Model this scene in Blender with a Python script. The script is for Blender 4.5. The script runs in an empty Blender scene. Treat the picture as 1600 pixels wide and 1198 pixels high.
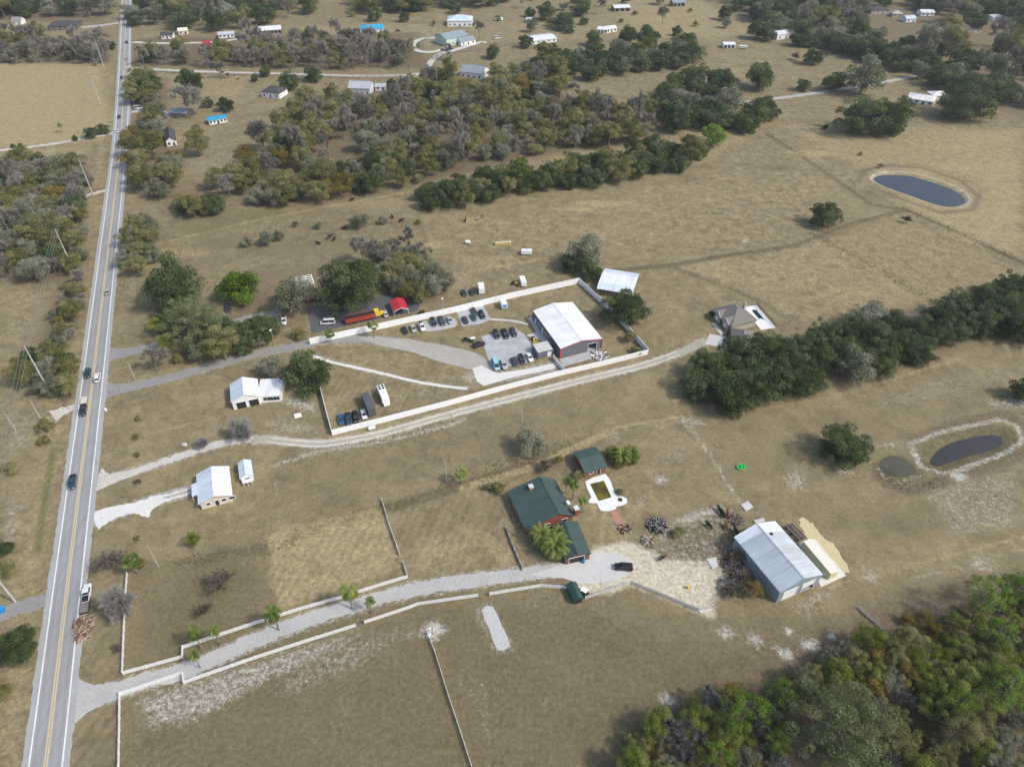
import bpy, math, random
import numpy as np
from math import radians as R, sin, cos, pi, atan2, hypot
random.seed(7); RNG = np.random.default_rng(7)
SC = bpy.context.scene
COL = SC.collection
# ------------------------------------------------------------------ camera, sky, sun, exposure
H = 155.0; FPX = 1100.0; PITCH = R(40.0)
cd = bpy.data.cameras.new('camera'); cd.sensor_width = 36; cd.lens = FPX/1600*36
cd.clip_start = 1; cd.clip_end = 20000
cam = bpy.data.objects.new('camera', cd); COL.objects.link(cam)
cam.location = (0, 0, H); cam.rotation_euler = (pi/2-PITCH, 0, 0)
SC.camera = cam
SUN_EL = R(46); SUN_DIR = (-0.93, 0.37)         # the way shadows fall on the ground
saz = atan2(-SUN_DIR[0], -SUN_DIR[1])            # azimuth of the sun, clockwise from +Y
w = bpy.data.worlds.new('World'); SC.world = w; w.use_nodes = True
nt = w.node_tree; bg = nt.nodes['Background']
sky = nt.nodes.new('ShaderNodeTexSky'); sky.sky_type = 'NISHITA'; sky.sun_disc = False
sky.sun_elevation = SUN_EL; sky.sun_rotation = saz; sky.air_density = 1.0; sky.dust_density = 2.5
nt.links.new(sky.outputs[0], bg.inputs[0]); bg.inputs[1].default_value = 0.15
sl = bpy.data.lights.new('sun', 'SUN'); sl.energy = 2.0; sl.angle = R(5.0); sl.color = (1, .955, .88)
sun = bpy.data.objects.new('sun', sl); COL.objects.link(sun)
sun.rotation_euler = (pi/2-SUN_EL, 0, atan2(SUN_DIR[1], SUN_DIR[0])-pi/2)
SC.view_settings.view_transform = 'Standard'; SC.view_settings.look = 'None'
SC.view_settings.gamma = 1; SC.view_settings.use_curve_mapping = False; SC.view_settings.exposure = 0.40

# ------------------------------------------------------------------ pixel of the photograph -> place on the ground
def G(px, py, z=0.0):
    u, v = px-800, py-599
    t = (H-z)/(FPX*sin(PITCH)+v*cos(PITCH))
    return (u*t, (FPX*cos(PITCH)-v*sin(PITCH))*t, z)
def ppm(px, py):                                  # pixels of the photograph per metre there
    return FPX*(sin(PITCH)+(py-599)/FPX*cos(PITCH))/H
def topix(X, Y, Z=0.0):
    d = Y*cos(PITCH)+(H-Z)*sin(PITCH)
    return 800+FPX*X/d, 599+FPX*((H-Z)*cos(PITCH)-Y*sin(PITCH))/d

# ------------------------------------------------------------------ materials
MATS = {}
def mat(name, col, rough=.8, metal=0., var=.12, scale=.6, col2=None, bump=0., spec=.3, coat=0.):
    if name in MATS: return MATS[name]
    m = bpy.data.materials.new(name); m.use_nodes = True; n = m.node_tree.nodes; l = m.node_tree.links
    b = n['Principled BSDF']; b.inputs['Roughness'].default_value = rough; b.inputs['Metallic'].default_value = metal
    b.inputs['Specular IOR Level'].default_value = spec
    if coat: b.inputs['Coat Weight'].default_value = coat
    tc = n.new('ShaderNodeTexCoord'); nz = n.new('ShaderNodeTexNoise'); nz.inputs['Scale'].default_value = scale
    nz.inputs['Detail'].default_value = 6; nz.inputs['Roughness'].default_value = .65
    l.new(tc.outputs['Object'], nz.inputs['Vector'])
    rp = n.new('ShaderNodeValToRGB'); rp.color_ramp.elements[0].position = .3; rp.color_ramp.elements[1].position = .7
    c2 = col2 or tuple(min(1, c*(1+var)) for c in col); c1 = tuple(c*(1-var) for c in col)
    rp.color_ramp.elements[0].color = (*c1, 1); rp.color_ramp.elements[1].color = (*c2, 1)
    l.new(nz.outputs['Fac'], rp.inputs[0]); l.new(rp.outputs[0], b.inputs['Base Color'])
    if bump:
        bp = n.new('ShaderNodeBump'); bp.inputs['Strength'].default_value = bump; bp.inputs['Distance'].default_value = .1
        l.new(nz.outputs['Fac'], bp.inputs['Height']); l.new(bp.outputs[0], b.inputs['Normal'])
    MATS[name] = m; return m
def metal_roof(name, col, stripe=.06, scale=1.1, rough=.42):
    if name in MATS: return MATS[name]
    m = mat(name, col, rough, 0, .09, .22, spec=.4)
    n = m.node_tree.nodes; l = m.node_tree.links; b = n['Principled BSDF']
    tc = n.new('ShaderNodeTexCoord'); wv = n.new('ShaderNodeTexWave'); wv.bands_direction = 'X'
    wv.inputs['Scale'].default_value = scale; wv.inputs['Distortion'].default_value = 0
    l.new(tc.outputs['Object'], wv.inputs['Vector'])
    mp = n.new('ShaderNodeMapping'); mp.inputs['Scale'].default_value = (1.3, .10, .10); l.new(tc.outputs['Object'], mp.inputs['Vector'])
    st = n.new('ShaderNodeTexNoise'); st.inputs['Scale'].default_value = 1.0; st.inputs['Detail'].default_value = 7; st.inputs['Roughness'].default_value = .7; l.new(mp.outputs[0], st.inputs['Vector'])
    sr = n.new('ShaderNodeValToRGB'); sr.color_ramp.elements[0].position = .32; sr.color_ramp.elements[1].position = .55; sr.color_ramp.elements[0].color = (.80, .78, .75, 1); sr.color_ramp.elements[1].color = (1, 1, 1, 1); l.new(st.outputs['Fac'], sr.inputs[0])
    mx = n.new('ShaderNodeMix'); mx.data_type = 'RGBA'; mx.blend_type = 'MULTIPLY'; mx.inputs[0].default_value = 1.; old = b.inputs['Base Color'].links[0].from_socket; l.new(old, mx.inputs[6]); l.new(sr.outputs[0], mx.inputs[7]); l.new(mx.outputs[2], b.inputs['Base Color'])
    bp = n.new('ShaderNodeBump'); bp.inputs['Strength'].default_value = .25; bp.inputs['Distance'].default_value = .04
    l.new(wv.outputs['Fac'], bp.inputs['Height']); l.new(bp.outputs[0], b.inputs['Normal'])
    return m
def leaf_mat(name, cols, transl=.2):
    """cols: colours from the tone attribute 0..1, shifted by a random per tree"""
    m = bpy.data.materials.new(name); m.use_nodes = True; n = m.node_tree.nodes; l = m.node_tree.links
    n.remove(n['Principled BSDF']); out = n['Material Output']
    at = n.new('ShaderNodeAttribute'); at.attribute_name = 'tone'
    oi = n.new('ShaderNodeObjectInfo')
    ma = n.new('ShaderNodeMath'); ma.operation = 'MULTIPLY_ADD'; ma.inputs[1].default_value = .5; ma.inputs[2].default_value = -.25
    l.new(oi.outputs['Random'], ma.inputs[0])
    ad = n.new('ShaderNodeMath'); ad.operation = 'ADD'; l.new(at.outputs['Fac'], ad.inputs[0]); l.new(ma.outputs[0], ad.inputs[1])
    rp = n.new('ShaderNodeValToRGB'); e = rp.color_ramp.elements
    while len(e) < len(cols): e.new(.5)
    for i, c in enumerate(cols):
        e[i].position = i/(len(cols)-1); e[i].color = (*c, 1)
    l.new(ad.outputs[0], rp.inputs[0])
    d = n.new('ShaderNodeBsdfDiffuse'); t = n.new('ShaderNodeBsdfTranslucent'); mx = n.new('ShaderNodeMixShader')
    mx.inputs[0].default_value = transl
    l.new(rp.outputs[0], d.inputs[0]); l.new(rp.outputs[0], t.inputs[0])
    l.new(d.outputs[0], mx.inputs[1]); l.new(t.outputs[0], mx.inputs[2]); l.new(mx.outputs[0], out.inputs[0])
    MATS[name] = m; return m

# ------------------------------------------------------------------ mesh helpers
class MB:
    def __init__(s): s.v = []; s.f = []; s.m = []
    def add(s, v, f, m=0):
        o = len(s.v); s.v += [tuple(p) for p in v]; s.f += [tuple(i+o for i in q) for q in f]; s.m += [m]*len(f); return s
    def box(s, c, d, rz=0., m=0, taper=1.):
        hx, hy, hz = d[0]/2, d[1]/2, d[2]/2; ca, sa = cos(rz), sin(rz); v = []
        for z in (-hz, hz):
            k = taper if z > 0 else 1
            for x, y in ((-hx, -hy), (hx, -hy), (hx, hy), (-hx, hy)):
                x *= k; y *= k; v.append((c[0]+x*ca-y*sa, c[1]+x*sa+y*ca, c[2]+z))
        return s.add(v, [(3, 2, 1, 0), (4, 5, 6, 7), (0, 1, 5, 4), (1, 2, 6, 5), (2, 3, 7, 6), (3, 0, 4, 7)], m)
    def prism(s, poly, z0, z1, m=0):
        n = len(poly); v = [(x, y, z0) for x, y in poly]+[(x, y, z1) for x, y in poly]
        a = sum(poly[i][0]*poly[(i+1) % n][1]-poly[(i+1) % n][0]*poly[i][1] for i in range(n))
        if a < 0: poly = poly[::-1]; v = [(x, y, z0) for x, y in poly]+[(x, y, z1) for x, y in poly]
        return s.add(v, [tuple(range(n-1, -1, -1)), tuple(range(n, 2*n))]+[(i, (i+1) % n, n+(i+1) % n, n+i) for i in range(n)], m)
    def hexa(s, b, t, m=0):                      # any 4 bottom + 4 top corners
        return s.add(list(b)+list(t), [(3, 2, 1, 0), (4, 5, 6, 7), (0, 1, 5, 4), (1, 2, 6, 5), (2, 3, 7, 6), (3, 0, 4, 7)], m)
    def slab(s, q, t, m=0):                      # a quad given by its top corners, t thick downward
        return s.hexa([(x, y, z-t) for x, y, z in q], q, m)
    def tube(s, pts, rad, n=6, m=0):
        rings = []
        for i, p in enumerate(pts):
            a = pts[max(0, i-1)]; b = pts[min(len(pts)-1, i+1)]
            d = np.array(b, float)-np.array(a, float); d /= (np.linalg.norm(d)+1e-9)
            u = np.cross(d, (0, 0, 1) if abs(d[2]) < .9 else (1, 0, 0)); u /= np.linalg.norm(u); w_ = np.cross(d, u)
            r = rad[i] if hasattr(rad, '__len__') else rad
            rings.append([tuple(np.array(p)+r*(cos(2*pi*k/n)*u+sin(2*pi*k/n)*w_)) for k in range(n)])
        v = [q for g in rings for q in g]; f = []
        for i in range(len(pts)-1):
            for k in range(n): f.append((i*n+k, i*n+(k+1) % n, (i+1)*n+(k+1) % n, (i+1)*n+k))
        f.append(tuple(range(n-1, -1, -1))); f.append(tuple(range((len(pts)-1)*n, len(pts)*n)))
        return s.add(v, f, m)
    def mesh(s, name, mats):
        me = bpy.data.meshes.new(name); me.from_pydata(s.v, [], s.f)
        if not isinstance(mats, (list, tuple)): mats = [mats]
        for q in mats: me.materials.append(q)
        if len(mats) > 1: me.polygons.foreach_set('material_index', s.m)
        me.update(); return me
    def build(s, name, mats, parent=None, loc=(0, 0, 0), rz=0.): return link(name, s.mesh(name, mats), parent, loc, rz)
def link(name, me, parent=None, loc=(0, 0, 0), rz=0., sc=None):
    o = bpy.data.objects.new(name, me); COL.objects.link(o); o.location = loc; o.rotation_euler = (0, 0, rz)
    if sc is not None: o.scale = sc
    if parent: o.parent = parent
    return o
def tag(o, label, cat=None, group=None, kind=None):
    if label: o['label'] = label
    if cat: o['category'] = cat
    if group: o['group'] = group
    if kind: o['kind'] = kind
    return o
def empty(name, loc, rz, label, cat, group=None):
    o = link(name, None, None, loc, rz); o.empty_display_size = .5; return tag(o, label, cat, group)
def struct(name, mb, m, label=None):
    o = mb.build(name, m); o['kind'] = 'structure'
    if label: o['label'] = label
    return o

# common materials
WHITE = mat('white_paint', (.83, .83, .82), .5, var=.04)
VINYL = mat('white_vinyl', (.88, .88, .87), .45, var=.05, scale=.15)
DARKGL = mat('dark_glass', (.02, .025, .03), .12, var=.2, spec=.6)
DARK = mat('dark_interior', (.03, .03, .03), .8)
CONC = mat('pale_concrete', (.52, .51, .48), .85, var=.14, scale=.35, col2=(.62, .61, .58))
CONCG = mat('grey_concrete', (.40, .41, .41), .85, var=.22, scale=.3)
WOODG = mat('weathered_wood', (.22, .19, .16), .85, var=.25, scale=2)
TRUNK = mat('bark', (.13, .11, .09), .9, var=.3, scale=3)
STEELG = mat('grey_steel', (.30, .31, .33), .5, .2)
BLACKR = mat('black_rubber', (.02, .02, .02), .8)

# ================================================================== THE GROUND
def grow(a, b, s0, ratio):
    out = [a]; s = s0
    while out[-1] < b: out.append(out[-1]+s); s *= ratio
    return out
xs = grow(240, 5200, 1.6, 1.07); xs = np.array([-x for x in xs[::-1]]+list(np.arange(-238.6, 239, 1.4))+xs)
ys = np.array([-y for y in grow(-40, 3000, 3, 1.15)[::-1]]+list(np.arange(41.4, 419, 1.4))+grow(420, 1100, 1.5, 1.012)+grow(1120, 9000, 20, 1.2))
NX, NY = len(xs), len(ys)
XX, YY = np.meshgrid(xs, ys); XX = XX.ravel(); YY = YY.ravel(); ZZ = np.zeros_like(XX)
CH = {k: np.zeros_like(XX) for k in ('sand', 'straw', 'dark', 'green', 'litter', 'cream', 'mow')}
def seg_dist(pts, closed=False):
    d = np.full_like(XX, 1e9); n = len(pts)
    for i in range(n if closed else n-1):
        ax, ay = pts[i][:2]; bx, by = pts[(i+1) % n][:2]
        dx, dy = bx-ax, by-ay; L2 = dx*dx+dy*dy+1e-9
        t = np.clip(((XX-ax)*dx+(YY-ay)*dy)/L2, 0, 1)
        d = np.minimum(d, np.hypot(XX-ax-t*dx, YY-ay-t*dy))
    return d
def inside(pts):
    r = np.zeros(len(XX), bool); n = len(pts)
    for i in range(n):
        ax, ay = pts[i][:2]; bx, by = pts[(i+1) % n][:2]
        c = ((ay > YY) != (by > YY)) & (XX < (bx-ax)*(YY-ay)/(by-ay+1e-12)+ax); r ^= c
    return r
def paint(ch, val): CH[ch][:] = np.maximum(CH[ch], val)
def gline(ch, px, width, val, soft=1.2):
    d = seg_dist([G(*p) for p in px]); paint(ch, val*np.clip(1-(d-width/2)/soft, 0, 1))
def gpoly(ch, px, val, soft=3.):
    P = [G(*p) for p in px]; d = seg_dist(P, True); d = np.where(inside(P), -d, d)
    paint(ch, val*np.clip(.5-d/(2*soft), 0, 1))
def gblob(ch, px, py, r, val, e=1.):
    X0, Y0, _ = G(px, py); q = ((XX-X0)/(r*e))**2+((YY-Y0)/r)**2; paint(ch, val*np.exp(-q*1.2))

# pale sand
for p in [([(195, 1085), (300, 1052), (450, 1005), (570, 975), (575, 1000), (480, 1050), (420, 1075), (320, 1135), (220, 1155)], .62),
          ([(400, 1010), (560, 985), (640, 960), (640, 1000), (560, 1060), (430, 1110)], .50),
          ([(905, 882), (950, 862), (1000, 858), (1040, 876), (1000, 912), (930, 925), (885, 905)], .6),
          ([(1050, 812), (1090, 795), (1130, 788), (1135, 800), (1090, 815), (1060, 822)], .95),
          ([(1000, 870), (1020, 810), (1120, 780), (1170, 790), (1150, 850), (1170, 930), (1110, 955)], .50),
          ([(425, 622), (460, 615), (500, 630), (490, 650), (450, 640)], .75),
          ([(395, 655), (440, 645), (500, 660), (515, 690), (420, 682)], .5),
          ([(1215, 728), (1262, 728), (1270, 765), (1250, 780), (1222, 765)], .58),
          ([(1430, 760), (1600, 720), (1600, 830), (1480, 850)], .50), ([(0, 640), (55, 640), (60, 700), (0, 720)], .48),
          ([(0, 775), (42, 775), (38, 850), (0, 860)], .6), ([(1310, 640), (1440, 590), (1600, 560), (1600, 600), (1440, 640)], .42),
          ([(1210, 945), (1290, 905), (1340, 915), (1260, 980)], .55), ([(1400, 925), (1460, 915), (1465, 950), (1405, 955)], .5),
          ([(1320, 880), (1370, 860), (1372, 900), (1350, 905)], .5), ([(1480, 880), (1560, 868), (1560, 900), (1500, 905)], .5),
          ([(1200, 180), (1240, 175), (1240, 182), (1205, 186)], .6), ([(1170, 800), (1215, 800), (1250, 815), (1180, 825)], .45),
          ([(800, 905), (880, 915), (990, 930), (990, 960), (820, 960)], .42),
          ([(780, 0), (880, 2), (900, 30), (840, 60), (790, 50)], .4), ([(640, 50), (700, 50), (690, 75), (640, 70)], .45),
          ([(850, 190), (960, 150), (980, 175), (860, 215)], .3), ([(270, 250), (390, 225), (390, 260), (285, 280)], .45),
          ([(690, 1050), (790, 1040), (800, 1150), (740, 1190)], .40)]:
    gpoly('sand', p[0], p[1], 3.5)
for px, py, r, v, e in [(677, 985, 4, .9, 1.2), (640, 990, 4, .55, 1), (1135, 988, 3.2, .8, 1), (1180, 1000, 4, .7, 1), (1232, 986, 2, .9, 1), (1300, 993, 2, .9, 1),
                        (1228, 1022, 3, .85, 1), (1265, 1007, 3, .85, 1.3), (1043, 1092, 3, .75, 1.3), (1500, 745, 4, .8, 1.3), (1360, 900, 5, .6, .8), (1530, 880, 5, .6, 1.4), (1320, 735, 4, .65, 1.5),
                        (1033, 750, 4, .7, 1), (1080, 660, 5, .6, 1.8), (960, 680, 4, .5, 1.4), (1055, 715, 6, .5, 1.5), (1000, 785, 5, .5, 1), (1420, 385, 3, .4, 1.5),
                        (1000, 430, 3, .4, 1.5), (1130, 330, 4, .45, 1.5), (1165, 377, 3, .7, 1), (1210, 260, 5, .45, 1.6), (1590, 630, 5, .7, 1.8), (1560, 632, 5, .6, 1.6), (860, 325, 5, .3, 3),
                        (515, 600, 3, .6, .6), (523, 640, 3, .6, .6), (595, 640, 4, .35, 1), (625, 622, 4, .5, 1), (660, 615, 4, .5, 1.6), (430, 770, 3, .3, 1), (1210, 1010, 3, .6, 1)]:
    gblob('sand', px, py, r, v, e)
for px, wd, v in [([(425, 728), (500, 705), (600, 690), (700, 665), (725, 655)], 1.2, .62), ([(425, 728), (435, 780), (440, 820)], .5, .5),
                  ([(1065, 650), (1110, 710), (1140, 760), (1160, 790)], 1.0, .6), ([(960, 675), (1020, 665), (1085, 655)], .8, .5), ([(890, 1190), (1000, 1060)], .5, .2),
                  ([(1360, 278), (1366, 273), (1380, 269), (1405, 268), (1430, 271), (1460, 279), (1490, 290), (1510, 302), (1516, 311), (1512, 319), (1500, 323), (1475, 323), (1445, 314), (1415, 303), (1380, 290), (1362, 281)], 1.5, .66),
                  ([(1422, 694), (1470, 675), (1560, 655), (1590, 665), (1598, 690), (1560, 712), (1480, 740), (1440, 728), (1425, 700)], 1.3, .66),
                  ([(1372, 730), (1380, 745), (1402, 753), (1440, 742)], .8, .55), ([(1340, 700), (1420, 690)], 1.5, .5),
                  ([(1420, 905), (1600, 858)], .7, .5), ([(1340, 925), (1420, 905)], .7, .35), ([(960, 1000), (1300, 900)], .4, .12), ([(1000, 40), (640, 66)], 1, .2)]:
    gline('sand', px, wd, v, 1.6)
gpoly('cream', [(905, 880), (935, 858), (985, 850), (1030, 872), (1075, 895), (1090, 915), (1112, 960), (1060, 938), (985, 908), (950, 922), (905, 920)], 1.5, 3.5)
gpoly('cream', [(1030, 870), (1120, 872), (1140, 905), (1112, 958), (1060, 915)], .85, 4)
gpoly('cream', [(740, 575), (775, 580), (760, 605)], .5, 3)
# straw-coloured dry grass
for p, v in [([(-200, 98), (162, 100), (176, 205), (160, 222), (-200, 245)], .85), ([(160, 100), (178, 100), (160, 300), (100, 620), (30, 1198), (-40, 1198), (60, 700), (120, 400)], .55),
             ([(415, 835), (500, 810), (598, 790), (628, 890), (520, 925), (430, 960)], .42), ([(600, 780), (780, 770), (810, 885), (640, 900)], .2),
             ([(1050, 425), (1240, 380), (1400, 330), (1600, 420), (1600, 430), (1450, 520), (1270, 470), (1150, 460)], .42), ([(1200, 190), (1600, 200), (1600, 400), (1420, 330), (1350, 270)], .5),
             ([(250, 375), (420, 330), (800, 340), (1100, 270), (1350, 270), (1240, 380), (930, 420), (620, 380)], .28), ([(440, 235), (560, 200), (550, 225), (480, 250)], .5),
             ([(850, 250), (1100, 200), (1200, 210), (1100, 260), (820, 285)], .4), ([(940, 0), (1100, 0), (1200, 60), (1000, 60)], .5), ([(480, 40), (1000, 30), (1000, 60), (480, 80)], .35),
             ([(220, 115), (400, 118), (380, 160), (230, 150)], .4), ([(500, 520), (640, 545), (740, 590), (520, 575)], .3), ([(1050, 195), (1330, 190), (1330, 210), (1050, 210)], .3),
             ([(680, 120), (740, 100), (760, 110), (690, 140)], .7), ([(930, 760), (1030, 770), (960, 860), (920, 850)], .3), ([(0, 430), (110, 440), (90, 540), (0, 560)], .3)]:
    gpoly('straw', p, v, 7)
for px, py, r, v, e in [(945, 318, 4, .95, 5), (900, 327, 4, .8, 4), (677, 382, 4, .8, 1.6), (735, 345, 4, .7, 1.6), (1280, 240, 6, .8, 4), (1500, 260, 12, .7, 3), (1560, 370, 12, .6, 3), (700, 440, 10, .5, 2), (770, 410, 8, .5, 2),
                        (420, 375, 6, .6, 2), (1480, 230, 8, .7, 4), (300, 395, 5, .5, 5), (940, 860, 8, .35, 1)]:
    gblob('straw', px, py, r, v, e)
for p in [[(418, 835), (500, 812), (596, 790), (626, 888), (520, 922), (432, 958)], [(604, 784), (782, 768), (808, 885), (640, 898)], [(520, 570), (700, 608), (640, 650), (525, 670), (505, 600)], [(-200, 98), (162, 100), (172, 210), (-200, 245)], [(140, 900), (60, 1198), (200, 1198), (190, 1100), (190, 950)]]: gpoly('mow', p, 1., 1.5)
gpoly('straw', [(416, 835), (500, 811), (597, 789), (627, 889), (520, 924), (431, 959)], .60, .7)
gpoly('straw', [(1052, 418), (1240, 388), (1268, 366), (1380, 427), (1465, 482), (1380, 500), (1250, 500), (1150, 455)], .36, 1.5); gpoly('straw', [(1412, 326), (1600, 405), (1600, 200), (1480, 205), (1530, 300), (1480, 330)], .6, 4)
gpoly('straw', [(-100, 245), (150, 224), (138, 252), (-100, 300)], .5, 5); gpoly('straw', [(640, 850), (770, 815), (800, 840), (812, 885), (640, 898)], .45, 3)
for px, wd, v in [([(250, 380), (420, 340), (640, 300), (820, 290)], .5, .6), ([(650, 330), (900, 360), (1060, 410)], .5, .55), ([(1000, 330), (1200, 300), (1360, 330)], .5, .5), ([(720, 760), (830, 728), (960, 668), (1060, 652)], .5, .75), ([(722, 765), (832, 733), (962, 673)], .5, .7), ([(925, 790), (945, 840), (950, 868)], .5, .7), ([(940, 785), (958, 835), (960, 868)], .5, .6), ([(950, 770), (1000, 800), (1020, 850)], .5, .5),
                  ([(1300, 915), (1440, 880), (1600, 838)], .5, .6), ([(1180, 640), (1300, 620), (1500, 560)], .6, .5), ([(500, 1198), (560, 1080), (660, 1000)], .4, .22), ([(800, 1150), (900, 1050), (1100, 985), (1300, 930)], .4, .26), ([(1040, 560), (1060, 640), (1000, 700)], .5, .5), ([(600, 470), (700, 430), (900, 395)], .6, .6), ([(1200, 740), (1330, 790), (1500, 770)], .5, .4), ([(210, 620), (230, 680), (300, 660)], .4, .5)]:
    gline('straw', px, wd, v, 1.0)
# darker brown, worn grass
gpoly('dark', [(190, 905), (420, 840), (430, 960), (640, 900), (900, 900), (1100, 960), (1200, 940), (1400, 930), (1600, 880), (1600, 1400), (0, 1400), (180, 1090)], .62, 12)
gpoly('dark', [(602, 786), (778, 765), (800, 835), (770, 815), (632, 862)], .30, 1.5)
gpoly('dark', [(1272, 366), (1408, 332), (1600, 414), (1600, 440), (1468, 480), (1380, 425)], .38, 2)
gpoly('dark', [(1030, 850), (1070, 822), (1120, 800), (1165, 835), (1182, 935), (1130, 930), (1085, 890), (1040, 872)], .85, 3)
gpoly('dark', [(200, 880), (412, 842), (430, 958), (290, 1005), (196, 1045)], .55, 4)
gpoly('dark', [(1290, 700), (1600, 640), (1600, 860), (1340, 880)], .4, 12)
gpoly('dark', [(420, 720), (800, 620), (1060, 590), (1060, 650), (800, 740), (600, 790), (430, 840)], .35, 12)
gpoly('dark', [(1000, 700), (1200, 640), (1600, 560), (1600, 880), (1330, 900), (1200, 800)], .35, 15)
gpoly('dark', [(270, 330), (560, 320), (700, 350), (600, 400), (300, 420)], .45, 10)
gpoly('dark', [(1090, 430), (1230, 470), (1330, 520), (1200, 500)], .3, 8)
for px, wd, v in [([(430, 855), (520, 815), (620, 790), (700, 765), (790, 738), (860, 725)], 2, .85), ([(280, 880), (430, 855)], 2, .7), ([(785, 740), (900, 690), (1000, 665)], 1.5, .5),
                  ([(1050, 415), (1130, 400), (1240, 385), (1330, 350), (1410, 330)], 1.6, .7), ([(1410, 325), (1480, 355), (1600, 412)], 1.6, .8), ([(1270, 365), (1380, 425), (1470, 480)], 1.2, .5),
                  ([(1045, 415), (1140, 450), (1200, 475)], 2, .6), ([(1200, 470), (1290, 445), (1375, 422)], 1.5, .45), ([(1200, 210), (1290, 270), (1360, 320), (1410, 328)], 1.8, .6), ([(165, 110), (150, 220), (146, 270)], 2, .6),
                  ([(220, 345), (330, 400), (400, 385)], 2, .4), ([(930, 425), (1050, 415)], 2, .7), ([(250, 335), (450, 300), (640, 262)], 2, .4), ([(1510, 205), (1600, 250)], 1.5, .5),
                  ([(1340, 270), (1370, 258), (1440, 258), (1520, 285), (1540, 310)], 3, .6), ([(440, 380), (540, 355), (640, 345)], 2.5, .55), ([(627, 350), (640, 385)], .6, .6), ([(655, 345), (666, 378)], .6, .7)]:
    gline('dark', px, wd, v, 2.2)
for px, py, r, v, e in [(340, 912, 7, .9, 1.3), (1060, 860, 7, .8, 1), (1150, 900, 9, 1, .8), (1035, 870, 2.5, 1, 1), (1115, 870, 3, 1, 1.2), (1130, 805, 6, .8, 1), (870, 720, 5, .6, 2), (1160, 870, 8, 1, .8),
                        (1300, 350, 6, .5, 2), (745, 860, 5, .6, 1.5), (1025, 822, 5, .9, 1), (1215, 262, 6, .7, 2), (925, 52, 8, .7, 2), (1010, 855, 2.5, .9, 1)]:
    gblob('dark', px, py, r, v, e)
# green growth
for px, py, r, v, e in [(1095, 500, 7, .55, 1.4), (1080, 515, 7, .45, 1.4), (395, 335, 8, .6, 3), (310, 360, 6, .6, 3), (480, 352, 6, .55, 3), (155, 1010, 5, .5, .6), (205, 510, 6, .35, .6), (432, 722, 2.5, .6, 1.4), (850, 604, 3, .7, 2), (1075, 830, 3, .6, 2),
                        (1380, 720, 8, .6, 1.4), (1410, 745, 8, .5, 1.6), (215, 605, 3, .5, 2)]:
    gblob('green', px, py, r, v, e)
for px, wd, v in [([(84, 700), (70, 780), (58, 860)], .8, .9), ([(1480, 735), (1560, 715), (1592, 690), (1575, 668), (1540, 662), (1470, 685), (1440, 705)], 4, .45), ([(260, 400), (380, 385), (400, 378)], 1, .5)]:
    gline('green', px, wd, v, 1.5)
gline('litter', [(1340, 284), (1352, 266), (1385, 259), (1440, 262), (1500, 282), (1530, 308), (1520, 328), (1470, 332), (1410, 312), (1360, 292)], 1.5, .6, 3)
gline('green', [(1372, 276), (1400, 274), (1450, 283), (1500, 308)], .8, .5, 1.5); gline('litter', [(1425, 690), (1480, 665), (1570, 645), (1610, 670), (1605, 705), (1560, 725), (1470, 752), (1420, 762), (1375, 745)], 2, .7, 3)
# gravel and dust thrown over the edges of the drives
for px, wd, v in [([(120, 1096), (160, 1085), (230, 1062), (290, 1047), (380, 1008), (480, 968), (580, 938), (650, 920), (740, 906), (830, 895), (905, 884)], 4.6, .62), ([(150, 752), (230, 730), (290, 710), (340, 694), (395, 686)], 3.4, .62), ([(395, 686), (490, 693), (530, 690), (600, 676), (700, 648), (800, 622), (900, 596), (1000, 572), (1060, 552), (1104, 532)], 4.2, .56),
                  ([(146, 812), (200, 795), (255, 778), (302, 765)], 4.4, .7), ([(160, 612), (260, 592), (330, 572), (400, 553), (455, 543), (500, 533), (620, 533), (690, 545), (755, 566)], 5.4, .52), ([(490, 556), (560, 575), (650, 596), (730, 607)], 1.8, .6), ([(738, 590), (800, 586), (866, 572)], 6, .6), ([(757, 955), (787, 1010)], 5, .5)]:
    gline('sand', px, wd, v, 2.2)
# leaf litter under the trees (rust brown)
WOODS = {}
for p, v in [([(935, 1210), (1000, 1130), (1080, 1100), (1180, 1060), (1240, 1010), (1330, 960), (1440, 930), (1620, 880), (1620, 1260), (935, 1260)], .9),
             ([(1060, 600), (1180, 540), (1330, 490), (1600, 440), (1620, 520), (1440, 570), (1310, 610), (1160, 655), (1080, 640)], .6),
             ([(345, 300), (420, 230), (480, 165), (560, 140), (700, 120), (830, 125), (920, 165), (1040, 195), (1000, 225), (870, 240), (700, 280), (560, 312), (400, 325)], .75),
             ([(205, 60), (660, 50), (670, 108), (205, 104)], .8), ([(-100, 60), (165, 60), (172, 100), (-100, 98)], .8), ([(-100, -30), (180, -30), (170, 40), (-100, 30)], .6), ([(-60, 255), (140, 240), (135, 440), (60, 600), (20, 600), (80, 450), (-60, 440)], .7),
             ([(200, 120), (270, 120), (280, 280), (200, 280)], .6), ([(1110, -20), (1620, -20), (1620, 200), (1400, 110), (1200, 60)], .55), ([(360, 420), (560, 400), (700, 400), (700, 480), (480, 480), (350, 520)], .5),
             ([(240, 290), (350, 300), (320, 330), (240, 330)], .5), ([(190, 870), (230, 880), (220, 990), (195, 990)], .5), ([(1350, 760), (1380, 770), (1470, 750), (1460, 765), (1390, 780)], .6)]:
    gpoly('litter', p, v, 6)
gline('litter', [(1372, 728), (1385, 755), (1420, 765), (1470, 752)], 2.5, .9, 2)
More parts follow.
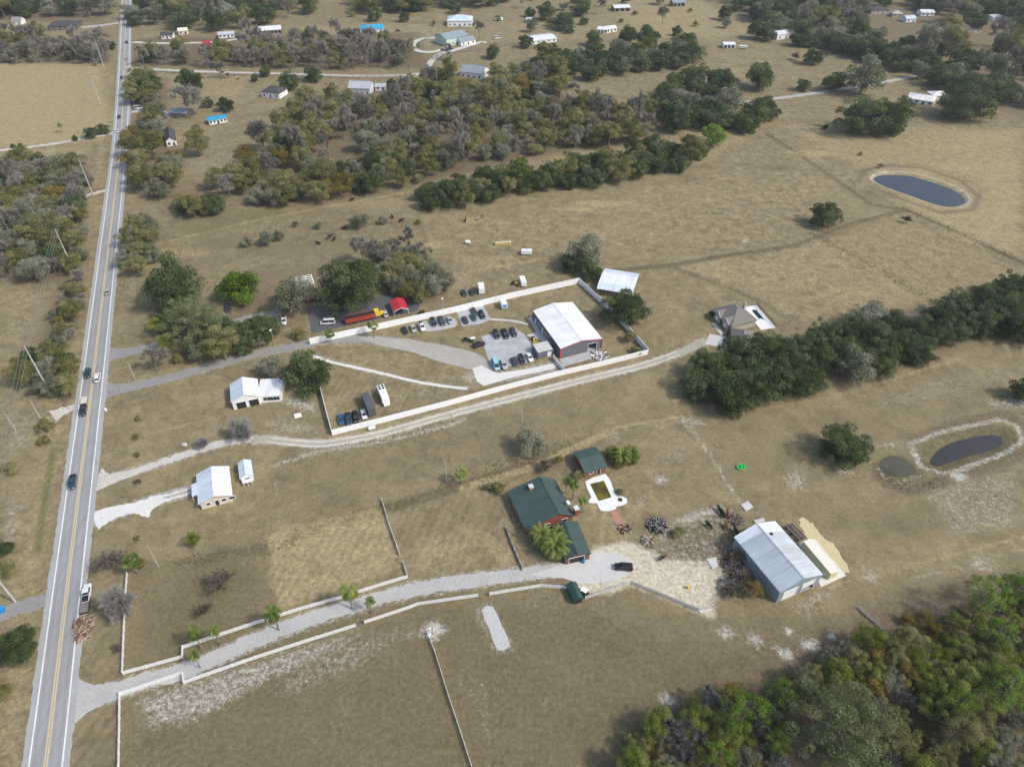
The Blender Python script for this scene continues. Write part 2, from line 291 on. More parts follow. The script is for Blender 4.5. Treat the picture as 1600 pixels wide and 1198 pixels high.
# basins for the ponds
POND1 = [(1366, 278), (1382, 272), (1425, 274), (1482, 292), (1508, 309), (1500, 319), (1472, 320), (1424, 304), (1380, 288)]
POND2 = [(1456, 716), (1474, 694), (1518, 680), (1560, 676), (1570, 688), (1556, 700), (1522, 708), (1484, 720), (1464, 724)]
def spl(px, sub=5):
    P = [G(*p)[:2] for p in px]; n = len(P); out = []
    for i in range(n):
        p0, p1, p2, p3 = P[i-1], P[i], P[(i+1) % n], P[(i+2) % n]
        for k in range(sub):
            t = k/sub; out.append(tuple(.5*((2*p1[j])+(-p0[j]+p2[j])*t+(2*p0[j]-5*p1[j]+4*p2[j]-p3[j])*t*t+(-p0[j]+3*p1[j]-3*p2[j]+p3[j])*t**3) for j in (0, 1)))
    return out
for pp, dep, soft in ((POND1, 1.6, 2.5), (POND2, 1.7, 3.5)):
    P = spl(pp); d = seg_dist(P, True); d = np.where(inside(P), -d, d)
    t = np.clip((soft-d)/(2*soft), 0, 1); ZZ = np.minimum(ZZ, -dep*t*t*(3-2*t))
for (px, py, r, dep) in ((1408, 728, 9, .8),):
    X0, Y0, _ = G(px, py); ZZ -= dep*np.exp(-(((XX-X0)/r)**2+((YY-Y0)/(r*.7))**2))
gblob('dark', 1408, 730, 6.5, 1., 1.15); gline('dark', [(1450, 722), (1470, 692), (1530, 672), (1572, 676), (1578, 692), (1530, 714), (1470, 728)], 4, .9, 3)

me = bpy.data.meshes.new('ground')
idx = np.arange(NX*NY).reshape(NY, NX)
F = np.stack([idx[:-1, :-1].ravel(), idx[:-1, 1:].ravel(), idx[1:, 1:].ravel(), idx[1:, :-1].ravel()], 1)
me.vertices.add(NX*NY); me.vertices.foreach_set('co', np.stack([XX, YY, ZZ], 1).ravel())
me.loops.add(F.size); me.loops.foreach_set('vertex_index', F.ravel().astype(np.int32))
me.polygons.add(len(F)); me.polygons.foreach_set('loop_start', np.arange(0, F.size, 4, dtype=np.int32))
for k, a in CH.items():
    at = me.attributes.new(k, 'FLOAT', 'POINT'); at.data.foreach_set('value', a.astype(np.float32))
me.update(); me.validate()
def ground_mat():
    m = bpy.data.materials.new('dry_grass_ground'); m.use_nodes = True; n = m.node_tree.nodes; l = m.node_tree.links
    b = n['Principled BSDF']; b.inputs['Roughness'].default_value = .95; b.inputs['Specular IOR Level'].default_value = .1
    tc = n.new('ShaderNodeTexCoord')
    def noise(scale, detail=4, rough=.6, dist=0.):
        q = n.new('ShaderNodeTexNoise'); q.inputs['Scale'].default_value = scale; q.inputs['Detail'].default_value = detail
        q.inputs['Roughness'].default_value = rough; q.inputs['Distortion'].default_value = dist
        l.new(tc.outputs['Object'], q.inputs['Vector']); return q.outputs['Fac']
    def ramp(src, stops):
        r = n.new('ShaderNodeValToRGB'); e = r.color_ramp.elements
        while len(e) < len(stops): e.new(.5)
        for i, (p, c) in enumerate(stops): e[i].position = p; e[i].color = (*c, 1)
        l.new(src, r.inputs[0]); return r.outputs[0]
    def mix(f, a, c, mode='MIX'):
        x = n.new('ShaderNodeMix'); x.data_type = 'RGBA'; x.blend_type = mode
        if isinstance(f, float): x.inputs[0].default_value = f
        else: l.new(f, x.inputs[0])
        l.new(a, x.inputs[6])
        if isinstance(c, tuple): x.inputs[7].default_value = (*c, 1)
        else: l.new(c, x.inputs[7])
        return x.outputs[2]
    def math_(op, a, c):
        x = n.new('ShaderNodeMath'); x.operation = op
        for i, q in enumerate((a, c)):
            if isinstance(q, (int, float)): x.inputs[i].default_value = q
            else: l.new(q, x.inputs[i])
        return x.outputs[0]
    n_big = noise(.011, 5, .62, .4); n_mid = noise(.07, 6, .68, .3); n_fine = noise(.9, 6, .75); n_tuft = noise(3.2, 3, .7); n_patch = noise(.28, 7, .72, .6)
    base = ramp(n_mid, [(.3, (.174, .141, .078)), (.5, (.246, .203, .113)), (.72, (.324, .270, .154))])
    base = mix(ramp(n_big, [(.35, (0, 0, 0)), (.65, (1, 1, 1))]), base, ramp(n_patch, [(.3, (.160, .131, .078)), (.7, (.284, .232, .130))]))
    def chan(name, lo, hi, amt, nz, gain=1.):
        a = n.new('ShaderNodeAttribute'); a.attribute_name = name
        v = math_('MULTIPLY', math_('SUBTRACT', nz, .5), amt)
        s = math_('ADD', math_('MULTIPLY', a.outputs['Fac'], gain), v)
        mr = n.new('ShaderNodeMapRange'); mr.interpolation_type = 'SMOOTHSTEP'
        mr.inputs[1].default_value = lo; mr.inputs[2].default_value = hi; l.new(s, mr.inputs[0])
        # nothing where the channel is empty
        return math_('MULTIPLY', mr.outputs[0], math_('MINIMUM', math_('MULTIPLY', a.outputs['Fac'], 6.), 1.))
    c = base
    c = mix(math_('MULTIPLY', chan('dark', .12, .85, .7, n_patch), .82), c, ramp(n_fine, [(.3, (.096, .077, .043)), (.7, (.164, .132, .074))]))
    c = mix(math_('MULTIPLY', chan('straw', .12, .8, .8, n_patch), .88), c, ramp(n_fine, [(.3, (.285, .230, .122)), (.7, (.415, .340, .186))]))
    c = mix(math_('MULTIPLY', chan('litter', .2, .8, .8, n_patch), .85), c, ramp(n_fine, [(.3, (.105, .082, .056)), (.7, (.205, .155, .100))]))
    c = mix(math_('MULTIPLY', chan('green', .25, .9, 1.0, n_patch), .8), c, ramp(n_fine, [(.3, (.09, .105, .035)), (.7, (.17, .175, .06))]))
    sandn = noise(.8, 10, .86, .25)
    c = mix(chan('sand', .42, .85, 2.1, sandn), c, ramp(n_fine, [(.3, (.36, .34, .30)), (.7, (.56, .53, .475))]))
    cs = chan('cream', .30, .8, 1.1, sandn)
    c = mix(math_('MULTIPLY', cs, .95), c, ramp(n_fine, [(.3, (.44, .39, .29)), (.7, (.66, .60, .47))]))
    sp = noise(1.7, 3, .8, .5); sf = n.new('ShaderNodeMapRange'); sf.interpolation_type = 'SMOOTHSTEP'; sf.inputs[1].default_value = .60; sf.inputs[2].default_value = .74; sf.inputs[4].default_value = .55; l.new(sp, sf.inputs[0])
    mf = n.new('ShaderNodeMapRange'); mf.inputs[1].default_value = .40; mf.inputs[2].default_value = .62; l.new(noise(.045, 6, .7, .5), mf.inputs[0])
    c = mix(math_('MULTIPLY', sf.outputs[0], mf.outputs[0]), c, (.46, .42, .35))
    dp = noise(1.1, 3, .8, .3); df = n.new('ShaderNodeMapRange'); df.interpolation_type = 'SMOOTHSTEP'; df.inputs[1].default_value = .62; df.inputs[2].default_value = .76; df.inputs[4].default_value = .6; l.new(dp, df.inputs[0])
    c = mix(df.outputs[0], c, (.085, .070, .045))
    c = mix(.9, c, ramp(n_fine, [(.22, (.33, .33, .33)), (.5, (.5, .5, .5)), (.78, (.68, .68, .67))]), 'OVERLAY')
    c = mix(.8, c, ramp(n_tuft, [(.25, (.33, .33, .32)), (.5, (.5, .5, .5)), (.75, (.66, .66, .64))]), 'OVERLAY')
    c = mix(.7, c, ramp(n_patch, [(.28, (.36, .355, .35)), (.5, (.5, .5, .5)), (.72, (.63, .63, .62))]), 'OVERLAY')
    mw = n.new('ShaderNodeAttribute'); mw.attribute_name = 'mow'; mp = n.new('ShaderNodeMapping'); mp.inputs['Rotation'].default_value = (0, 0, .28); l.new(tc.outputs['Object'], mp.inputs['Vector'])
    wv = n.new('ShaderNodeTexWave'); wv.bands_direction = 'X'; wv.inputs['Scale'].default_value = .13; wv.inputs['Distortion'].default_value = 2.5; wv.inputs['Detail'].default_value = 2; wv.inputs['Detail Scale'].default_value = .05; l.new(mp.outputs[0], wv.inputs['Vector'])
    c = mix(math_('MULTIPLY', mw.outputs['Fac'], .26), c, ramp(wv.outputs['Fac'], [(.2, (.40, .40, .40)), (.8, (.60, .60, .59))]), 'OVERLAY')
    l.new(c, b.inputs['Base Color'])
    bp = n.new('ShaderNodeBump'); bp.inputs['Strength'].default_value = .55; bp.inputs['Distance'].default_value = .35
    l.new(n_fine, bp.inputs['Height']); l.new(bp.outputs[0], b.inputs['Normal'])
    return m
me.materials.append(ground_mat())
g = link('ground', me); g['kind'] = 'structure'

def water_mat(name, col, rough=.08):
    m = mat(name, col, rough, 0, .25, .12, spec=.5); return m
def blobpoly(px, z, jitter=.0, sub=4):
    P = [G(*p, z)[:2] for p in px]; out = []; n = len(P)
    for i in range(n):                            # Catmull-Rom closed
        p0, p1, p2, p3 = P[i-1], P[i], P[(i+1) % n], P[(i+2) % n]
        for k in range(sub):
            t = k/sub
            out.append(tuple(.5*((2*p1[j])+(-p0[j]+p2[j])*t+(2*p0[j]-5*p1[j]+4*p2[j]-p3[j])*t*t+(-p0[j]+3*p1[j]-3*p2[j]+p3[j])*t**3)+random.uniform(-jitter, jitter) for j in (0, 1)))
    return out
def sheet(name, poly, z, m, label=None, th=0.):
    b = MB()
    a = sum(poly[i][0]*poly[(i+1) % len(poly)][1]-poly[(i+1) % len(poly)][0]*poly[i][1] for i in range(len(poly)))
    if a < 0: poly = poly[::-1]
    if th: b.prism(poly, z-th, z)
    else: b.add([(x, y, z) for x, y in poly], [tuple(range(len(poly)))])
    return struct(name, b, m, label)
WATER = water_mat('pond_water', (.035, .040, .045))
sheet('pond_water', blobpoly([(1340, 262), (1400, 255), (1520, 285), (1545, 318), (1500, 335), (1400, 320)], -.75), -.75, WATER, 'dark oval farm pond at the upper right')
sheet('pond_water', blobpoly([(1430, 735), (1450, 670), (1560, 650), (1600, 690), (1560, 720), (1480, 745)], -.9), -.9, water_mat('murky_water', (.042, .036, .032), .12), 'murky brown pond with grassy rim')

sheet('pool_of_water', blobpoly([(1374, 722), (1390, 712), (1412, 716), (1432, 734), (1424, 742), (1396, 744), (1380, 736)], -.42), -.42, water_mat('bog_water', (.075, .070, .042), .5), 'small murky hollow left of the pond')
# ================================================================== ROADS, DRIVES, PADS
def smooth(P, sub=6):
    out = []
    for i in range(len(P)-1):
        p0, p1, p2, p3 = P[max(0, i-1)], P[i], P[i+1], P[min(len(P)-1, i+2)]
        for k in range(sub):
            t = k/sub
            out.append(tuple(.5*((2*p1[j])+(-p0[j]+p2[j])*t+(2*p0[j]-5*p1[j]+4*p2[j]-p3[j])*t*t+(-p0[j]+3*p1[j]-3*p2[j]+p3[j])*t**3) for j in (0, 1)))
    out.append(tuple(P[-1][:2])); return out
def offset(path, off):
    out = []
    for i, p in enumerate(path):
        a = path[max(0, i-1)]; b = path[min(len(path)-1, i+1)]; d = hypot(b[0]-a[0], b[1]-a[1])+1e-9
        out.append((p[0]-(b[1]-a[1])/d*off, p[1]+(b[0]-a[0])/d*off))
    return out
def ribbon(mb, path, o0, o1, z, jit=0., m=0):
    n = len(path)
    A = offset(path, o0); B = offset(path, o1); v = []
    for i in range(n):
        j0 = random.gauss(0, jit); j1 = random.gauss(0, jit)
        dx, dy = B[i][0]-A[i][0], B[i][1]-A[i][1]; d = hypot(dx, dy)+1e-9
        v.append((A[i][0]+dx/d*j0, A[i][1]+dy/d*j0, z)); v.append((B[i][0]+dx/d*j1, B[i][1]+dy/d*j1, z))
    mb.add(v, [(2*i, 2*i+2, 2*i+3, 2*i+1) if o0 > o1 else (2*i, 2*i+1, 2*i+3, 2*i+2) for i in range(n-1)], m)
def resample(path, step):
    out = [path[0]]; acc = 0
    for a, b in zip(path, path[1:]):
        L = hypot(b[0]-a[0], b[1]-a[1]); pos = step-acc
        while pos < L: out.append((a[0]+(b[0]-a[0])*pos/L, a[1]+(b[1]-a[1])*pos/L)); pos += step
        acc = (L-(pos-step))
    out.append(path[-1]); return out
def wear_mat(name, c1, c2, s1=.08, s2=2.5, stretch=None, rough=.85):
    if name in MATS: return MATS[name]
    m = bpy.data.materials.new(name); m.use_nodes = True; n = m.node_tree.nodes; l = m.node_tree.links
    b = n['Principled BSDF']; b.inputs['Roughness'].default_value = rough; b.inputs['Specular IOR Level'].default_value = .2
    tc = n.new('ShaderNodeTexCoord'); a = n.new('ShaderNodeTexNoise'); a.inputs['Scale'].default_value = s1; a.inputs['Detail'].default_value = 8; a.inputs['Roughness'].default_value = .72
    f = n.new('ShaderNodeTexNoise'); f.inputs['Scale'].default_value = s2; f.inputs['Detail'].default_value = 4
    src = tc.outputs['Object']
    if stretch is not None:
        mp = n.new('ShaderNodeMapping'); mp.inputs['Rotation'].default_value = (0, 0, stretch); mp.inputs['Scale'].default_value = (1, .05, 1); l.new(src, mp.inputs['Vector']); l.new(mp.outputs[0], f.inputs['Vector'])
    else: l.new(src, f.inputs['Vector'])
    l.new(src, a.inputs['Vector'])
    md = n.new('ShaderNodeMath'); md.operation = 'MULTIPLY_ADD'; md.inputs[1].default_value = .5; l.new(f.outputs['Fac'], md.inputs[0])
    hf = n.new('ShaderNodeMath'); hf.operation = 'MULTIPLY'; hf.inputs[1].default_value = .5; l.new(a.outputs['Fac'], hf.inputs[0]); l.new(hf.outputs[0], md.inputs[2])
    rp = n.new('ShaderNodeValToRGB'); rp.color_ramp.elements[0].position = .34; rp.color_ramp.elements[1].position = .66
    rp.color_ramp.elements[0].color = (*c1, 1); rp.color_ramp.elements[1].color = (*c2, 1); l.new(md.outputs[0], rp.inputs[0]); l.new(rp.outputs[0], b.inputs['Base Color'])
    MATS[name] = m; return m
HWpx = [(40, 1420), (71, 1198), (107.5, 898), (144, 600), (162, 450), (178.5, 310), (188, 225), (192.5, 150), (195, 80), (197.5, 0), (200, -60), (203, -130)]
HW = resample(smooth([G(*p)[:2] for p in HWpx], 8), 4.0)
hdir = atan2(HW[30][1]-HW[5][1], HW[30][0]-HW[5][0])
ASPH = wear_mat('worn_asphalt', (.268, .267, .265), (.355, .353, .348), .06, 1.2, pi/2-hdir)
SHLD = wear_mat('pale_shoulder', (.32, .318, .31), (.42, .417, .405), .2, 2.0)
b = MB(); ribbon(b, resample(HW, 1.2), 4.75, -4.75, .03, .10); struct('road_shoulder', b, SHLD)
b = MB(); ribbon(b, HW, 3.5, -3.5, .05, 0); struct('road', b, ASPH, 'two lane highway running up the left side')
WEAR = wear_mat('wheel_wear', (.245, .244, .243), (.325, .323, .32), .06, 1.2, pi/2-hdir)
for o in (.85, 2.4, -.85, -2.4):
    b = MB(); ribbon(b, resample(HW, 1.5), o+.28, o-.28, .0535, .07); struct('wheel_wear', b, WEAR)
LINEW = mat('road_paint_white', (.72, .73, .72), .6, var=.15, scale=.8); LINEY = mat('road_paint_yellow', (.58, .47, .26), .6, var=.15, scale=.8)
for o in (3.25, -3.25):
    b = MB(); ribbon(b, HW, o+.17, o-.17, .056); struct('edge_line', b, LINEW)
for o in (.26, -.26):
    b = MB(); ribbon(b, HW, o+.15, o-.15, .056); struct('centre_line', b, LINEY)
GRAV = wear_mat('grey_gravel', (.355, .345, .325), (.50, .485, .455), .15, 1.6)
GRAVD = wear_mat('dark_tarmac', (.075, .078, .085), (.14, .14, .145), .12, 1.2)
TARM = wear_mat('side_tarmac', (.225, .215, .20), (.325, .312, .29), .12, 1.2)
SAND = wear_mat('pale_sand_track', (.42, .39, .34), (.62, .59, .53), .2, 1.8)
WSAND = wear_mat('white_sand', (.58, .56, .52), (.74, .72, .68), .2, 1.8)
def drive(name, px, w0, m, label=None, z=.02, jit=.26, w1=None, flare=0.):
    P = resample(smooth([G(*p)[:2] for p in px], 8), .9); b = MB(); n = len(P); L = offset(P, 1); v = []
    for i in range(n):
        wd = (w0+((w1 or w0)-w0)*i/(n-1))/2+flare*math.exp(-i*.9/3.0)
        nx, ny = L[i][0]-P[i][0], L[i][1]-P[i][1]
        a, c = wd+random.gauss(0, jit), wd+random.gauss(0, jit)
        v += [(P[i][0]+nx*a, P[i][1]+ny*a, z), (P[i][0]-nx*c, P[i][1]-ny*c, z)]
    b.add(v, [(2*i, 2*i+1, 2*i+3, 2*i+2) for i in range(n-1)])
    return struct(name, b, m, label)
def tracks(name, px, gauge, wd, m, label=None, z=.02):
    P = resample(smooth([G(*p)[:2] for p in px], 8), .9); b = MB()
    for s in (1, -1):
        c = s*gauge/2; ribbon(b, P, c+wd/2, c-wd/2, z, .13)
    return struct(name, b, m, label)
drive('driveway', [(112, 1098), (160, 1085), (230, 1062), (290, 1047), (380, 1008), (480, 968), (580, 938), (650, 920), (740, 906), (830, 895), (905, 884)], 4.0, GRAV, 'long grey gravel drive from the highway to the green-roofed house', flare=5, jit=.22)
sheet('gravel_apron', blobpoly([(830, 898), (868, 884), (905, 868), (940, 862), (975, 868), (985, 890), (960, 906), (915, 912), (880, 903)], 0, .15), .028, wear_mat('pale_gravel', (.46, .45, .43), (.62, .61, .58), .15, 1.6), 'pale gravel turning area by the green-roofed house')
drive('dirt_road', [(150, 752), (175, 748), (230, 730), (290, 710), (340, 694), (395, 686)], 2.6, SAND, 'pale sandy track from the highway past the grey bare oak', flare=4)
drive('dirt_road', [(395, 686), (440, 688), (490, 693), (530, 690), (600, 676), (700, 648), (800, 622), (900, 596), (1000, 572), (1060, 552), (1104, 532)], 3.7, wear_mat('sand_track_mid', (.32, .29, .225), (.46, .425, .35), .2, 1.8), 'long sandy lane running below the white wall to the grey house')
TRK = wear_mat('cream_track', (.47, .44, .37), (.60, .57, .50), .2, 1.8)
tracks('wheel_track', [(420, 687), (490, 693.5), (530, 690), (600, 676), (700, 648), (800, 622), (900, 596), (1000, 572), (1060, 552)], 2.0, .8, TRK, z=.026)
drive('sand_driveway', [(146, 815), (170, 803), (200, 795), (230, 786), (255, 778)], 4.6, WSAND, 'bright white sand drive to the white metal-roofed house', flare=2, w1=3.2)
sheet('sand_spread', blobpoly([(205, 797), (235, 785), (262, 778), (240, 795), (232, 808), (218, 804)], 0, .2), .024, WSAND)
tracks('wheel_track', [(250, 780), (275, 773), (302, 765)], 1.9, .8, WSAND, z=.022)
drive('driveway', [(160, 612), (190, 607), (260, 592), (330, 572), (400, 553), (455, 543), (500, 533), (560, 529), (620, 533)], 4.4, TARM, 'grey tarmac drive from the highway into the walled compound', flare=4, jit=.08)
sheet('gravel_yard', blobpoly([(560, 527), (620, 528), (690, 539), (745, 552), (768, 575), (742, 578), (700, 568), (650, 552), (600, 541)], 0, .35), .024, wear_mat('yard_gravel', (.32, .30, .265), (.45, .425, .375), .2, 1.6), 'grey gravel yard inside the walled compound')
drive('side_street', [(165, 556), (190, 552), (215, 547), (260, 535), (330, 515), (390, 497), (440, 487)], 4.6, TARM, 'dark tarmac side street under the oaks', flare=4, jit=.06)
sheet('tarmac_yard', [G(*p)[:2] for p in [(478, 480), (560, 470), (640, 448), (668, 452), (652, 486), (560, 505), (488, 521)]], .026, GRAVD, 'dark tarmac yard outside the white wall')
drive('dirt_road', [(204, 107), (260, 110), (330, 113), (410, 115), (480, 117), (560, 119), (630, 118), (662, 113), (672, 98), (684, 87), (700, 80)], 5.0, SAND, 'pale cross road meeting the highway far off', z=.022, flare=4)
drive('dirt_road', [(618, 142), (628, 128), (645, 118)], 5, SAND, z=.024)
drive('lane', [(1120, 167), (1180, 158), (1250, 149), (1330, 137), (1400, 125), (1452, 114)], 4.2, GRAV, 'pale lane crossing the far right pasture', z=.022)
drive('lane', [(1545, 160), (1600, 165), (1700, 172)], 4, SAND, z=.022)
drive('lane', [(-60, 240), (0, 235), (60, 228), (120, 219), (178, 208)], 3.2, SAND, 'pale farm track left of the highway', z=.022)
drive('lane', [(132, 306), (160, 299), (172, 297)], 3, SAND, z=.022)
drive('lane', [(82, 650), (100, 642), (122, 633)], 3, SAND, z=.022, flare=2)
drive('lane', [(-40, 975), (20, 952), (60, 940), (92, 930)], 4, TARM, 'grey drive on the left verge', z=.022, flare=3)
drive('lane', [(208, 66), (260, 68), (330, 66), (380, 60)], 5, SAND, z=.022)
drive('lane', [(90, 43), (140, 42), (185, 36)], 6, GRAV, z=.022); drive('lane', [(205, 175), (240, 172), (270, 183)], 5, GRAV, z=.022)
drive('garden_path', [(490, 556), (520, 566), (560, 575), (600, 584), (650, 596), (700, 604), (730, 607)], 1.3, WSAND, 'thin pale path curving across the walled compound', z=.03, jit=.06)
sheet('concrete_drive', [G(*p)[:2] for p in [(738, 576), (752, 571), (768, 579), (778, 583), (820, 577), (866, 567), (872, 570), (866, 576), (800, 590), (756, 603), (745, 596)]], .032, WSAND, 'white drive inside the compound wall')
sheet('concrete_pad', [G(*p)[:2] for p in [(751.9, 525.6), (805, 512.8), (818, 521), (829, 537), (834, 563), (768, 579)]], .04, CONCG, 'large stained concrete parking pad beside the warehouse')
sheet('concrete_pad', [G(*p)[:2] for p in [(711, 481), (752, 472), (767, 499), (748, 507), (722, 510)]], .04, CONCG, 'small concrete parking pad by the north wall')
sheet('gravel_pad', blobpoly([(662, 503), (706, 496), (713, 509), (690, 515), (664, 517)], 0, .1), .03, GRAV)
drive('garden_path', [(766, 499), (785, 500), (805, 502), (826, 507)], 1.2, CONC, z=.036, jit=0)
sheet('patio', [G(*p)[:2] for p in [(824, 497), (833, 495), (850, 521), (866, 549), (858, 553), (846, 532), (822, 524), (838, 519)]], .044, CONC)
sheet('concrete_apron', [G(*p)[:2] for p in [(874, 561), (921, 549), (936, 552), (925, 560), (880, 573)]], .04, CONCG, 'concrete apron in front of the warehouse')
sheet('concrete_drive', [G(*p)[:2] for p in [(1108.8, 521.4), (1139, 527), (1137, 544), (1101.8, 538)]], .04, CONC, 'pale concrete forecourt of the grey-roofed house')
sheet('garden_path', [G(*p)[:2] for p in [(1112, 506), (1118, 504), (1131, 522), (1127, 524)]], .036, CONC)
sheet('gravel_strip', blobpoly([(752.5, 952), (770, 947), (784, 977), (797, 1008), (777, 1015), (764, 982)], 0, .05, 2), .03, wear_mat('shell_strip', (.40, .395, .38), (.56, .55, .53), .5, 2.0), 'pale rectangular strip lying in the near field')
sheet('sawdust_patch', blobpoly([(1249, 811), (1262, 812), (1275, 825), (1290, 840), (1308, 856), (1324, 888), (1316, 896), (1296, 870), (1276, 850), (1258, 835)], 0, .5), .03, wear_mat('yellow_sand', (.48, .40, .22), (.64, .55, .33), .4, 1.5), 'bright yellow sand spill behind the shop')
sheet('concrete_pad', [G(*p)[:2] for p in [(1247, 848), (1274, 842), (1322, 899), (1283, 917)]], .05, mat('cream_slab', (.66, .64, .56), .8, var=.08, scale=.3), 'cream slab along the side of the metal shop')
# ring drive of the pale green house far off
b = MB(); cx, cy, _ = G(672, 70); ring = [(cx+14*cos(a*pi/18), cy+21*sin(a*pi/18)) for a in range(37)]; ribbon(b, ring, 2.5, -2.5, .03); struct('circular_drive', b, CONC, 'white circular drive before the pale green house')
drive('lane', [(692, 83), (712, 78), (745, 68), (760, 66)], 5, CONC, z=.026)

# ================================================================== TREES
def leafcloud(C, N, size, asp, rng, spread=.6):
    """rhombic leaf clumps at C facing roughly N; returns verts and faces"""
    n = len(C); N = N+rng.normal(0, spread, (n, 3)); N /= np.linalg.norm(N, axis=1)[:, None]+1e-9
    U = np.cross(N, rng.normal(0, 1, (n, 3))); U /= np.linalg.norm(U, axis=1)[:, None]+1e-9
    V = np.cross(N, U); s = size[:, None]; k = asp
    bend = N*s*.25
    P = np.stack([C-U*s*k, C-V*s-bend*.3, C+U*s*k+bend*.2, C+V*s-bend*.3], 1)
    return P.reshape(-1, 3)
def quadmesh(name, P, tone, m, extra=None):
    nq = len(P)//4; me = bpy.data.meshes.new(name)
    V = P; nf = nq
    me.vertices.add(len(V)); me.vertices.foreach_set('co', V.astype(np.float32).ravel())
    me.loops.add(nq*4); me.loops.foreach_set('vertex_index', np.arange(nq*4, dtype=np.int32))
    me.polygons.add(nq); me.polygons.foreach_set('loop_start', np.arange(0, nq*4, 4, dtype=np.int32))
    a = me.attributes.new('tone', 'FLOAT', 'FACE'); a.data.foreach_set('value', np.clip(tone, 0, 1).astype(np.float32))
    me.materials.append(m); me.update(); me.validate(); return me
def sph(rng, n):
    d = rng.normal(0, 1, (n, 3)); return d/np.linalg.norm(d, axis=1)[:, None]
def crown(seed, nl, lob, nleaf, sz, flat=.62, low=-.25, asp=.65, hollow=.35, tonevar=.22, mat_=None, shell=.85, bare=0):
    """a crown of radius 1 about the origin: leaf clumps on the skin of many lobes"""
    rng = np.random.default_rng(seed); C = []
    while len(C) < nl:
        d = sph(rng, 1)[0]; r = rng.uniform(hollow, .90)
        p = d*r*np.array([1, 1, flat])
        if p[2] > low*flat: C.append(p)
    C = np.array(C); LR = rng.uniform(lob*.5, lob*1.4, nl); LT = rng.normal(.5, tonevar, nl)
    w_ = LR**2; k = rng.choice(nl, nleaf, p=w_/w_.sum()); d = sph(rng, nleaf); d[:, 2] = np.where(d[:, 2] < -.35, -d[:, 2], d[:, 2])
    rr = LR[k]*rng.uniform(shell*.75, 1.08, nleaf)
    P = C[k]+d*rr[:, None]*np.array([1, 1, .8])
    s = sz*rng.uniform(.55, 1.35, nleaf)
    tone = LT[k]+rng.normal(0, .12, nleaf)
    V = leafcloud(P, d, s, asp, rng)
    if bare:
        n2 = bare; k = rng.choice(nl, n2); d = sph(rng, n2); d[:, 2] = abs(d[:, 2])*.9+.15
        base = C[k]*rng.uniform(.3, .9, n2)[:, None]; L = LR[k]*rng.uniform(.6, 1.25, n2); tip = base+(d*.75+C[k]*.6)*L[:, None]
        side = np.cross(tip-base, rng.normal(0, 1, (n2, 3))); side /= np.linalg.norm(side, axis=1)[:, None]+1e-9; side *= rng.uniform(.006, .016, n2)[:, None]
        V2 = np.stack([base-side, base+side, tip+side*.4, tip-side*.4], 1).reshape(-1, 3)
        return quadmesh('crown', np.vstack([V, V2]), np.concatenate([tone, rng.uniform(.9, 1.0, n2)]), mat_)
    return quadmesh('crown', V, tone, mat_)
def trunk_mesh(seed, h0, h1, rad, spread, nl=6, lean=0.):
    """trunk from the ground (z=-h0) up to z=h1 in crown radii, with limbs"""
    rng = random.Random(seed); b = MB()
    top = (lean*.5, 0, -h0+(h0+h1)*.55); b.tube([(0, 0, -h0-.03), (lean*.2, .01, -h0*.75), top], [rad*1.35, rad, rad*.75], 6)
    for i in range(nl):
        a = 2*pi*i/nl+rng.uniform(-.4, .4); s = spread*rng.uniform(.6, 1.); z = h1*rng.uniform(.3, 1)
        b.tube([top, (top[0]+cos(a)*s*.5, top[1]+sin(a)*s*.5, top[2]+(z-top[2])*.6), (top[0]+cos(a)*s, top[1]+sin(a)*s, z)], [rad*.6, rad*.4, rad*.12], 4)
    return b
L_OAK = leaf_mat('oak_leaves', [(0.049, 0.070, 0.028), (0.088, 0.122, 0.048), (0.132, 0.172, 0.070), (0.191, 0.218, 0.109)], 0.3)
L_MOSS = leaf_mat('mossy_oak_leaves', [(0.110, 0.122, 0.070), (0.191, 0.203, 0.121), (0.273, 0.281, 0.186), (0.371, 0.365, 0.278)], 0.3)
L_OLIVE = leaf_mat('olive_leaves', [(0.122, 0.128, 0.044), (0.209, 0.211, 0.077), (0.296, 0.284, 0.116), (0.394, 0.365, 0.186)], 0.35)
L_GREY = leaf_mat('bare_twigs', [(.175, .155, .125), (.262, .236, .195), (.345, .315, .265), (.43, .40, .345)], 0.15)
L_NGREY = leaf_mat('fine_grey_twigs', [(.10, .094, .085), (.17, .162, .15), (.24, .232, .215), (.33, .32, .30)], .1)
L_NOAK = leaf_mat('mid_green_oak_leaves', [(0.081, 0.102, 0.042), (0.145, 0.174, 0.074), (0.209, 0.238, 0.110), (0.290, 0.307, 0.162)], .3)
L_LIME = leaf_mat('bright_leaves', [(0.046, 0.085, 0.013), (0.111, 0.189, 0.023), (0.195, 0.299, 0.046), (0.286, 0.390, 0.078)], .3)
L_PINE = leaf_mat('pine_needles', [(.05, .095, .016), (.11, .19, .026), (.17, .27, .042), (.23, .33, .07)], .25)
L_PALM = leaf_mat('palm_fronds', [(0.054, 0.084, 0.019), (0.114, 0.168, 0.036), (0.192, 0.252, 0.062), (0.336, 0.336, 0.132)], .25)
L_RUST = leaf_mat('rusty_leaves', [(.12, .095, .024), (.21, .165, .038), (.29, .225, .055), (.36, .29, .10)], 0.3)
L_YG = leaf_mat('yellow_green_leaves', [(.115, .145, .028), (.20, .24, .046), (.285, .32, .072), (.37, .39, .12)], 0.35)
L_BROWN = leaf_mat('brown_twigs', [(.040, .030, .022), (.085, .065, .048), (.14, .112, .085), (.20, .17, .135)], .1)
TBARE = mat('grey_bark', (.20, .185, .165), .9, var=.25, scale=3)
PROTO = {}
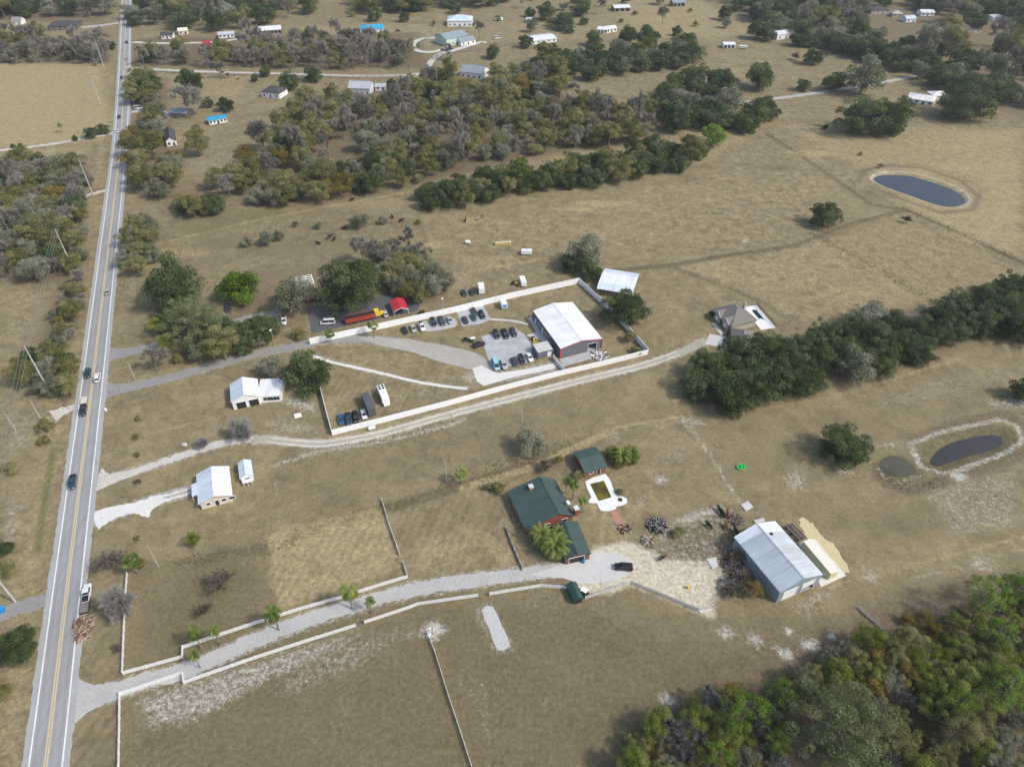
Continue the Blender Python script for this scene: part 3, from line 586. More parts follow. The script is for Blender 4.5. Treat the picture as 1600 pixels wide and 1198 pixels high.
def proto(kind, var, crown_me, trunk_mb, bark, h0, h1):
    PROTO.setdefault(kind, []).append((crown_me, trunk_mb.mesh('trunk', bark), h0, h1))
for i in range(4):
    proto('oak', i, crown(100+i, 40, .29, 8500, .038, .78, -.8, mat_=L_OAK), trunk_mesh(i, .64, .35, .06, .55), TRUNK, .64, .7)
for i in range(3):
    proto('bigoak', i, crown(140+i, 85, .20, 18000, .025, .78, -.8, mat_=L_OAK, tonevar=.25), trunk_mesh(i+5, .64, .35, .05, .6, 8), TRUNK, .64, .7)
    proto('moss', i, crown(180+i, 36, .27, 6500, .036, .78, -.7, mat_=L_MOSS, bare=700), trunk_mesh(i+9, .72, .4, .05, .6), TBARE, .72, .7)
    proto('olive', i, crown(200+i, 34, .29, 6500, .038, .85, -.55, mat_=L_OLIVE, bare=350), trunk_mesh(i+12, 1.05, .5, .05, .5), TBARE, 1.05, .85)
    proto('nearolive', i, crown(230+i, 70, .20, 15000, .022, .85, -.55, mat_=L_OLIVE, bare=500), trunk_mesh(i+12, 1.05, .5, .05, .5), TBARE, 1.05, .85)
    proto('nearmoss', i, crown(260+i, 120, .15, 30000, .0145, .72, -.5, mat_=L_MOSS, tonevar=.2, bare=700), trunk_mesh(i+12, .95, .5, .05, .5, 9), TBARE, .95, .85)
    proto('shrub', i, crown(300+i, 18, .34, 3000, .05, .7, -.3, mat_=L_OLIVE), trunk_mesh(i+22, .55, .3, .05, .4, 4), TRUNK, .55, .7)
    proto('rust', i, crown(320+i, 28, .27, 5000, .034, .8, -.5, mat_=L_RUST, bare=200), trunk_mesh(i+22, .9, .4, .045, .4, 5), TBARE, .9, .8)
    proto('lime', i, crown(340+i, 40, .27, 9000, .034, .8, -.75, mat_=L_LIME), trunk_mesh(i+25, .72, .3, .05, .5), TRUNK, .72, .75)
    proto('twigball', i, crown(390+i, 40, .34, 300, .03, .8, -.6, mat_=L_NGREY, bare=7500), trunk_mesh(i+41, .75, .4, .045, .6, 8), mat('pale_bark', (.22, .21, .195), .9, var=.2, scale=3), .75, .8)
    proto('nearoak', i, crown(460+i, 120, .15, 30000, .0145, .78, -.7, mat_=L_NOAK, tonevar=.22, bare=300), trunk_mesh(i+51, .7, .4, .045, .6, 9), TBARE, .7, .8)
    proto('nearyg', i, crown(380+i, 55, .22, 12000, .024, .85, -.5, mat_=L_YG, bare=200), trunk_mesh(i+31, 1.0, .4, .05, .5, 6), TBARE, 1.0, .8)
    proto('brush', i, crown(360+i, 12, .40, 200, .06, .6, -.2, mat_=L_BROWN, bare=1300), trunk_mesh(i+28, .5, .3, .03, .5, 6), TRUNK, .5, .6)
def bare_tree(seed, n1, m_, upright=1., fluff=1700):
    """limbs that fork three times, plus fine twigs as slim blades"""
    rng = random.Random(seed); b = MB(); tips = []
    def grow_(p, d, L, r, lev):
        q = tuple(p[i]+d[i]*L for i in range(3)); b.tube([p, q], [r, r*.6], 4 if lev < 2 else 3)
        if lev == 3: tips.append((p, q, d)); return
        for _ in range(3 if lev else n1):
            e = [d[i]*.75+rng.gauss(0, .55) for i in range(3)]; e[2] += .28*upright; s = math.sqrt(sum(x*x for x in e)); e = [x/s for x in e]
            grow_(q, e, L*rng.uniform(.58, .8), r*.55, lev+1)
    grow_((0, 0, -1.0), (0, 0, 1), .62, .034, 0)
    nr = np.random.default_rng(seed); k = nr.choice(len(tips), fluff); A = np.array([t[0] for t in tips])[k]; B = np.array([t[1] for t in tips])[k]; D = np.array([t[2] for t in tips])[k]
    t = nr.uniform(0, 1.1, fluff)[:, None]; base = A+(B-A)*t; d = D+nr.normal(0, .6, (fluff, 3)); d[:, 2] += .25*upright; d /= np.linalg.norm(d, axis=1)[:, None]
    L = nr.uniform(.08, .26, fluff)[:, None]; side = np.cross(d, nr.normal(0, 1, (fluff, 3))); side /= np.linalg.norm(side, axis=1)[:, None]; side *= nr.uniform(.005, .014, fluff)[:, None]
    V = np.stack([base-side, base+side, base+d*L+side*.3, base+d*L-side*.3], 1).reshape(-1, 3)
    return quadmesh('crown', V, nr.normal(.55, .22, fluff), m_), b
for i in range(4):
    c, t = bare_tree(400+i, 5, L_GREY, 1.2, 5000); proto('bare', i, c, t, TBARE, 1.0, .9)
for i in range(2):
    c, t = bare_tree(440+i, 6, L_GREY, .5, 6000); proto('bareround', i, c, t, TBARE, 1.0, .9)
    c, t = bare_tree(450+i, 6, L_NGREY, .6, 9000); proto('nearbare', i, c, t, mat('pale_bark', (.22, .21, .195), .9, var=.2, scale=3), 1.0, .9)
def pine(seed, nclump=30, leaf=95):
    rng = np.random.default_rng(seed); b = MB(); b.tube([(0, 0, -1.9), (.05, .03, -.7), (.02, .06, .65)], [.05, .04, .015], 6); P = []; N = []; T = []
    for i in range(nclump):
        z = rng.uniform(-.55, .75); r = (1-max(0, z)*.75)*rng.uniform(.35, 1.0)*.95; a = rng.uniform(0, 2*pi); c = np.array([cos(a)*r, sin(a)*r, z+.12*r])
        b.tube([(.03, .04, z-.1), tuple(c)], [.014, .005], 3)
        d = sph(rng, leaf); d[:, 2] = abs(d[:, 2])*.9+.05; P.append(c+d*np.array([.24, .24, .13])*rng.uniform(.4, 1, (leaf, 1))); N.append(d); T.append(rng.normal(.5, .13, leaf)+rng.normal(0, .15))
    P = np.vstack(P); N = np.vstack(N); V = leafcloud(P, N, rng.uniform(.03, .065, len(P)), .32, rng, .9)
    return quadmesh('crown', V, np.concatenate(T), L_PINE), b
for i in range(3):
    c, t = pine(500+i); proto('pine', i, c, t, TRUNK, 1.9, .8)
def palm(seed, nfr, h0, droop, leafl, width, m_, fan=False):
    rng = random.Random(seed); V = []; T = []; b = MB(); b.tube([(0, 0, -h0), (.03, .02, -h0*.4), (0, 0, 0)], [.085, .065, .07], 7)
    for i in range(nfr):
        a = rng.uniform(0, 2*pi); el = rng.uniform(-.55, 1.35); L = leafl*rng.uniform(.8, 1.1); p = np.zeros(3); pts = [p]; e = el
        for s in range(6):
            d = np.array([cos(a)*cos(e), sin(a)*cos(e), sin(e)]); p = p+d*L/6; pts.append(p); e -= droop*(.2+.25*s)/2
        side = np.array([-sin(a), cos(a), 0.]); tn = rng.gauss(.5, .16)-(.18 if el < 0 else 0)
        if fan:
            hub = pts[3]
            for k in range(9):
                t = (k-4)/4*1.25; dd = (pts[5]-pts[3]); dd = dd/np.linalg.norm(dd); q = hub+(dd*cos(t)+side*sin(t))*L*.55-np.array([0, 0, .05+.12*abs(t)])*L*.5
                w2 = np.cross(q-hub, (0, 0, 1.)); w2 = w2/(np.linalg.norm(w2)+1e-9)*.05*L; m1 = (hub+q)/2
                V += [hub, m1-w2, q, m1+w2]; T.append(tn+rng.gauss(0, .07))
        else:
            for s in range(1, 6):
                for sg in (1, -1):
                    for j in range(2):
                        o = pts[s]+(pts[s+1]-pts[s])*j*.5; al = (pts[s+1]-pts[s]); al = al/np.linalg.norm(al); q = o+side*sg*width*(1-abs(s-3)*.17)+al*width*.75-np.array([0, 0, width*.45]); w2 = al*.035*leafl
                        V += [o-w2, o+w2, q+w2*.3, q-w2*.3]; T.append(tn+rng.gauss(0, .08))
            for s in range(6): V += [pts[s]-side*.012, pts[s]+side*.012, pts[s+1]+side*.01, pts[s+1]-side*.01]; T.append(.8)
    return quadmesh('crown', np.array(V), np.array(T), m_), b
for i in range(3):
    c, t = palm(600+i, 30, 2.9, 1.0, 1.05, .24, L_PALM); proto('queenpalm', i, c, t, TBARE, 2.9, .7)
    c, t = palm(620+i, 34, 2.2, .7, 1.0, .3, L_PALM, True); proto('fanpalm', i, c, t, TBARE, 2.2, .8)
    c, t = palm(640+i, 64, .9, .85, 1.1, .20, L_PALM); proto('datepalm', i, c, t, TRUNK, .9, .8)

TREENAME = {'oak': 'oak_tree', 'bigoak': 'live_oak_tree', 'moss': 'mossy_oak_tree', 'nearmoss': 'mossy_oak_tree', 'olive': 'broadleaf_tree', 'nearolive': 'broadleaf_tree', 'nearyg': 'leafy_tree', 'twigball': 'bare_tree', 'nearoak': 'oak_tree', 'shrub': 'shrub', 'rust': 'rusty_tree', 'lime': 'bright_tree', 'brush': 'brush_clump',
            'bare': 'bare_tree', 'bareround': 'bare_tree', 'nearbare': 'bare_tree', 'pine': 'pine_tree', 'queenpalm': 'palm_tree', 'fanpalm': 'palm_tree', 'datepalm': 'palm_tree'}
LOOK = {'oak': 'dark green oak tree', 'bigoak': 'broad dark oak tree', 'moss': 'grey-green moss-hung oak tree', 'nearmoss': 'grey-green moss-hung tree', 'olive': 'olive-green leafy tree', 'nearolive': 'olive-green leafy tree', 'nearyg': 'yellow-green leafy tree', 'twigball': 'grey leafless tree', 'nearoak': 'mid-green oak tree', 'shrub': 'low olive-green shrub', 'rust': 'rusty orange-leaved tree',
        'lime': 'bright green tree', 'brush': 'brown leafless brush clump', 'bare': 'grey leafless tree', 'bareround': 'grey leafless tree', 'nearbare': 'pale leafless tree', 'pine': 'bright green pine tree', 'queenpalm': 'feather-leaved palm', 'fanpalm': 'fan-leaved palm', 'datepalm': 'thick date palm'}
CAT = {'shrub': 'shrub', 'brush': 'brush', 'queenpalm': 'palm', 'fanpalm': 'palm', 'datepalm': 'palm'}
TCOUNT = 0
def tree_at(kind, x, y, rad, label, group=None, hs=1.0):
    """a tree whose crown has radius rad metres, standing at x, y"""
    global TCOUNT
    TCOUNT += 1; v = PROTO[kind]; cm, tm, h0, h1 = v[random.randrange(len(v))]
    rz = random.uniform(0, 2*pi); r = empty(TREENAME[kind], (x, y, 0), rz, label, CAT.get(kind, 'tree'), group)
    sc = (rad*random.uniform(.82, 1.15), rad*random.uniform(.82, 1.15), rad*hs)
    for nm, me_ in (('trunk', tm), ('crown', cm)):
        link(nm, me_, r, (0, 0, h0*rad*hs), 0, sc)
    return r
def tree(kind, px, py, rpx, label, group=None, hs=1.0):
    """crown centre at a pixel of the photograph, crown radius in its pixels"""
    rpx *= 1.17; rad = rpx/ppm(px, py); h0 = PROTO[kind][0][2]
    for _ in range(3):
        x, y, _z = G(px, py, h0*rad*hs); d = y*cos(PITCH)+(H-h0*rad*hs)*sin(PITCH); rad = rpx*d/FPX
    return tree_at(kind, x, y, rad, label, group, hs)
# places where the photograph shows a building or yard clear of trees
KEEP = [(540, 112, 605, 142), (715, 92, 762, 118), (255, 200, 284, 232), (400, 28, 442, 52), (560, 30, 602, 50), (325, 176, 362, 194), (404, 120, 440, 150), (70, 26, 132, 50), (12, 20, 34, 36), (248, 40, 298, 62), (338, 42, 372, 58), (258, 160, 296, 184), (205, 160, 225, 176), (308, 58, 330, 74),
        (828, 50, 874, 68), (930, 34, 968, 50), (1412, 12, 1466, 32), (1500, 34, 1540, 52), (1550, 18, 1578, 32), (1584, 42, 1612, 54), (1360, 2, 1414, 26), (1212, 40, 1240, 60), (1414, 138, 1490, 168), (690, 12, 760, 74), (655, 60, 700, 90), (535, 208, 555, 222)]
def wood(px, phrase, kinds, spacing, r0, r1, zc=4., limit=999, seed=1):
    """individual trees spread over a stretch of woodland; kinds: {kind: weight}"""
    rng = random.Random(seed); P = [G(*p, zc)[:2] for p in px]; X0, X1 = min(p[0] for p in P), max(p[0] for p in P); Y0, Y1 = min(p[1] for p in P), max(p[1] for p in P)
    def ins(x, y):
        r = False; n = len(P)
        for i in range(n):
            a, b = P[i], P[(i+1) % n]
            if (a[1] > y) != (b[1] > y) and x < (b[0]-a[0])*(y-a[1])/(b[1]-a[1]+1e-12)+a[0]: r = not r
        return r
    pts = []; tries = 0
    while tries < 9000 and len(pts) < limit:
        tries += 1; x, y = rng.uniform(X0, X1), rng.uniform(Y0, Y1)
        if not ins(x, y): continue
        s = spacing*rng.uniform(.75, 1.3)
        if all((x-a)**2+(y-c)**2 > s*s for a, c in pts): pts.append((x, y))
    ks = list(kinds); ws = [kinds[k] for k in ks]
    PX = [p[0] for p in px]; PY = [p[1] for p in px]; lx, hx_, ly_, hy_ = min(PX), max(PX), min(PY), max(PY)
    for x, y in pts:
        k = rng.choices(ks, ws)[0]; rad = rng.uniform(r0, r1)*(.65 if k in ('shrub', 'brush') else 1); hz = rng.uniform(1.15, 1.6) if k == 'bare' else rng.uniform(.8, 1.2)
        qx, qy = topix(x, y, rad*.9); rp_ = rad*ppm(qx, qy)*.55
        if qx < -45 or qx > 1645 or qy < -rp_*1.6-4 or qy > 1250: continue
        if any(a-rp_ < qx < c+rp_ and b_-rp_*.2 < qy < d_+rp_*1.5 for a, b_, c, d_ in KEEP): continue
        t3 = (qx-lx)/(hx_-lx+1e-6); part = ('back' if qy < (ly_+hy_)/2 else 'front')+' '+('left' if t3 < .34 else 'middle' if t3 < .67 else 'right')
        size = 'small ' if rad < (r0+(r1-r0)*.33) else 'large ' if rad > (r0+(r1-r0)*.67) else ''
        if len(f'{size}{LOOK[k]} {phrase} {part}'.split()) > 16: size = ''
        if len(f'{LOOK[k]} {phrase} {part}'.split()) > 16: part = part.split()[1]
        tree_at(k, x, y, rad, f'{size}{LOOK[k]} {phrase}, {part}', f'trees {phrase}' if k not in ('shrub', 'brush') else f'shrubs {phrase}', hz)
    return len(pts)
# --- the woods
MIXED = {'shrub': 1.5, 'olive': 5.5, 'moss': 3, 'bare': 2.4, 'oak': 1.6, 'rust': .45, 'bareround': .8}
wood([(345, 288), (405, 228), (470, 160), (560, 138), (690, 118), (830, 112), (905, 150), (1035, 180), (1000, 215), (870, 225), (740, 250), (600, 292), (470, 312), (380, 312)], 'in the wide mixed wood behind the cattle pasture', MIXED, 9.3, 5.0, 8.2, seed=3)
wood([(225, 78), (300, 74), (400, 68), (480, 58), (640, 72), (662, 86), (655, 102), (420, 98), (222, 94)], 'in the grey wood beyond the cross road', {'bare': 6, 'moss': 2, 'olive': 2, 'oak': .5}, 10.5, 5.2, 8.5, seed=4)
wood([(-60, 60), (60, 60), (160, 66), (172, 80), (168, 92), (-60, 88)], 'in the grey thicket by the top left field', {'bare': 7, 'moss': 1.5, 'olive': 1.2}, 10, 5, 8.5, seed=5)
wood([(-60, -40), (186, -40), (182, 6), (150, 22), (60, 22), (-60, 22)], 'behind the dark-roofed house at the top left', {'oak': 4, 'moss': 3, 'olive': 2, 'bare': 2}, 19, 8, 12, seed=6)
wood([(205, -30), (490, -30), (500, 12), (330, 46), (300, 40), (205, 32)], 'right of the highway at the top', {'oak': 5, 'moss': 3, 'olive': 2, 'bare': 1.4}, 19, 8, 12, seed=7)
wood([(555, -18), (800, -18), (785, 2), (700, 8), (620, 14), (560, 18)], 'in the far tree belt at the top edge', {'oak': 3, 'olive': 3, 'bare': 3}, 13, 7.5, 10, seed=8)
wood([(-30, 262), (60, 250), (130, 262), (136, 330), (130, 410), (60, 425), (-30, 420)], 'in the scrubby wood left of the highway', {'moss': 5, 'olive': 2.5, 'oak': 2, 'bare': 1.5, 'bareround': 1, 'rust': .4}, 8.8, 4.6, 7.5, seed=9)
wood([(90, 440), (125, 425), (128, 455), (112, 520), (70, 560), (85, 500)], 'along the left verge of the highway', {'olive': 3, 'moss': 3, 'shrub': 3, 'rust': 1, 'bareround': 2}, 5.2, 2.6, 4.2, seed=10)
wood([(35, 560), (80, 545), (112, 570), (105, 605), (60, 610), (35, 590)], 'round the leaning pole left of the highway', {'oak': 3, 'olive': 3, 'moss': 2}, 5.5, 3.2, 4.8, seed=11)
wood([(205, 135), (235, 118), (240, 150), (232, 160), (206, 158)], 'beside the highway opposite the top left field', {'oak': 3, 'olive': 2}, 9, 5.5, 7, seed=12)
wood([(204, 182), (250, 172), (262, 215), (275, 265), (262, 300), (205, 300), (198, 240)], 'right beside the highway above the pasture', {'moss': 4, 'olive': 3, 'oak': 1, 'rust': .6}, 11.5, 6, 8.5, seed=13)
wood([(192, 370), (215, 340), (240, 355), (240, 400), (215, 420), (192, 408)], 'in the mossy clump on the right verge', {'moss': 5, 'olive': 2}, 6, 3.6, 5.2, seed=14)
wood([(280, 315), (330, 305), (340, 322), (290, 332)], 'at the near end of the pasture strip', {'olive': 3, 'moss': 2, 'oak': 2}, 6, 3.5, 5.5, seed=15)
wood([(655, 300), (715, 280), (800, 262), (860, 268), (940, 245), (1000, 238), (1060, 228), (1095, 232), (1090, 252), (1000, 268), (900, 285), (810, 300), (720, 318), (665, 318)], 'in the dark hedgerow across the pasture', {'oak': 6, 'bigoak': 2, 'olive': 2.2, 'moss': .6}, 9, 4.8, 8, seed=16)
wood([(835, 95), (900, 80), (955, 75), (1010, 70), (1075, 72), (1085, 90), (1040, 105), (1000, 105), (930, 120), (840, 118)], 'in the oak belt behind the mixed wood', {'oak': 6, 'moss': 3, 'olive': 1}, 14, 5.5, 10, seed=17)
wood([(1040, 165), (1065, 120), (1120, 125), (1150, 165), (1200, 170), (1200, 195), (1130, 195), (1050, 195)], 'in the oak clump above the hedgerow', {'oak': 6, 'moss': 2, 'bigoak': 2}, 14, 7.5, 10.5, seed=18)
wood([(1100, -30), (1640, -30), (1640, 120), (1560, 130), (1440, 80), (1330, 55), (1200, 45), (1180, 20)], 'in the wooded suburb at the top right', {'oak': 6, 'moss': 3, 'olive': 2, 'bare': 1.2}, 18.5, 7.5, 13, seed=19)
wood([(1180, 52), (1240, 48), (1300, 58), (1400, 82), (1470, 112), (1560, 140), (1640, 150), (1640, 160), (1520, 150), (1430, 118), (1330, 78), (1250, 66)], 'along the front of the top right suburb', {'oak': 7, 'moss': 3, 'bigoak': 1}, 12.5, 6.5, 10.5, seed=20)
wood([(1075, 600), (1110, 570), (1180, 540), (1290, 530), (1310, 560), (1290, 590), (1200, 610), (1150, 625), (1090, 615)], 'in the big oak row right of the grey house', {'bigoak': 6, 'oak': 2}, 10, 6.8, 9, seed=21)
wood([(1310, 525), (1340, 490), (1400, 500), (1430, 545), (1420, 560), (1340, 585), (1310, 570)], 'in the middle of the long oak row', {'bigoak': 5, 'moss': 2}, 9.5, 6, 8.4, seed=22)
wood([(1435, 505), (1500, 475), (1560, 455), (1640, 440), (1640, 505), (1560, 525), (1450, 540)], 'in the far end of the long oak row', {'bigoak': 6, 'oak': 1}, 10.5, 7, 9.2, seed=23)
wood([(555, 398), (600, 378), (660, 385), (665, 405), (600, 410)], 'in the leafless clump behind the tarmac yard', {'bare': 4, 'bareround': 3, 'moss': 2}, 5.6, 3.8, 5.5, seed=24)
wood([(590, 420), (640, 412), (690, 425), (700, 450), (650, 462), (600, 440)], 'over the tarmac yard', {'moss': 4, 'olive': 3, 'rust': 1.5}, 6.2, 4.5, 6.2, seed=25)
wood([(470, 8), (560, 20), (640, 24), (700, 12), (800, -8), (1120, -12), (1190, 25), (1010, 62), (800, 48), (640, 36)], 'scattered over the far paddocks', {'oak': 5, 'moss': 2, 'shrub': 3, 'bare': 1.5}, 33, 4.0, 7.0, seed=32)
# the near wood at the lower right
wood([(950, 1230), (1010, 1140), (1090, 1105), (1150, 1080), (1190, 1085), (1230, 1140), (1200, 1230)], 'at the left end of the near wood', {'nearolive': 3, 'nearyg': 4, 'nearmoss': 1.5, 'rust': 1.2, 'nearbare': 2, 'shrub': 2}, 4.2, 2.8, 4.6, seed=26)
wood([(1230, 1070), (1290, 1040), (1330, 1000), (1400, 985), (1450, 990), (1470, 1050), (1380, 1075), (1270, 1090)], 'along the upper edge of the near wood', {'nearolive': 4, 'nearyg': 4, 'rust': 2.4, 'shrub': 2, 'nearmoss': 1}, 3.8, 2.4, 4.1, seed=27)
wood([(1370, 1100), (1460, 1060), (1540, 1010), (1640, 980), (1640, 1240), (1400, 1240)], 'deep in the near wood, lower right corner', {'nearolive': 4, 'nearyg': 4, 'nearmoss': 2.4, 'nearbare': 1.5, 'rust': 1, 'shrub': 2}, 4.6, 2.8, 5.0, seed=28)
wood([(1455, 985), (1500, 950), (1560, 925), (1640, 895), (1640, 1010), (1540, 1030), (1460, 1050)], 'under the tall pines at the right edge', {'shrub': 5, 'nearyg': 3, 'nearolive': 2, 'brush': 1.5}, 3.8, 1.8, 3.4, seed=30)
wood([(1420, 960), (1490, 960), (1500, 990), (1440, 985)], 'at the rusty tip of the near wood', {'rust': 4, 'nearolive': 2, 'shrub': 1}, 3.4, 1.9, 3.0, seed=29)
wood([(240, 500), (300, 480), (345, 500), (420, 495), (440, 515), (400, 535), (330, 555), (262, 555)], 'in the clump between side street and drive', {'nearmoss': 2, 'nearyg': 1.5, 'bigoak': 2.5, 'shrub': 1.5}, 6.2, 3.4, 5.2, seed=31)
# --- single trees
T = tree
T('bigoak', 268, 445, 50, 'huge dark oak beside the highway above the side street')
T('lime', 376, 448, 31, 'bright lime-green round tree by the side street')
T('nearoak', 300, 505, 46, 'broad mid-green oak between side street and tarmac drive')
T('nearolive', 345, 535, 28, 'olive-green tree leaning over the tarmac drive by the broad mid-green oak')
T('bigoak', 408, 512, 28, 'dark rounded oak left of the compound gate', None); T('bigoak', 372, 520, 22, 'smaller dark oak joining the rounded oak left of the gate')
T('bareround', 238, 560, 22, 'small grey leafless tree at the mouth of the side street')
T('bigoak', 545, 448, 52, 'huge oak spreading over the dark tarmac yard')
T('moss', 455, 462, 32, 'sparse yellowish moss-hung tree left of the white carport frame'); T('shrub', 470, 522, 13, 'round palmetto clump outside the compound corner')
T('oak', 482, 585, 33, 'dark green oak beside the white garage and wall corner'); T('moss', 420, 573, 20, 'pale grey-green tree behind the white garage')
T('twigball', 376, 672, 19, 'dead mossy tree in front of the white garage'); T('twigball', 316, 692, 10, 'small dead tree beside the sandy track')
T('moss', 826, 690, 23, 'rounded grey-green tree alone above the green-roofed house'); T('shrub', 845, 702, 9, 'small dark shrub at the foot of the rounded grey-green tree')
T('bigoak', 975, 482, 35, 'dark oak overhanging the compound wall by the warehouse')
T('moss', 915, 395, 30, 'tall yellow-grey tree behind the open metal barn'); T('oak', 890, 410, 18, 'dark oak left of the tall yellow-grey tree'); T('oak', 925, 425, 15, 'small dark oak right under the tall yellow-grey tree')
T('bigoak', 1320, 694, 38, 'round lone oak left of the murky pond'); T('oak', 1600, 610, 22, 'dark tree cut by the right edge above the murky pond')
T('oak', 1288, 338, 20, 'round dark oak alone in the pasture below the oval pond'); T('bigoak', 1345, 182, 36, 'left half of the twin oak in the far right pasture'); T('bigoak', 1388, 182, 34, 'right half of the twin oak in the far right pasture')
T('oak', 1188, 120, 25, 'rounded oak alone in the far pasture'); T('oak', 1272, 90, 14, 'leaning oak alone near the suburb trees'); T('oak', 1257, 133, 11, 'small oak left of the lane in the far pasture'); T('oak', 1302, 128, 18, 'middle-sized oak beside the far lane'); T('moss', 1352, 120, 32, 'wide grey-green oak beside the far lane')
T('oak', 1289, 199, 5, 'tiny round tree left of the twin oak'); T('bigoak', 1520, 155, 38, 'wide oak overhanging the white-roofed house'); T('oak', 1485, 168, 22, 'dark oak in front of the white-roofed house')
T('lime', 1115, 212, 17, 'bright green pine-like tree at the end of the hedgerow')
T('pine', 812, 262, 15, 'bright green pine at the left end of the hedgerow'); T('pine', 870, 262, 14, 'bright green pine in the hedgerow')
T('oak', 298, 128, 18, 'dark oak in the paddock below the cross road'); T('bareround', 288, 155, 26, 'grey spreading tree over the old cabin'); T('bare', 342, 108, 13, 'grey leafless tree beside the cross road')
T('bareround', 240, 150, 12, 'small grey tree by the highway paddock'); T('rust', 268, 250, 18, 'rusty round oak beside the highway wood'); T('olive', 305, 220, 20, 'olive tree right of the small white house'); T('olive', 335, 275, 17, 'olive bush in the clearing right of the highway'); T('olive', 375, 285, 15, 'dark olive bush at the left tip of the mixed wood')
T('oak', 325, 160, 10, 'small tree left of the blue-roofed trailer'); T('oak', 353, 165, 12, 'dark tree behind the blue-roofed trailer'); T('lime', 395, 200, 10, 'small bright green tree beside the mixed wood')
T('oak', 452, 128, 16, 'dark oak hiding the right end of the dark-roofed cottage'); T('olive', 480, 150, 17, 'olive tree right of the dark-roofed cottage'); T('oak', 414, 112, 10, 'small oak behind the dark-roofed cottage'); T('oak', 490, 116, 14, 'round oak beside the cross road right of the cottage'); T('oak', 398, 122, 7, 'small round tree left of the dark-roofed cottage'); T('moss', 232, 198, 13, 'grey-green tree above the small white house'); T('oak', 612, 132, 9, 'dark tree right of the wood edge shed')
T('oak', 908, 12, 16, 'round oak alone at the top edge'); T('oak', 853, 20, 14, 'dark tree near the top edge paddocks'); T('oak', 880, 35, 15, 'dark oak left of the white farm roofs'); T('oak', 823, 65, 12, 'dark oak beside the long white cottage'); T('oak', 980, 55, 14, 'dark oak right of the white farm roofs'); T('oak', 928, 62, 12, 'oak below the white farm roofs'); T('oak', 860, 85, 15, 'oak at the edge of the mixed wood')
T('oak', 770, 82, 12, 'pair-standing oak right of the pale green house'); T('bare', 699, 78, 12, 'leafless tree on the grass before the pale green house'); T('bare', 748, 45, 14, 'brownish leafless tree behind the pale green house'); T('oak', 719, 33, 6, 'dark shrub before the white farmhouse')
T('oak', 1007, 155, 7, 'round bush in the clearing by the mixed wood'); T('lime', 20, 228, 4, 'small green tree on the farm track left edge')
for px, py, r, w_ in ((32, 230, 6, 'by the farm track'), (117, 216, 5, 'beside the twin verge trees')): T('lime', px, py, r, f'small round green bush {w_}')
T('oak', 142, 207, 10, 'left of two dark verge trees at the farm track'); T('oak', 161, 203, 9, 'right of two dark verge trees at the farm track'); T('fanpalm', 93, 196, 4.5, 'slim lone palm in the top left field')
T('moss', 90, 262, 22, 'grey-green tree in the grass left of the highway'); T('brush', 24, 270, 7, 'brown bush left of the grey-green verge tree'); T('oak', 110, 80, 12, 'dark conifer-like tree in the grey thicket', None, 1.5); T('oak', 175, 72, 7, 'small dark tree at the highway end of the grey thicket')
T('bigoak', 22, 1008, 34, 'dark rounded tree at the left edge beside the highway'); T('shrub', 4, 1080, 18, 'dark bush at the left edge of the verge'); T('oak', 8, 855, 14, 'dark tree cut by the left edge'); T('shrub', 10, 730, 10, 'small green tree at the left edge'); T('olive', 5, 890, 14, 'olive bush under the dark tree at the left edge')
T('shrub', 70, 668, 13, 'dark green bush at the left verge driveway'); T('shrub', 68, 688, 10, 'smaller green bush below the left verge driveway'); T('shrub', 20, 735, 8, 'green bush on bare ground left of the highway')
T('twigball', 188, 945, 31, 'large grey leafless tree beside the parked white truck'); T('brush', 170, 880, 22, 'bare brown thicket by the highway above the leafless tree')
T('nearyg', 302, 842, 12, 'lone round green tree below the white house'); T('fanpalm', 205, 876, 13, 'small green palm at the roadside thicket'); T('rust', 220, 880, 9, 'yellowish bush right of the roadside palm')
T('brush', 350, 912, 26, 'tangled brown brush pile in the fenced field'); T('brush', 318, 955, 14, 'smaller brush pile below the tangled brush in the fenced field'); T('brush', 180, 1015, 10, 'low bare bush beside the white fence')
T('queenpalm', 302, 988, 14, 'yellowish palm at the left of the drive fence'); T('queenpalm', 334, 985, 12, 'thin palm second along the drive fence'); T('queenpalm', 303, 1024, 11, 'short green palm standing on the drive edge')
T('queenpalm', 426, 958, 14, 'green palm leaning over the upper drive fence'); T('queenpalm', 543, 922, 15, 'bushy palm with a rusty shrub at the upper drive fence'); T('rust', 552, 930, 8, 'rusty shrub at the foot of the bushy palm'); T('queenpalm', 577, 940, 9, 'small pale palm on the near side of the drive')
T('fanpalm', 720, 738, 10, 'lone fan palm beside the pole in the middle field'); T('shrub', 778, 762, 11, 'yellow-green shrub at the corner of the green-roofed house'); T('shrub', 766, 760, 9, 'grey-green shrub left of the corner shrub')
T('datepalm', 846, 836, 19, 'left of the big date palms before the green-roofed house'); T('datepalm', 868, 853, 22, 'front big date palm before the green-roofed house'); T('datepalm', 872, 832, 14, 'rear big date palm before the green-roofed house')
T('queenpalm', 897, 756, 11, 'green palm between the house and the pool'); T('shrub', 904, 742, 10, 'dark bush below the pool house'); T('queenpalm', 911, 781, 9, 'small palm at the house corner by the pool'); T('queenpalm', 885, 752, 8, 'palm against the green roof edge'); T('shrub', 968, 768, 7, 'yellow bush right of the pool')
T('datepalm', 957, 706, 12, 'left palm of the clump beside the pool house'); T('datepalm', 972, 713, 14, 'middle palm of the clump beside the pool house'); T('datepalm', 985, 710, 13, 'right palm of the clump beside the pool house'); T('shrub', 965, 722, 12, 'dense bush under the palm clump')
T('brush', 850, 728, 14, 'dark brush heap above the green-roofed house'); T('rust', 872, 718, 7, 'orange-tipped bush beside the brush heap')
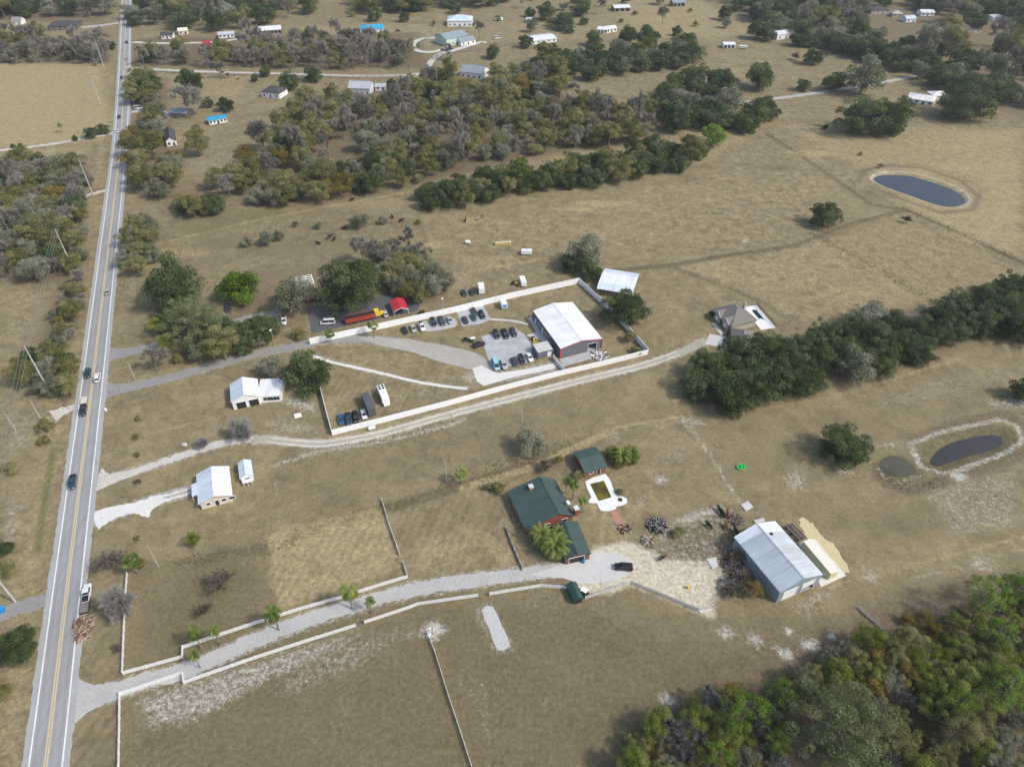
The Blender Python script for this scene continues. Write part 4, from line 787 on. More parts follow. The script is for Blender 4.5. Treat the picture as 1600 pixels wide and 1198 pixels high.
T('oak', 658, 490, 6, 'small shrub against the north compound wall'); T('fanpalm', 515, 521, 7, 'left small palm inside the compound wall'); T('fanpalm', 582, 508, 9, 'right small palm inside the compound wall')
for px, py, w_ in ((216, 653, 'upper'), (213, 683, 'middle'), (213, 711, 'lower')): T('shrub', px, py, 5.5, f'{w_} of three small green bushes in the roadside lot')
T('brush', 215, 752, 6, 'low weed clump between the two sandy drives'); T('shrub', 214, 840, 5, 'small weed bush below the white sand drive')
T('brush', 1160, 905, 20, 'dark brush against the metal shop wall'); T('rust', 1178, 922, 14, 'rusty bush at the near corner of the metal shop'); T('brush', 1150, 870, 16, 'dark brush by the junk beside the metal shop'); T('brush', 1138, 925, 13, 'grey brush left of the rusty bush'); T('shrub', 1060, 832, 10, 'green weed clump beside the burn pile'); T('brush', 1035, 872, 7, 'dark round weed clump on the sandy apron')
for px, py, r, w_ in ((415, 372, 13, 'third'), (435, 368, 10, 'fourth'), (560, 345, 14, 'fifth'), (386, 378, 10, 'second'), (497, 352, 7, 'sixth'), (598, 344, 8, 'last')): T('moss', px, py, r, f'{w_} grey bush in the line across the cattle pasture')
T('brush', 517, 368, 8, 'low grey bush among the black cows'); T('brush', 464, 350, 7, 'small grey bush at the pasture ditch'); T('shrub', 652, 348, 5, 'small dark bush on the pasture tracks')
T('shrub', 1345, 240, 4, 'weed bush on the pasture fence'); T('brush', 1243, 90, 8, 'grey fallen brush beside the leaning oak'); T('shrub', 995, 548, 9, 'green bush inside the compound corner'); T('olive', 985, 525, 9, 'yellow-green bush beside the compound wall')
T('oak', 1116, 490, 8, 'dark shrub bed at the left of the grey-roofed house'); T('shrub', 1132, 505, 7, 'dark shrub bed before the grey house porch'); T('shrub', 1140, 520, 6, 'clipped dark shrub by the garage of the grey house')
T('brush', 1418, 345, 8, 'grey brush pile in the pasture corner'); T('brush', 1375, 260, 5, 'weeds on the bank of the oval pond')
# near wood: the trees that stand out
T('nearoak', 1310, 1135, 76, 'huge rounded mid-green oak in the near wood'); T('bigoak', 1035, 1128, 24, 'dark green tree at the left tip of the near wood')
T('pine', 1165, 1110, 34, 'bright green pine at the left of the near wood'); T('pine', 1222, 1085, 25, 'bright green pine left of the huge oak'); T('pine', 1120, 1185, 26, 'bright green pine at the bottom edge'); T('pine', 1215, 1160, 24, 'bright pine in front of the huge oak'); T('pine', 990, 1190, 22, 'bright pine at the bottom left of the near wood')
T('pine', 1560, 985, 26, 'bright pine low at the right edge of the near wood'); T('pine', 1545, 930, 30, 'tall leaning pine at the upper end of the near wood'); T('pine', 1590, 915, 28, 'tall pine cut by the right edge'); T('pine', 1500, 1098, 26, 'pine in the dark hollow of the near wood'); T('pine', 1575, 1075, 32, 'big pine near the right edge of the near wood'); T('nearbare', 1070, 1150, 30, 'silver leafless tree beside the dark green tree')
T('nearbare', 1110, 1120, 24, 'brownish leafless tree left of the bright pine'); T('nearbare', 1210, 1185, 22, 'silver leafless tree at the bottom edge')

# ================================================================== BUILDINGS
def frame_px(p0, p1, p2, z):
    """rectangle from three pixels at height z: p0->p1 is local x (length), p2 fixes the width; returns centre, angle, L, W"""
    a, b, c = (np.array(G(*p, z)[:2]) for p in (p0, p1, p2)); d = b-a; L = np.linalg.norm(d); d /= L; n = np.array([-d[1], d[0]])
    W = float(np.dot(c-a, n)); ctr = a+d*L/2+n*W/2
    return ctr, atan2(d[1], d[0]), float(L), abs(W)
def wall_strip(mb, A, B, top, ops):
    """a wall from A to B (2D), its top height given by top(u); ops = [(u0,u1,z0,z1)] are real openings"""
    L = hypot(B[0]-A[0], B[1]-A[1]); dx, dy = (B[0]-A[0])/L, (B[1]-A[1])/L
    br = sorted(set([0, L, L/2]+[max(0, min(L, u)) for o in ops for u in o[:2]]))
    for u0, u1 in zip(br, br[1:]):
        if u1-u0 < 1e-4: continue
        um = (u0+u1)/2; holes = sorted((o[2], o[3]) for o in ops if o[0]-1e-6 <= um <= o[1]+1e-6); z = 0.
        def q(z0a, z0b, z1a, z1b): mb.add([(A[0]+dx*u0, A[1]+dy*u0, z0a), (A[0]+dx*u1, A[1]+dy*u1, z0b), (A[0]+dx*u1, A[1]+dy*u1, z1b), (A[0]+dx*u0, A[1]+dy*u0, z1a)], [(0, 1, 2, 3)])
        for h0, h1 in holes:
            if h0 > z: q(z, z, h0, h0)
            z = h1
        q(z, z, top(u0), top(u1))
def ribs(sb, x0, x1, y0, y1, z0, z1, m):
    if not any(q in m.name for q in ('metal', 'galvan', 'roof')) or abs(y1-y0) < 1.5: return
    n = max(2, int((x1-x0)/.95))
    for i in range(n+1):
        x = x0+.05+(x1-x0-.1)*i/n; sb.slab([(x-.045, y0, z0+.05), (x+.045, y0, z0+.05), (x+.045, y1, z1+.05), (x-.045, y1, z1+.05)], .05)
def house(name, label, p0, p1, p2, eave, rise, wallm, roofm, ov=.35, hip=False, ops=(), trim=None, cat='building', group=None, kx=.5, ridge=True, th=.14, fr=None, panels=1, inset=(0, 0, 0, 0)):
    """gable (or hip) building; ridge runs along local x. ops: (side, centre along the wall from its left end seen from inside +u, z0, w, h, kind)"""
    c, rz, L, W = fr or frame_px(p0, p1, p2, eave)
    e = empty(name, (c[0], c[1], 0), rz, label, cat, group); hx, hy = L/2, W/2; wx, wy = hx-ov, hy-ov; yr = -hy+W*kx
    fy = lambda y: (y+hy)/(yr+hy) if y < yr else (hy-y)/(hy-yr)
    zr = lambda x, y: eave+rise*max(0, (min(fy(y), 1) if not hip else min(fy(y), (hx-abs(x))/hy, 1)))
    sides = {'-y': ((-wx, -wy), (wx, -wy)), '+x': ((wx, -wy), (wx, wy)), '+y': ((wx, wy), (-wx, wy)), '-x': ((-wx, wy), (-wx, -wy))}
    wb = MB(); frames = []
    for s, (A, B) in sides.items():
        so = [o for o in ops if o[0] == s]; LL = hypot(B[0]-A[0], B[1]-A[1])
        def top(u, A=A, B=B, LL=LL):
            x, y = A[0]+(B[0]-A[0])*u/LL, A[1]+(B[1]-A[1])*u/LL; return zr(x, y)-th-.02
        wall_strip(wb, A, B, top, [(o[1]-o[3]/2, o[1]+o[3]/2, o[2], o[2]+o[4]) for o in so])
        for o in so: frames.append((s, A, B, LL, o))
    wb.build('wall', wallm, e)
    fb = MB(); fb.add([(-wx, -wy, .05), (wx, -wy, .05), (wx, wy, .05), (-wx, wy, .05)], [(0, 1, 2, 3)]); fb.build('floor', CONCG, e)
    for s, A, B, LL, (_, u, z0, w_, h_, kind) in frames:
        dx, dy = (B[0]-A[0])/LL, (B[1]-A[1])/LL; nx, ny = dy, -dx; ang = atan2(dy, dx)
        cx, cy = A[0]+dx*u, A[1]+dy*u
        fm = MB(); t = .10
        for (du, zz, sx, sz) in ((-w_/2-t/2, z0+h_/2, t, h_+2*t), (w_/2+t/2, z0+h_/2, t, h_+2*t), (0, z0+h_+t/2, w_, t)): fm.box((cx+dx*du+nx*.02, cy+dy*du+ny*.02, zz), (sx, .16, sz), ang)
        if kind == 'window':
            fm.box((cx+nx*.02, cy+ny*.02, z0-t/2), (w_, .18, t), ang); o = fm.build('window', trim or WHITE, e)
            MB().box((cx-nx*.03, cy-ny*.03, z0+h_/2), (w_, .03, h_), ang).build('pane', DARKGL, o)
        elif kind == 'open':
            fm.build('door_frame', trim or WHITE, e)
        elif kind == 'half':
            o = fm.build('overhead_door', trim or WHITE, e); MB().box((cx-nx*.05, cy-ny*.05, z0+h_*.72), (w_, .05, h_*.56), ang).build('door_panel', WHITE, o)
        else:
            o = fm.build('door', trim or WHITE, e); MB().box((cx-nx*.04, cy-ny*.04, z0+h_/2), (w_, .05, h_), ang).build('door_panel', {'door': WHITE, 'dark': DARK, 'white': WHITE, 'grey': STEELG}.get(kind, WHITE), o)
    ms = roofm if isinstance(roofm, (list, tuple)) else [roofm, roofm]
    if hip:
        d = min(hy, hx*.98); v = [(-hx, -hy, eave), (hx, -hy, eave), (hx, hy, eave), (-hx, hy, eave), (-hx+d, 0, eave+rise), (hx-d, 0, eave+rise)]
        for q in ((0, 1, 5, 4), (2, 3, 4, 5), (1, 2, 5), (3, 0, 4)):
            P = [v[i] for i in q]; b = MB(); n = len(P); b.add([(x, y, z-.12) for x, y, z in P]+P, [tuple(range(n-1, -1, -1)), tuple(range(n, 2*n))]+[(i, (i+1) % n, n+(i+1) % n, n+i) for i in range(n)]); b.build('roof_slope', ms[0], e)
        rb = MB().tube([v[4], v[5]], .09, 5)
        for i, j in ((0, 4), (3, 4), (1, 5), (2, 5)): rb.tube([tuple(v[i][k] for k in range(3)), v[j]], .07, 4)
        if ridge: rb.build('ridge_cap', ms[-1], e)
    else:
        k = 0
        for y0, y1, z0, z1 in ((-hy, yr, eave, eave+rise), (yr, hy, eave+rise, eave)):
            for i in range(panels):
                x0, x1 = -hx+L*i/panels, -hx+L*(i+1)/panels
                sb = MB().slab([(x0, y0, z0), (x1, y0, z0), (x1, y1, z1), (x0, y1, z1)], th); ribs(sb, x0, x1, y0, y1, z0, z1, ms[k % len(ms)]); sb.build('roof_slope' if panels == 1 else 'roof_panel', ms[k % len(ms)], e); k += 1
        if ridge: MB().box((0, yr, eave+rise+.02), (L+.04, .45, .06)).build('ridge_cap', ms[-1] if len(ms) > 2 else ms[0], e)
    return e, (rz, L, W, c)
GREENR = metal_roof('green_shingle', (.052, .088, .078), rough=.7); mat('green_dark', (.04, .07, .06))
BRICK = mat('red_brick', (.25, .085, .055), .85, var=.25, scale=2.5); BRICKO = mat('orange_brick', (.52, .17, .07), .85, var=.2, scale=3)
MWHITE = metal_roof('white_metal_roof', (.78, .80, .82)); MBLUE = metal_roof('pale_blue_metal', (.62, .70, .75)); MSHOP = metal_roof('galvanised_roof', (.46, .52, .56))
MSHOP2 = metal_roof('galvanised_roof_light', (.53, .58, .60)); MSHOP3 = metal_roof('galvanised_roof_dull', (.50, .54, .54)); MSHOP0 = metal_roof('galvanised_roof_new', (.70, .76, .79)); GWALL = mat('shop_grey_wall', (.27, .32, .34), .6, var=.1, scale=.5)
DGREY = mat('dark_grey_siding', (.15, .155, .17), .6, var=.08, scale=.5); REDT = mat('red_trim', (.48, .045, .05), .5); CREAM = mat('cream_siding', (.66, .58, .48), .7, var=.1); GSHING = mat('grey_shingle', (.20, .185, .165), .9, var=.15, scale=1.5)
STUCCO = mat('tan_stucco', (.46, .41, .35), .9, var=.08); DROOF = mat('dark_shingle', (.07, .07, .075), .9, var=.2, scale=1.2); BROWNR = mat('brown_shingle', (.13, .10, .085), .9, var=.2); TEALR = metal_roof('turquoise_roof', (.04, .38, .60)); GBLUE = mat('blue_grey_shingle', (.26, .31, .33), .8, var=.12)
PGREEN = mat('pale_green_siding', (.52, .64, .56), .7, var=.06); REDM = metal_roof('red_metal_roof', (.50, .035, .05)); YELM = mat('pale_yellow_metal', (.68, .63, .40), .6, var=.06)

# the metal shop with its junk yard
e, (rz, L, W, c) = house('metal_shop', 'large grey metal shop with galvanised roof beside the yellow sand', (1219.2, 926), (1146.9, 838.5), (1289.4, 900.5), 4.8, 2.3, GWALL, MSHOP, ov=.2, ridge=True, panels=1, ops=[('-x', 3.7, .0, 4.4, 3.7, 'white'), ('-x', 9.4, .0, 4.0, 3.7, 'half')])
for o in list(e.children):
    if o.name.startswith('roof_slope'): bpy.data.objects.remove(o)
hx, hy = L/2, W/2
for y0, y1, z0, z1, cuts in ((0, hy, 7.1, 4.8, [(0, .86, MSHOP), (.86, 1, MSHOP0)]), (-hy, 0, 4.8, 7.1, [(0, .30, MSHOP2), (.30, .56, MSHOP3), (.56, .80, MSHOP2), (.80, 1, MSHOP0)])):
    for f0, f1, m_ in cuts: sb = MB().slab([(-hx+L*f0, y0, z0), (-hx+L*f1, y0, z0), (-hx+L*f1, y1, z1), (-hx+L*f0, y1, z1)], .14); ribs(sb, -hx+L*f0, -hx+L*f1, y0, y1, z0, z1, m_); sb.build('roof_panel', m_, e)
MB().box((hx*.55, -1.6, 6.75), (.7, .5, .5)).build('roof_vent', DARK, e)
c2, rz2, L2, W2 = frame_px((1253, 846), (1296, 897), (1273, 845), 2.7)
e = empty('storage_container', (c2[0], c2[1], 0), rz2, 'long cream storage container beside the metal shop', 'container')
MB().box((0, 0, 1.4), (L2, 2.5, 2.6)).build('body', YELM, e); MB().box((0, 0, 2.74), (L2+.06, 2.56, .08)).build('roof', mat('cream_roof', (.78, .75, .62), .5, var=.04), e)
for k in (-.62, .62): MB().box((L2/2+.03, k, 1.4), (.05, 1.15, 2.4)).build('door', YELM, e)
# green-roofed house
e, (rz, L, W, c) = house('green_roofed_house', 'large red-brick house with dark green roof and brick chimneys', (821.3, 828.4), (792.8, 768.1), (897, 803), 2.7, 2.9, BRICK, GREENR, ov=.5, kx=.33, ops=[('-x', 6, .9, 1.6, 1.2, 'window'), ('-x', 11.2, .9, 1.6, 1.2, 'window'), ('-y', 4, .9, 1.8, 1.2, 'window'), ('-y', 9, 0, 2.4, 2.1, 'dark'), ('+y', 4, .9, 1.4, 1.2, 'window'), ('+y', 9, .9, 1.4, 1.2, 'window')], trim=WHITE)
gx, gy, _ = G(828.6, 765, 4.2); loc = lambda X, Y: ((X-c[0])*cos(rz)+(Y-c[1])*sin(rz), -(X-c[0])*sin(rz)+(Y-c[1])*cos(rz))
for q, zt in (((829.5, 766, 3.6), 5.3), ((900, 800, 3.2), 4.9)):
    X, Y, _ = G(*q); lx, ly = loc(X, Y); ch = MB().box((lx, ly, zt/2+1.2), (1.3, 1.1, zt-2.2)).build('chimney', BRICKO if zt > 5 else BRICK, e)
    MB().box((lx, ly, zt+.16), (1.55, 1.35, .16)).build('cap', mat('pale_cap', (.5, .56, .55), .6) if zt > 5 else mat('mint_cap', (.55, .70, .65), .6), ch)
X, Y, _ = G(888, 786, 4.3); lx, ly = loc(X, Y); MB().box((lx, ly, 4.62), (1.4, .8, .08)).build('skylight', WHITE, e)
house('garage_wing', 'lower green-roofed garage wing in front of the brick house', (882.5, 875), (862, 822.5), (923.5, 863.5), 2.5, 1.3, BRICK, GREENR, ov=.35, kx=.52, ops=[('-x', 3.1, 0, 4.2, 2.2, 'dark'), ('-y', 3.5, .9, 1.4, 1.1, 'window'), ('-y', 7, 0, 1, 2.1, 'door')], trim=WHITE)
house('pool_house', 'small green-roofed pool house beside the pool', (913.3, 738.8), (949.5, 729), (897, 705.5), 2.5, 1.3, BRICK, GREENR, ov=.4, ops=[('-y', 2, .9, 1.1, 1, 'window'), ('-y', 4.4, 0, 1.1, 2, 'dark')], trim=WHITE)
# pool
def z_(p): return 770+p[0]/6.143, 690+p[1]/6.143
DECK = mat('white_pool_deck', (.76, .76, .73), .7, var=.06, scale=.6)
e = empty('swimming_pool', (*G(936, 770)[:2], 0), 0, 'swimming pool of green water in a white deck behind the brick house', 'pool'); ox, oy, _ = G(936, 770)
lp = lambda pts: [(G(*z_(p))[0]-ox, G(*z_(p))[1]-oy) for p in pts]
outer = lp([(885, 385), (960, 345), (1080, 310), (1125, 365), (1150, 440), (1180, 505), (1240, 520), (1290, 548), (1288, 595), (1240, 612), (1185, 622), (1180, 648), (1110, 668), (1030, 662), (1000, 592), (905, 588), (945, 535), (905, 450)]); inner = lp([(930, 405), (1065, 375), (1140, 535), (1015, 572)])
# deck as a ring of wedges round the water
b = MB(); cx = sum(p[0] for p in inner)/4; cy = sum(p[1] for p in inner)/4; N = 64; oo, ii = [], []
def ray(poly, a):
    best = 0
    for i in range(len(poly)):
        (x1, y1), (x2, y2) = poly[i], poly[(i+1) % len(poly)]; dx, dy = cos(a), sin(a); ex, ey = x2-x1, y2-y1; den = dx*ey-dy*ex
        if abs(den) < 1e-9: continue
        t = ((x1-cx)*ey-(y1-cy)*ex)/den; s = ((x1-cx)*dy-(y1-cy)*dx)/den
        if t > 0 and -1e-6 <= s <= 1+1e-6: best = max(best, t)
    return best
for k in range(N):
    a = 2*pi*k/N; ro, ri = ray(outer, a), ray(inner, a); ro = max(ro, ri+.4); oo.append((cx+cos(a)*ro, cy+sin(a)*ro)); ii.append((cx+cos(a)*ri, cy+sin(a)*ri))
v = [(x, y, .16) for x, y in oo]+[(x, y, .16) for x, y in ii]+[(x, y, 0) for x, y in oo]+[(x, y, -.6) for x, y in ii]
b.add(v, [(k, (k+1) % N, N+(k+1) % N, N+k) for k in range(N)]+[(2*N+k, 2*N+(k+1) % N, (k+1) % N, k) for k in range(N)]+[(N+k, N+(k+1) % N, 3*N+(k+1) % N, 3*N+k) for k in range(N)]); b.build('deck', DECK, e)
MB().add([(x, y, .06) for x, y in inner][::-1], [(0, 1, 2, 3)]).build('water', mat('green_pool_water', (.035, .030, .008), .06, var=.5, scale=.18, col2=(.20, .16, .012), spec=.5), e)
sx, sy = lp([(1222, 560)])[0]; MB().prism([(sx+1.0*cos(k*pi/8), sy+1.0*sin(k*pi/8)) for k in range(16)], .1, .22).build('spa_rim', DECK, e); MB().prism([(sx+.72*cos(k*pi/8), sy+.72*sin(k*pi/8)) for k in range(16)], .1, .235).build('spa_water', mat('spa_water', (.05, .05, .015), .08), e)
bp_ = MB(); PV = mat('brick_paving', (.42, .20, .15), .85, var=.25, scale=3); P = [G(*z_(p))[:2] for p in [(1125, 668), (1195, 655), (1295, 850), (1222, 868)]]; sheet('brick_path', P, .05, PV, 'red brick path leading from the pool deck')
# white garage and its wing
house('white_garage', 'white garage with metal gable roof and two dark doors', (360.6, 628.8), (358.8, 600.6), (405.6, 620), 3.5, 2.1, WHITE, [MWHITE, MBLUE], ov=.25, ops=[('-x', 2.6, 0, 3.0, 2.7, 'dark'), ('-x', 6.6, 0, 3.0, 2.7, 'dark')])
house('white_annex', 'low white annex with a row of windows beside the white garage', (401, 620), (438, 617.5), (398.5, 593.5), 2.7, .5, WHITE, MWHITE, ov=.1, kx=.95, ridge=False, ops=[('-y', 2.4, 1.1, .9, .8, 'window'), ('-y', 3.6, 1.0, .7, 1.0, 'window'), ('-y', 4.5, 1.0, .7, 1.0, 'window'), ('-y', 5.6, 1.0, .8, 1.0, 'window'), ('-y', 6.6, 1.0, .6, 1.0, 'window')], trim=mat('black_trim', (.05, .05, .05), .6))
# white house and shed
e, (rz, L, W, c) = house('white_metal_roofed_house', 'small cream house with pale blue metal roof by the white sand drive', (309.4, 788.5), (306.3, 741.2), (363.3, 774.5), 2.7, 1.7, CREAM, [metal_roof('lilac_white_metal', (.76, .77, .82)), MBLUE], ov=.45, ops=[('-x', 2, 1, 1.0, 1.0, 'window'), ('-x', 4.3, 0, 1.0, 2.1, 'dark'), ('-x', 6.2, 1, 1.2, 1.0, 'window'), ('-x', 8.4, 1, 1.6, 1.0, 'window'), ('+y', 3, 1, 1.2, 1, 'window'), ('+y', 6, 0, 1, 2.1, 'door')])
porch = MB(); porch.slab([(-L*.18, W/2-.02, 2.78), (L*.22, W/2-.02, 2.78), (L*.22, W/2+1.5, 2.5), (-L*.18, W/2+1.5, 2.5)], .1); p_ = porch.build('porch_roof', MBLUE, e)
for x in (-L*.17, L*.21): MB().box((x, W/2+1.4, 1.2), (.12, .12, 2.4)).build('porch_post', WHITE, p_)
e, (rz, L, W, c) = house('garden_shed', 'little shed with pale blue metal roof beside the cream house', (374.2, 748.2), (371.1, 723.7), (395.7, 742), 2.3, 1.0, WHITE, MBLUE, ov=.25, ops=[('-x', 1.9, 0, 1.6, 1.9, 'dark')])
b = MB().box((-L/2-.7, 0, 1.5), (1.5, W*.7, .1)); b.build('porch_roof', WHITE, e)
for k in (-1, 0, 1): MB().box((-L/2-1.35, k*W*.3, .75), (.12, .12, 1.5)).build('porch_post', WHITE, e)
# warehouse with annex
e, (rz, L, W, c) = house('grey_warehouse', 'large dark grey warehouse with white roof and red trim inside the wall', (875.8, 544.7), (832.8, 485.5), (941.2, 528.8), 4.3, 1.5, DGREY, [MWHITE, metal_roof('bright_white_metal', (.84, .84, .84))], ov=.12, ops=[('-x', 12.6, 0, 3.4, 3.2, 'open'), ('+y', 2.5, 0, 1.1, 2.2, 'door'), ('+y', 6, .9, 1.1, 1.3, 'window'), ('+y', 15.5, 0, 2.0, 2.5, 'open'), ('+y', 9, 0, 1.1, 2.2, 'door'), ('+y', 12, .9, 1.0, 1.3, 'window')])
hx, hy = L/2, W/2
for sx, sy in ((-1, -1), (-1, 1), (1, -1), (1, 1)): MB().box((sx*(hx-.09), sy*(hy-.09), 2.1), (.3, .3, 4.15)).build('corner_trim', REDT, e)
for s in (-1, 1):
    for q0, q1 in (((-hy, 4.3), (0, 5.8)), ((0, 5.8), (hy, 4.3))):
        b = MB(); x = s*(hx+.02); b.hexa([(x-.06, q0[0], q0[1]-.42), (x+.06, q0[0], q0[1]-.42), (x+.06, q1[0], q1[1]-.42), (x-.06, q1[0], q1[1]-.42)], [(x-.06, q0[0], q0[1]-.15), (x+.06, q0[0], q0[1]-.15), (x+.06, q1[0], q1[1]-.15), (x-.06, q1[0], q1[1]-.15)]); b.build('rake_trim', REDT, e)
house('flat_annex', 'grey flat-roofed annex between the warehouse and parking pad', (840.6, 550.9), (864, 545.4), (830.3, 537.8), 3.0, .15, DGREY, CONC, ov=.08, kx=.9, ridge=False, ops=[('-y', 4.4, 0, 1.3, 2.1, 'white')])
# open metal barn: arched roof in three planes on posts
c2, rz2, L2, W2 = frame_px((932.5, 450), (988.7, 459.5), (955, 422), 3.2); e = empty('open_barn', (c2[0], c2[1], 0), rz2, 'open-sided barn with arched white metal roof outside the compound', 'barn')
prof = [(-W2/2, 3.0), (-W2*.28, 4.2), (W2*.22, 4.6), (W2/2, 3.6)]
for i, m_ in enumerate((MBLUE, MWHITE, MBLUE)): (y0, z0), (y1, z1) = prof[i], prof[i+1]; MB().slab([(-L2/2, y0, z0), (L2/2, y0, z0), (L2/2, y1, z1), (-L2/2, y1, z1)], .1).build('roof_panel', m_, e)
for i in range(5):
    for y, h in ((-W2/2+.3, 3.0), (W2/2-.3, 3.6)): MB().box((-L2/2+.3+(L2-.6)*i/4, y, h/2-.05), (.16, .16, h-.1)).build('post', STEELG, e)
MB().box((0, W2/2-.35, 1.6), (L2-.7, .06, 3.0)).build('back_wall', MWHITE, e)
# grey hip-roofed house
e, (rz, L, W, c) = house('grey_hip_house', 'grey shingle hip-roofed house at the end of the sandy lane', (1143, 511), (1112, 483), (1177, 494), 2.9, 3.6, STUCCO, [GSHING, GSHING], ov=.5, hip=True, ops=[('-y', 4, .9, 1.6, 1.3, 'window'), ('+y', 3.0, .9, 1.4, 1.3, 'window'), ('+y', 5.8, 0, 1.2, 2.2, 'dark'), ('+y', 8.6, .9, 1.4, 1.3, 'window')])
X, Y, _ = G(1163, 479, 4); lx, ly = (X-c[0])*cos(rz)+(Y-c[1])*sin(rz), -(X-c[0])*sin(rz)+(Y-c[1])*cos(rz); ch = MB().box((lx, ly, 3.0), (1.0, .8, 6)).build('chimney', STUCCO, e); MB().box((lx, ly, 6.05), (1.2, 1.0, .12)).build('cap', STEELG, ch)
for k, xo in enumerate((-L*.22, L*.18)):          # small front gables with white rakes
    y0 = W/2+.25; y1 = y0-4.2; g_ = MB(); g_.slab([(xo-2.2, y1, 2.95), (xo, y1, 4.9), (xo, y0, 4.9), (xo-2.2, y0, 2.95)], .12); g_.slab([(xo, y1, 4.9), (xo+2.2, y1, 2.95), (xo+2.2, y0, 2.95), (xo, y0, 4.9)], .12); o = g_.build('front_gable', GSHING, e)
    r_ = MB()
    for a_, b_ in (((xo-2.25, 2.88), (xo, 4.86)), ((xo, 4.86), (xo+2.25, 2.88))): r_.tube([(a_[0], y0+.04, a_[1]), (b_[0], y0+.04, b_[1])], .12, 4)
    r_.build('rake_board', WHITE, o); MB().add([(xo-2.0, y0-.12, 0), (xo+2.0, y0-.12, 0), (xo+2.0, y0-.12, 2.85), (xo, y0-.12, 4.7), (xo-2.0, y0-.12, 2.85)], [(4, 3, 2, 1, 0)]).build('gable_wall', STUCCO, o)
    fw = MB().box((xo, y0-.1, 1.5), (1.5, .1, 1.4)).build('window', WHITE, o)
house('garage_block', 'hip-roofed garage block of the grey house beside its pale forecourt', (1143, 538.5), (1141.5, 512), (1178.5, 527), 2.8, 2.2, STUCCO, [GSHING, GSHING], ov=.4, hip=True, ops=[('+y', 3.2, 0, 4.6, 2.3, 'white')])
c2, rz2, L2, W2 = frame_px((1163, 481), (1191, 514), (1178.5, 477.6), 0); ox, oy = c2; e = empty('pool_terrace', (ox, oy, 0), rz2, 'white terrace with dark pool behind the grey hip-roofed house', 'terrace')
MB().box((0, 0, .08), (L2+1, W2+1.6, .16)).build('deck', DECK, e); MB().box((-L2*.08, .5, .155), (L2*.52, W2*.42, .05)).build('water', mat('dark_pool_water', (.012, .018, .025), .07), e); MB().prism([(L2*.17+1.4*cos(k*pi/8), -.2+1.4*sin(k*pi/8)) for k in range(16)], .16, .22).build('spa', DECK, e)
for i in range(9): MB().box((-L2/2-.4+(L2+.8)*i/8, W2/2+.75, .9), (.1, .1, 1.8)).build('fence_post', DARK, e)
for z in (.6, 1.2, 1.7): MB().box((0, W2/2+.75, z), (L2+.9, .06, .12)).build('rail', DARK, e)
# carports in the tarmac yard
def carport(name, label, p0, p1, p2, eave, rise, roofm, postm):
    c, rz, L, W = frame_px(p0, p1, p2, eave); e = empty(name, (c[0], c[1], 0), rz, label, 'carport')
    for y0, y1, z0, z1 in ((-W/2, 0, eave, eave+rise), (0, W/2, eave+rise, eave)): MB().slab([(-L/2, y0, z0), (L/2, y0, z0), (L/2, y1, z1), (-L/2, y1, z1)], .08).build('roof_slope', roofm, e)
    for s in (-1, 1):
        for i in range(4): MB().box((-L/2+.15+(L-.3)*i/3, s*(W/2-.1), eave/2-.03), (.1, .1, eave-.06)).build('post', postm, e)
    b = MB()
    for a_, b_ in (((-W/2, eave), (0, eave+rise)), ((0, eave+rise), (W/2, eave))): b.tube([(-L/2-.04, a_[0], a_[1]-.05), (-L/2-.04, b_[0], b_[1]-.05)], .09, 4)
    b.build('rake_board', WHITE, e); return e
carport('red_carport', 'bright red metal carport at the end of the tarmac yard', (615.5, 487), (608, 470), (638, 482), 2.6, 1.0, REDM, WHITE)
c2, rz2, L2, W2 = frame_px((461, 434), (487, 429), (462, 448), 2.6); e = empty('carport_frame', (c2[0], c2[1], 0), rz2, 'white open-framed carport behind the huge yard oak', 'carport')
for i in range(6): MB().box((0, -W2/2+W2*i/5, 2.6), (L2, .35, .1)).build('slat', WHITE, e)
for x in (-L2/2+.2, L2*.1, L2/2-.2): MB().box((x, 0, 2.48), (.3, W2, .12)).build('beam', WHITE, e)
for sx in (-1, 1):
    for sy in (-1, 1): MB().box((sx*(L2/2-.2), sy*(W2/2-.2), 1.2), (.14, .14, 2.4)).build('post', WHITE, e)
# --- far buildings
def far(name, label, p0, p1, p2, eave, rise, wm, rm, n=3, hip=False, side='-y', cat='building', ov=.4, kind='window', kx=.5):
    c, rz, L, W = frame_px(p0, p1, p2, eave); W0 = W; W = min(W, max(8, L*.8), 17.)
    A = np.array(G(*p0, eave)[:2]); dd = np.array([cos(rz), sin(rz)]); nn = np.array([-dd[1], dd[0]]); sg = 1 if np.dot(c-A-dd*L/2, nn) > 0 else -1; c = A+dd*L/2+nn*sg*W/2
    LL = (L if side[1] == 'y' else W)-2*ov; ops = []
    if kind == 'window':
        for i in range(n): ops.append((side, LL*(i+.5)/n, .9, min(1.3, LL/n*.5), 1.3, 'window') if i != n//2 else (side, LL*(i+.5)/n, 0, 1.1, 2.1, 'dark'))
    elif kind == 'open': ops = [(side, LL*(i+.5)/n, 0, LL/n*.7, eave*.75, 'open') for i in range(n)]
    return house(name, label, p0, p1, p2, eave, rise, wm, rm, ov=ov, hip=hip, ops=ops, cat=cat, fr=(c, rz, L, W), kx=kx)
far('white_roofed_house', 'long low white-roofed house between far oaks', (1417, 153), (1460, 160), (1427, 142), 2.8, 1.6, WHITE, metal_roof('pink_white_roof', (.80, .77, .74)), 4, True)
far('side_block', 'dark-topped wing of the long white-roofed house', (1458, 150), (1486, 150), (1452, 141), 2.8, 1.6, WHITE, metal_roof('pink_white_roof', (.8, .77, .74)), 3, True)
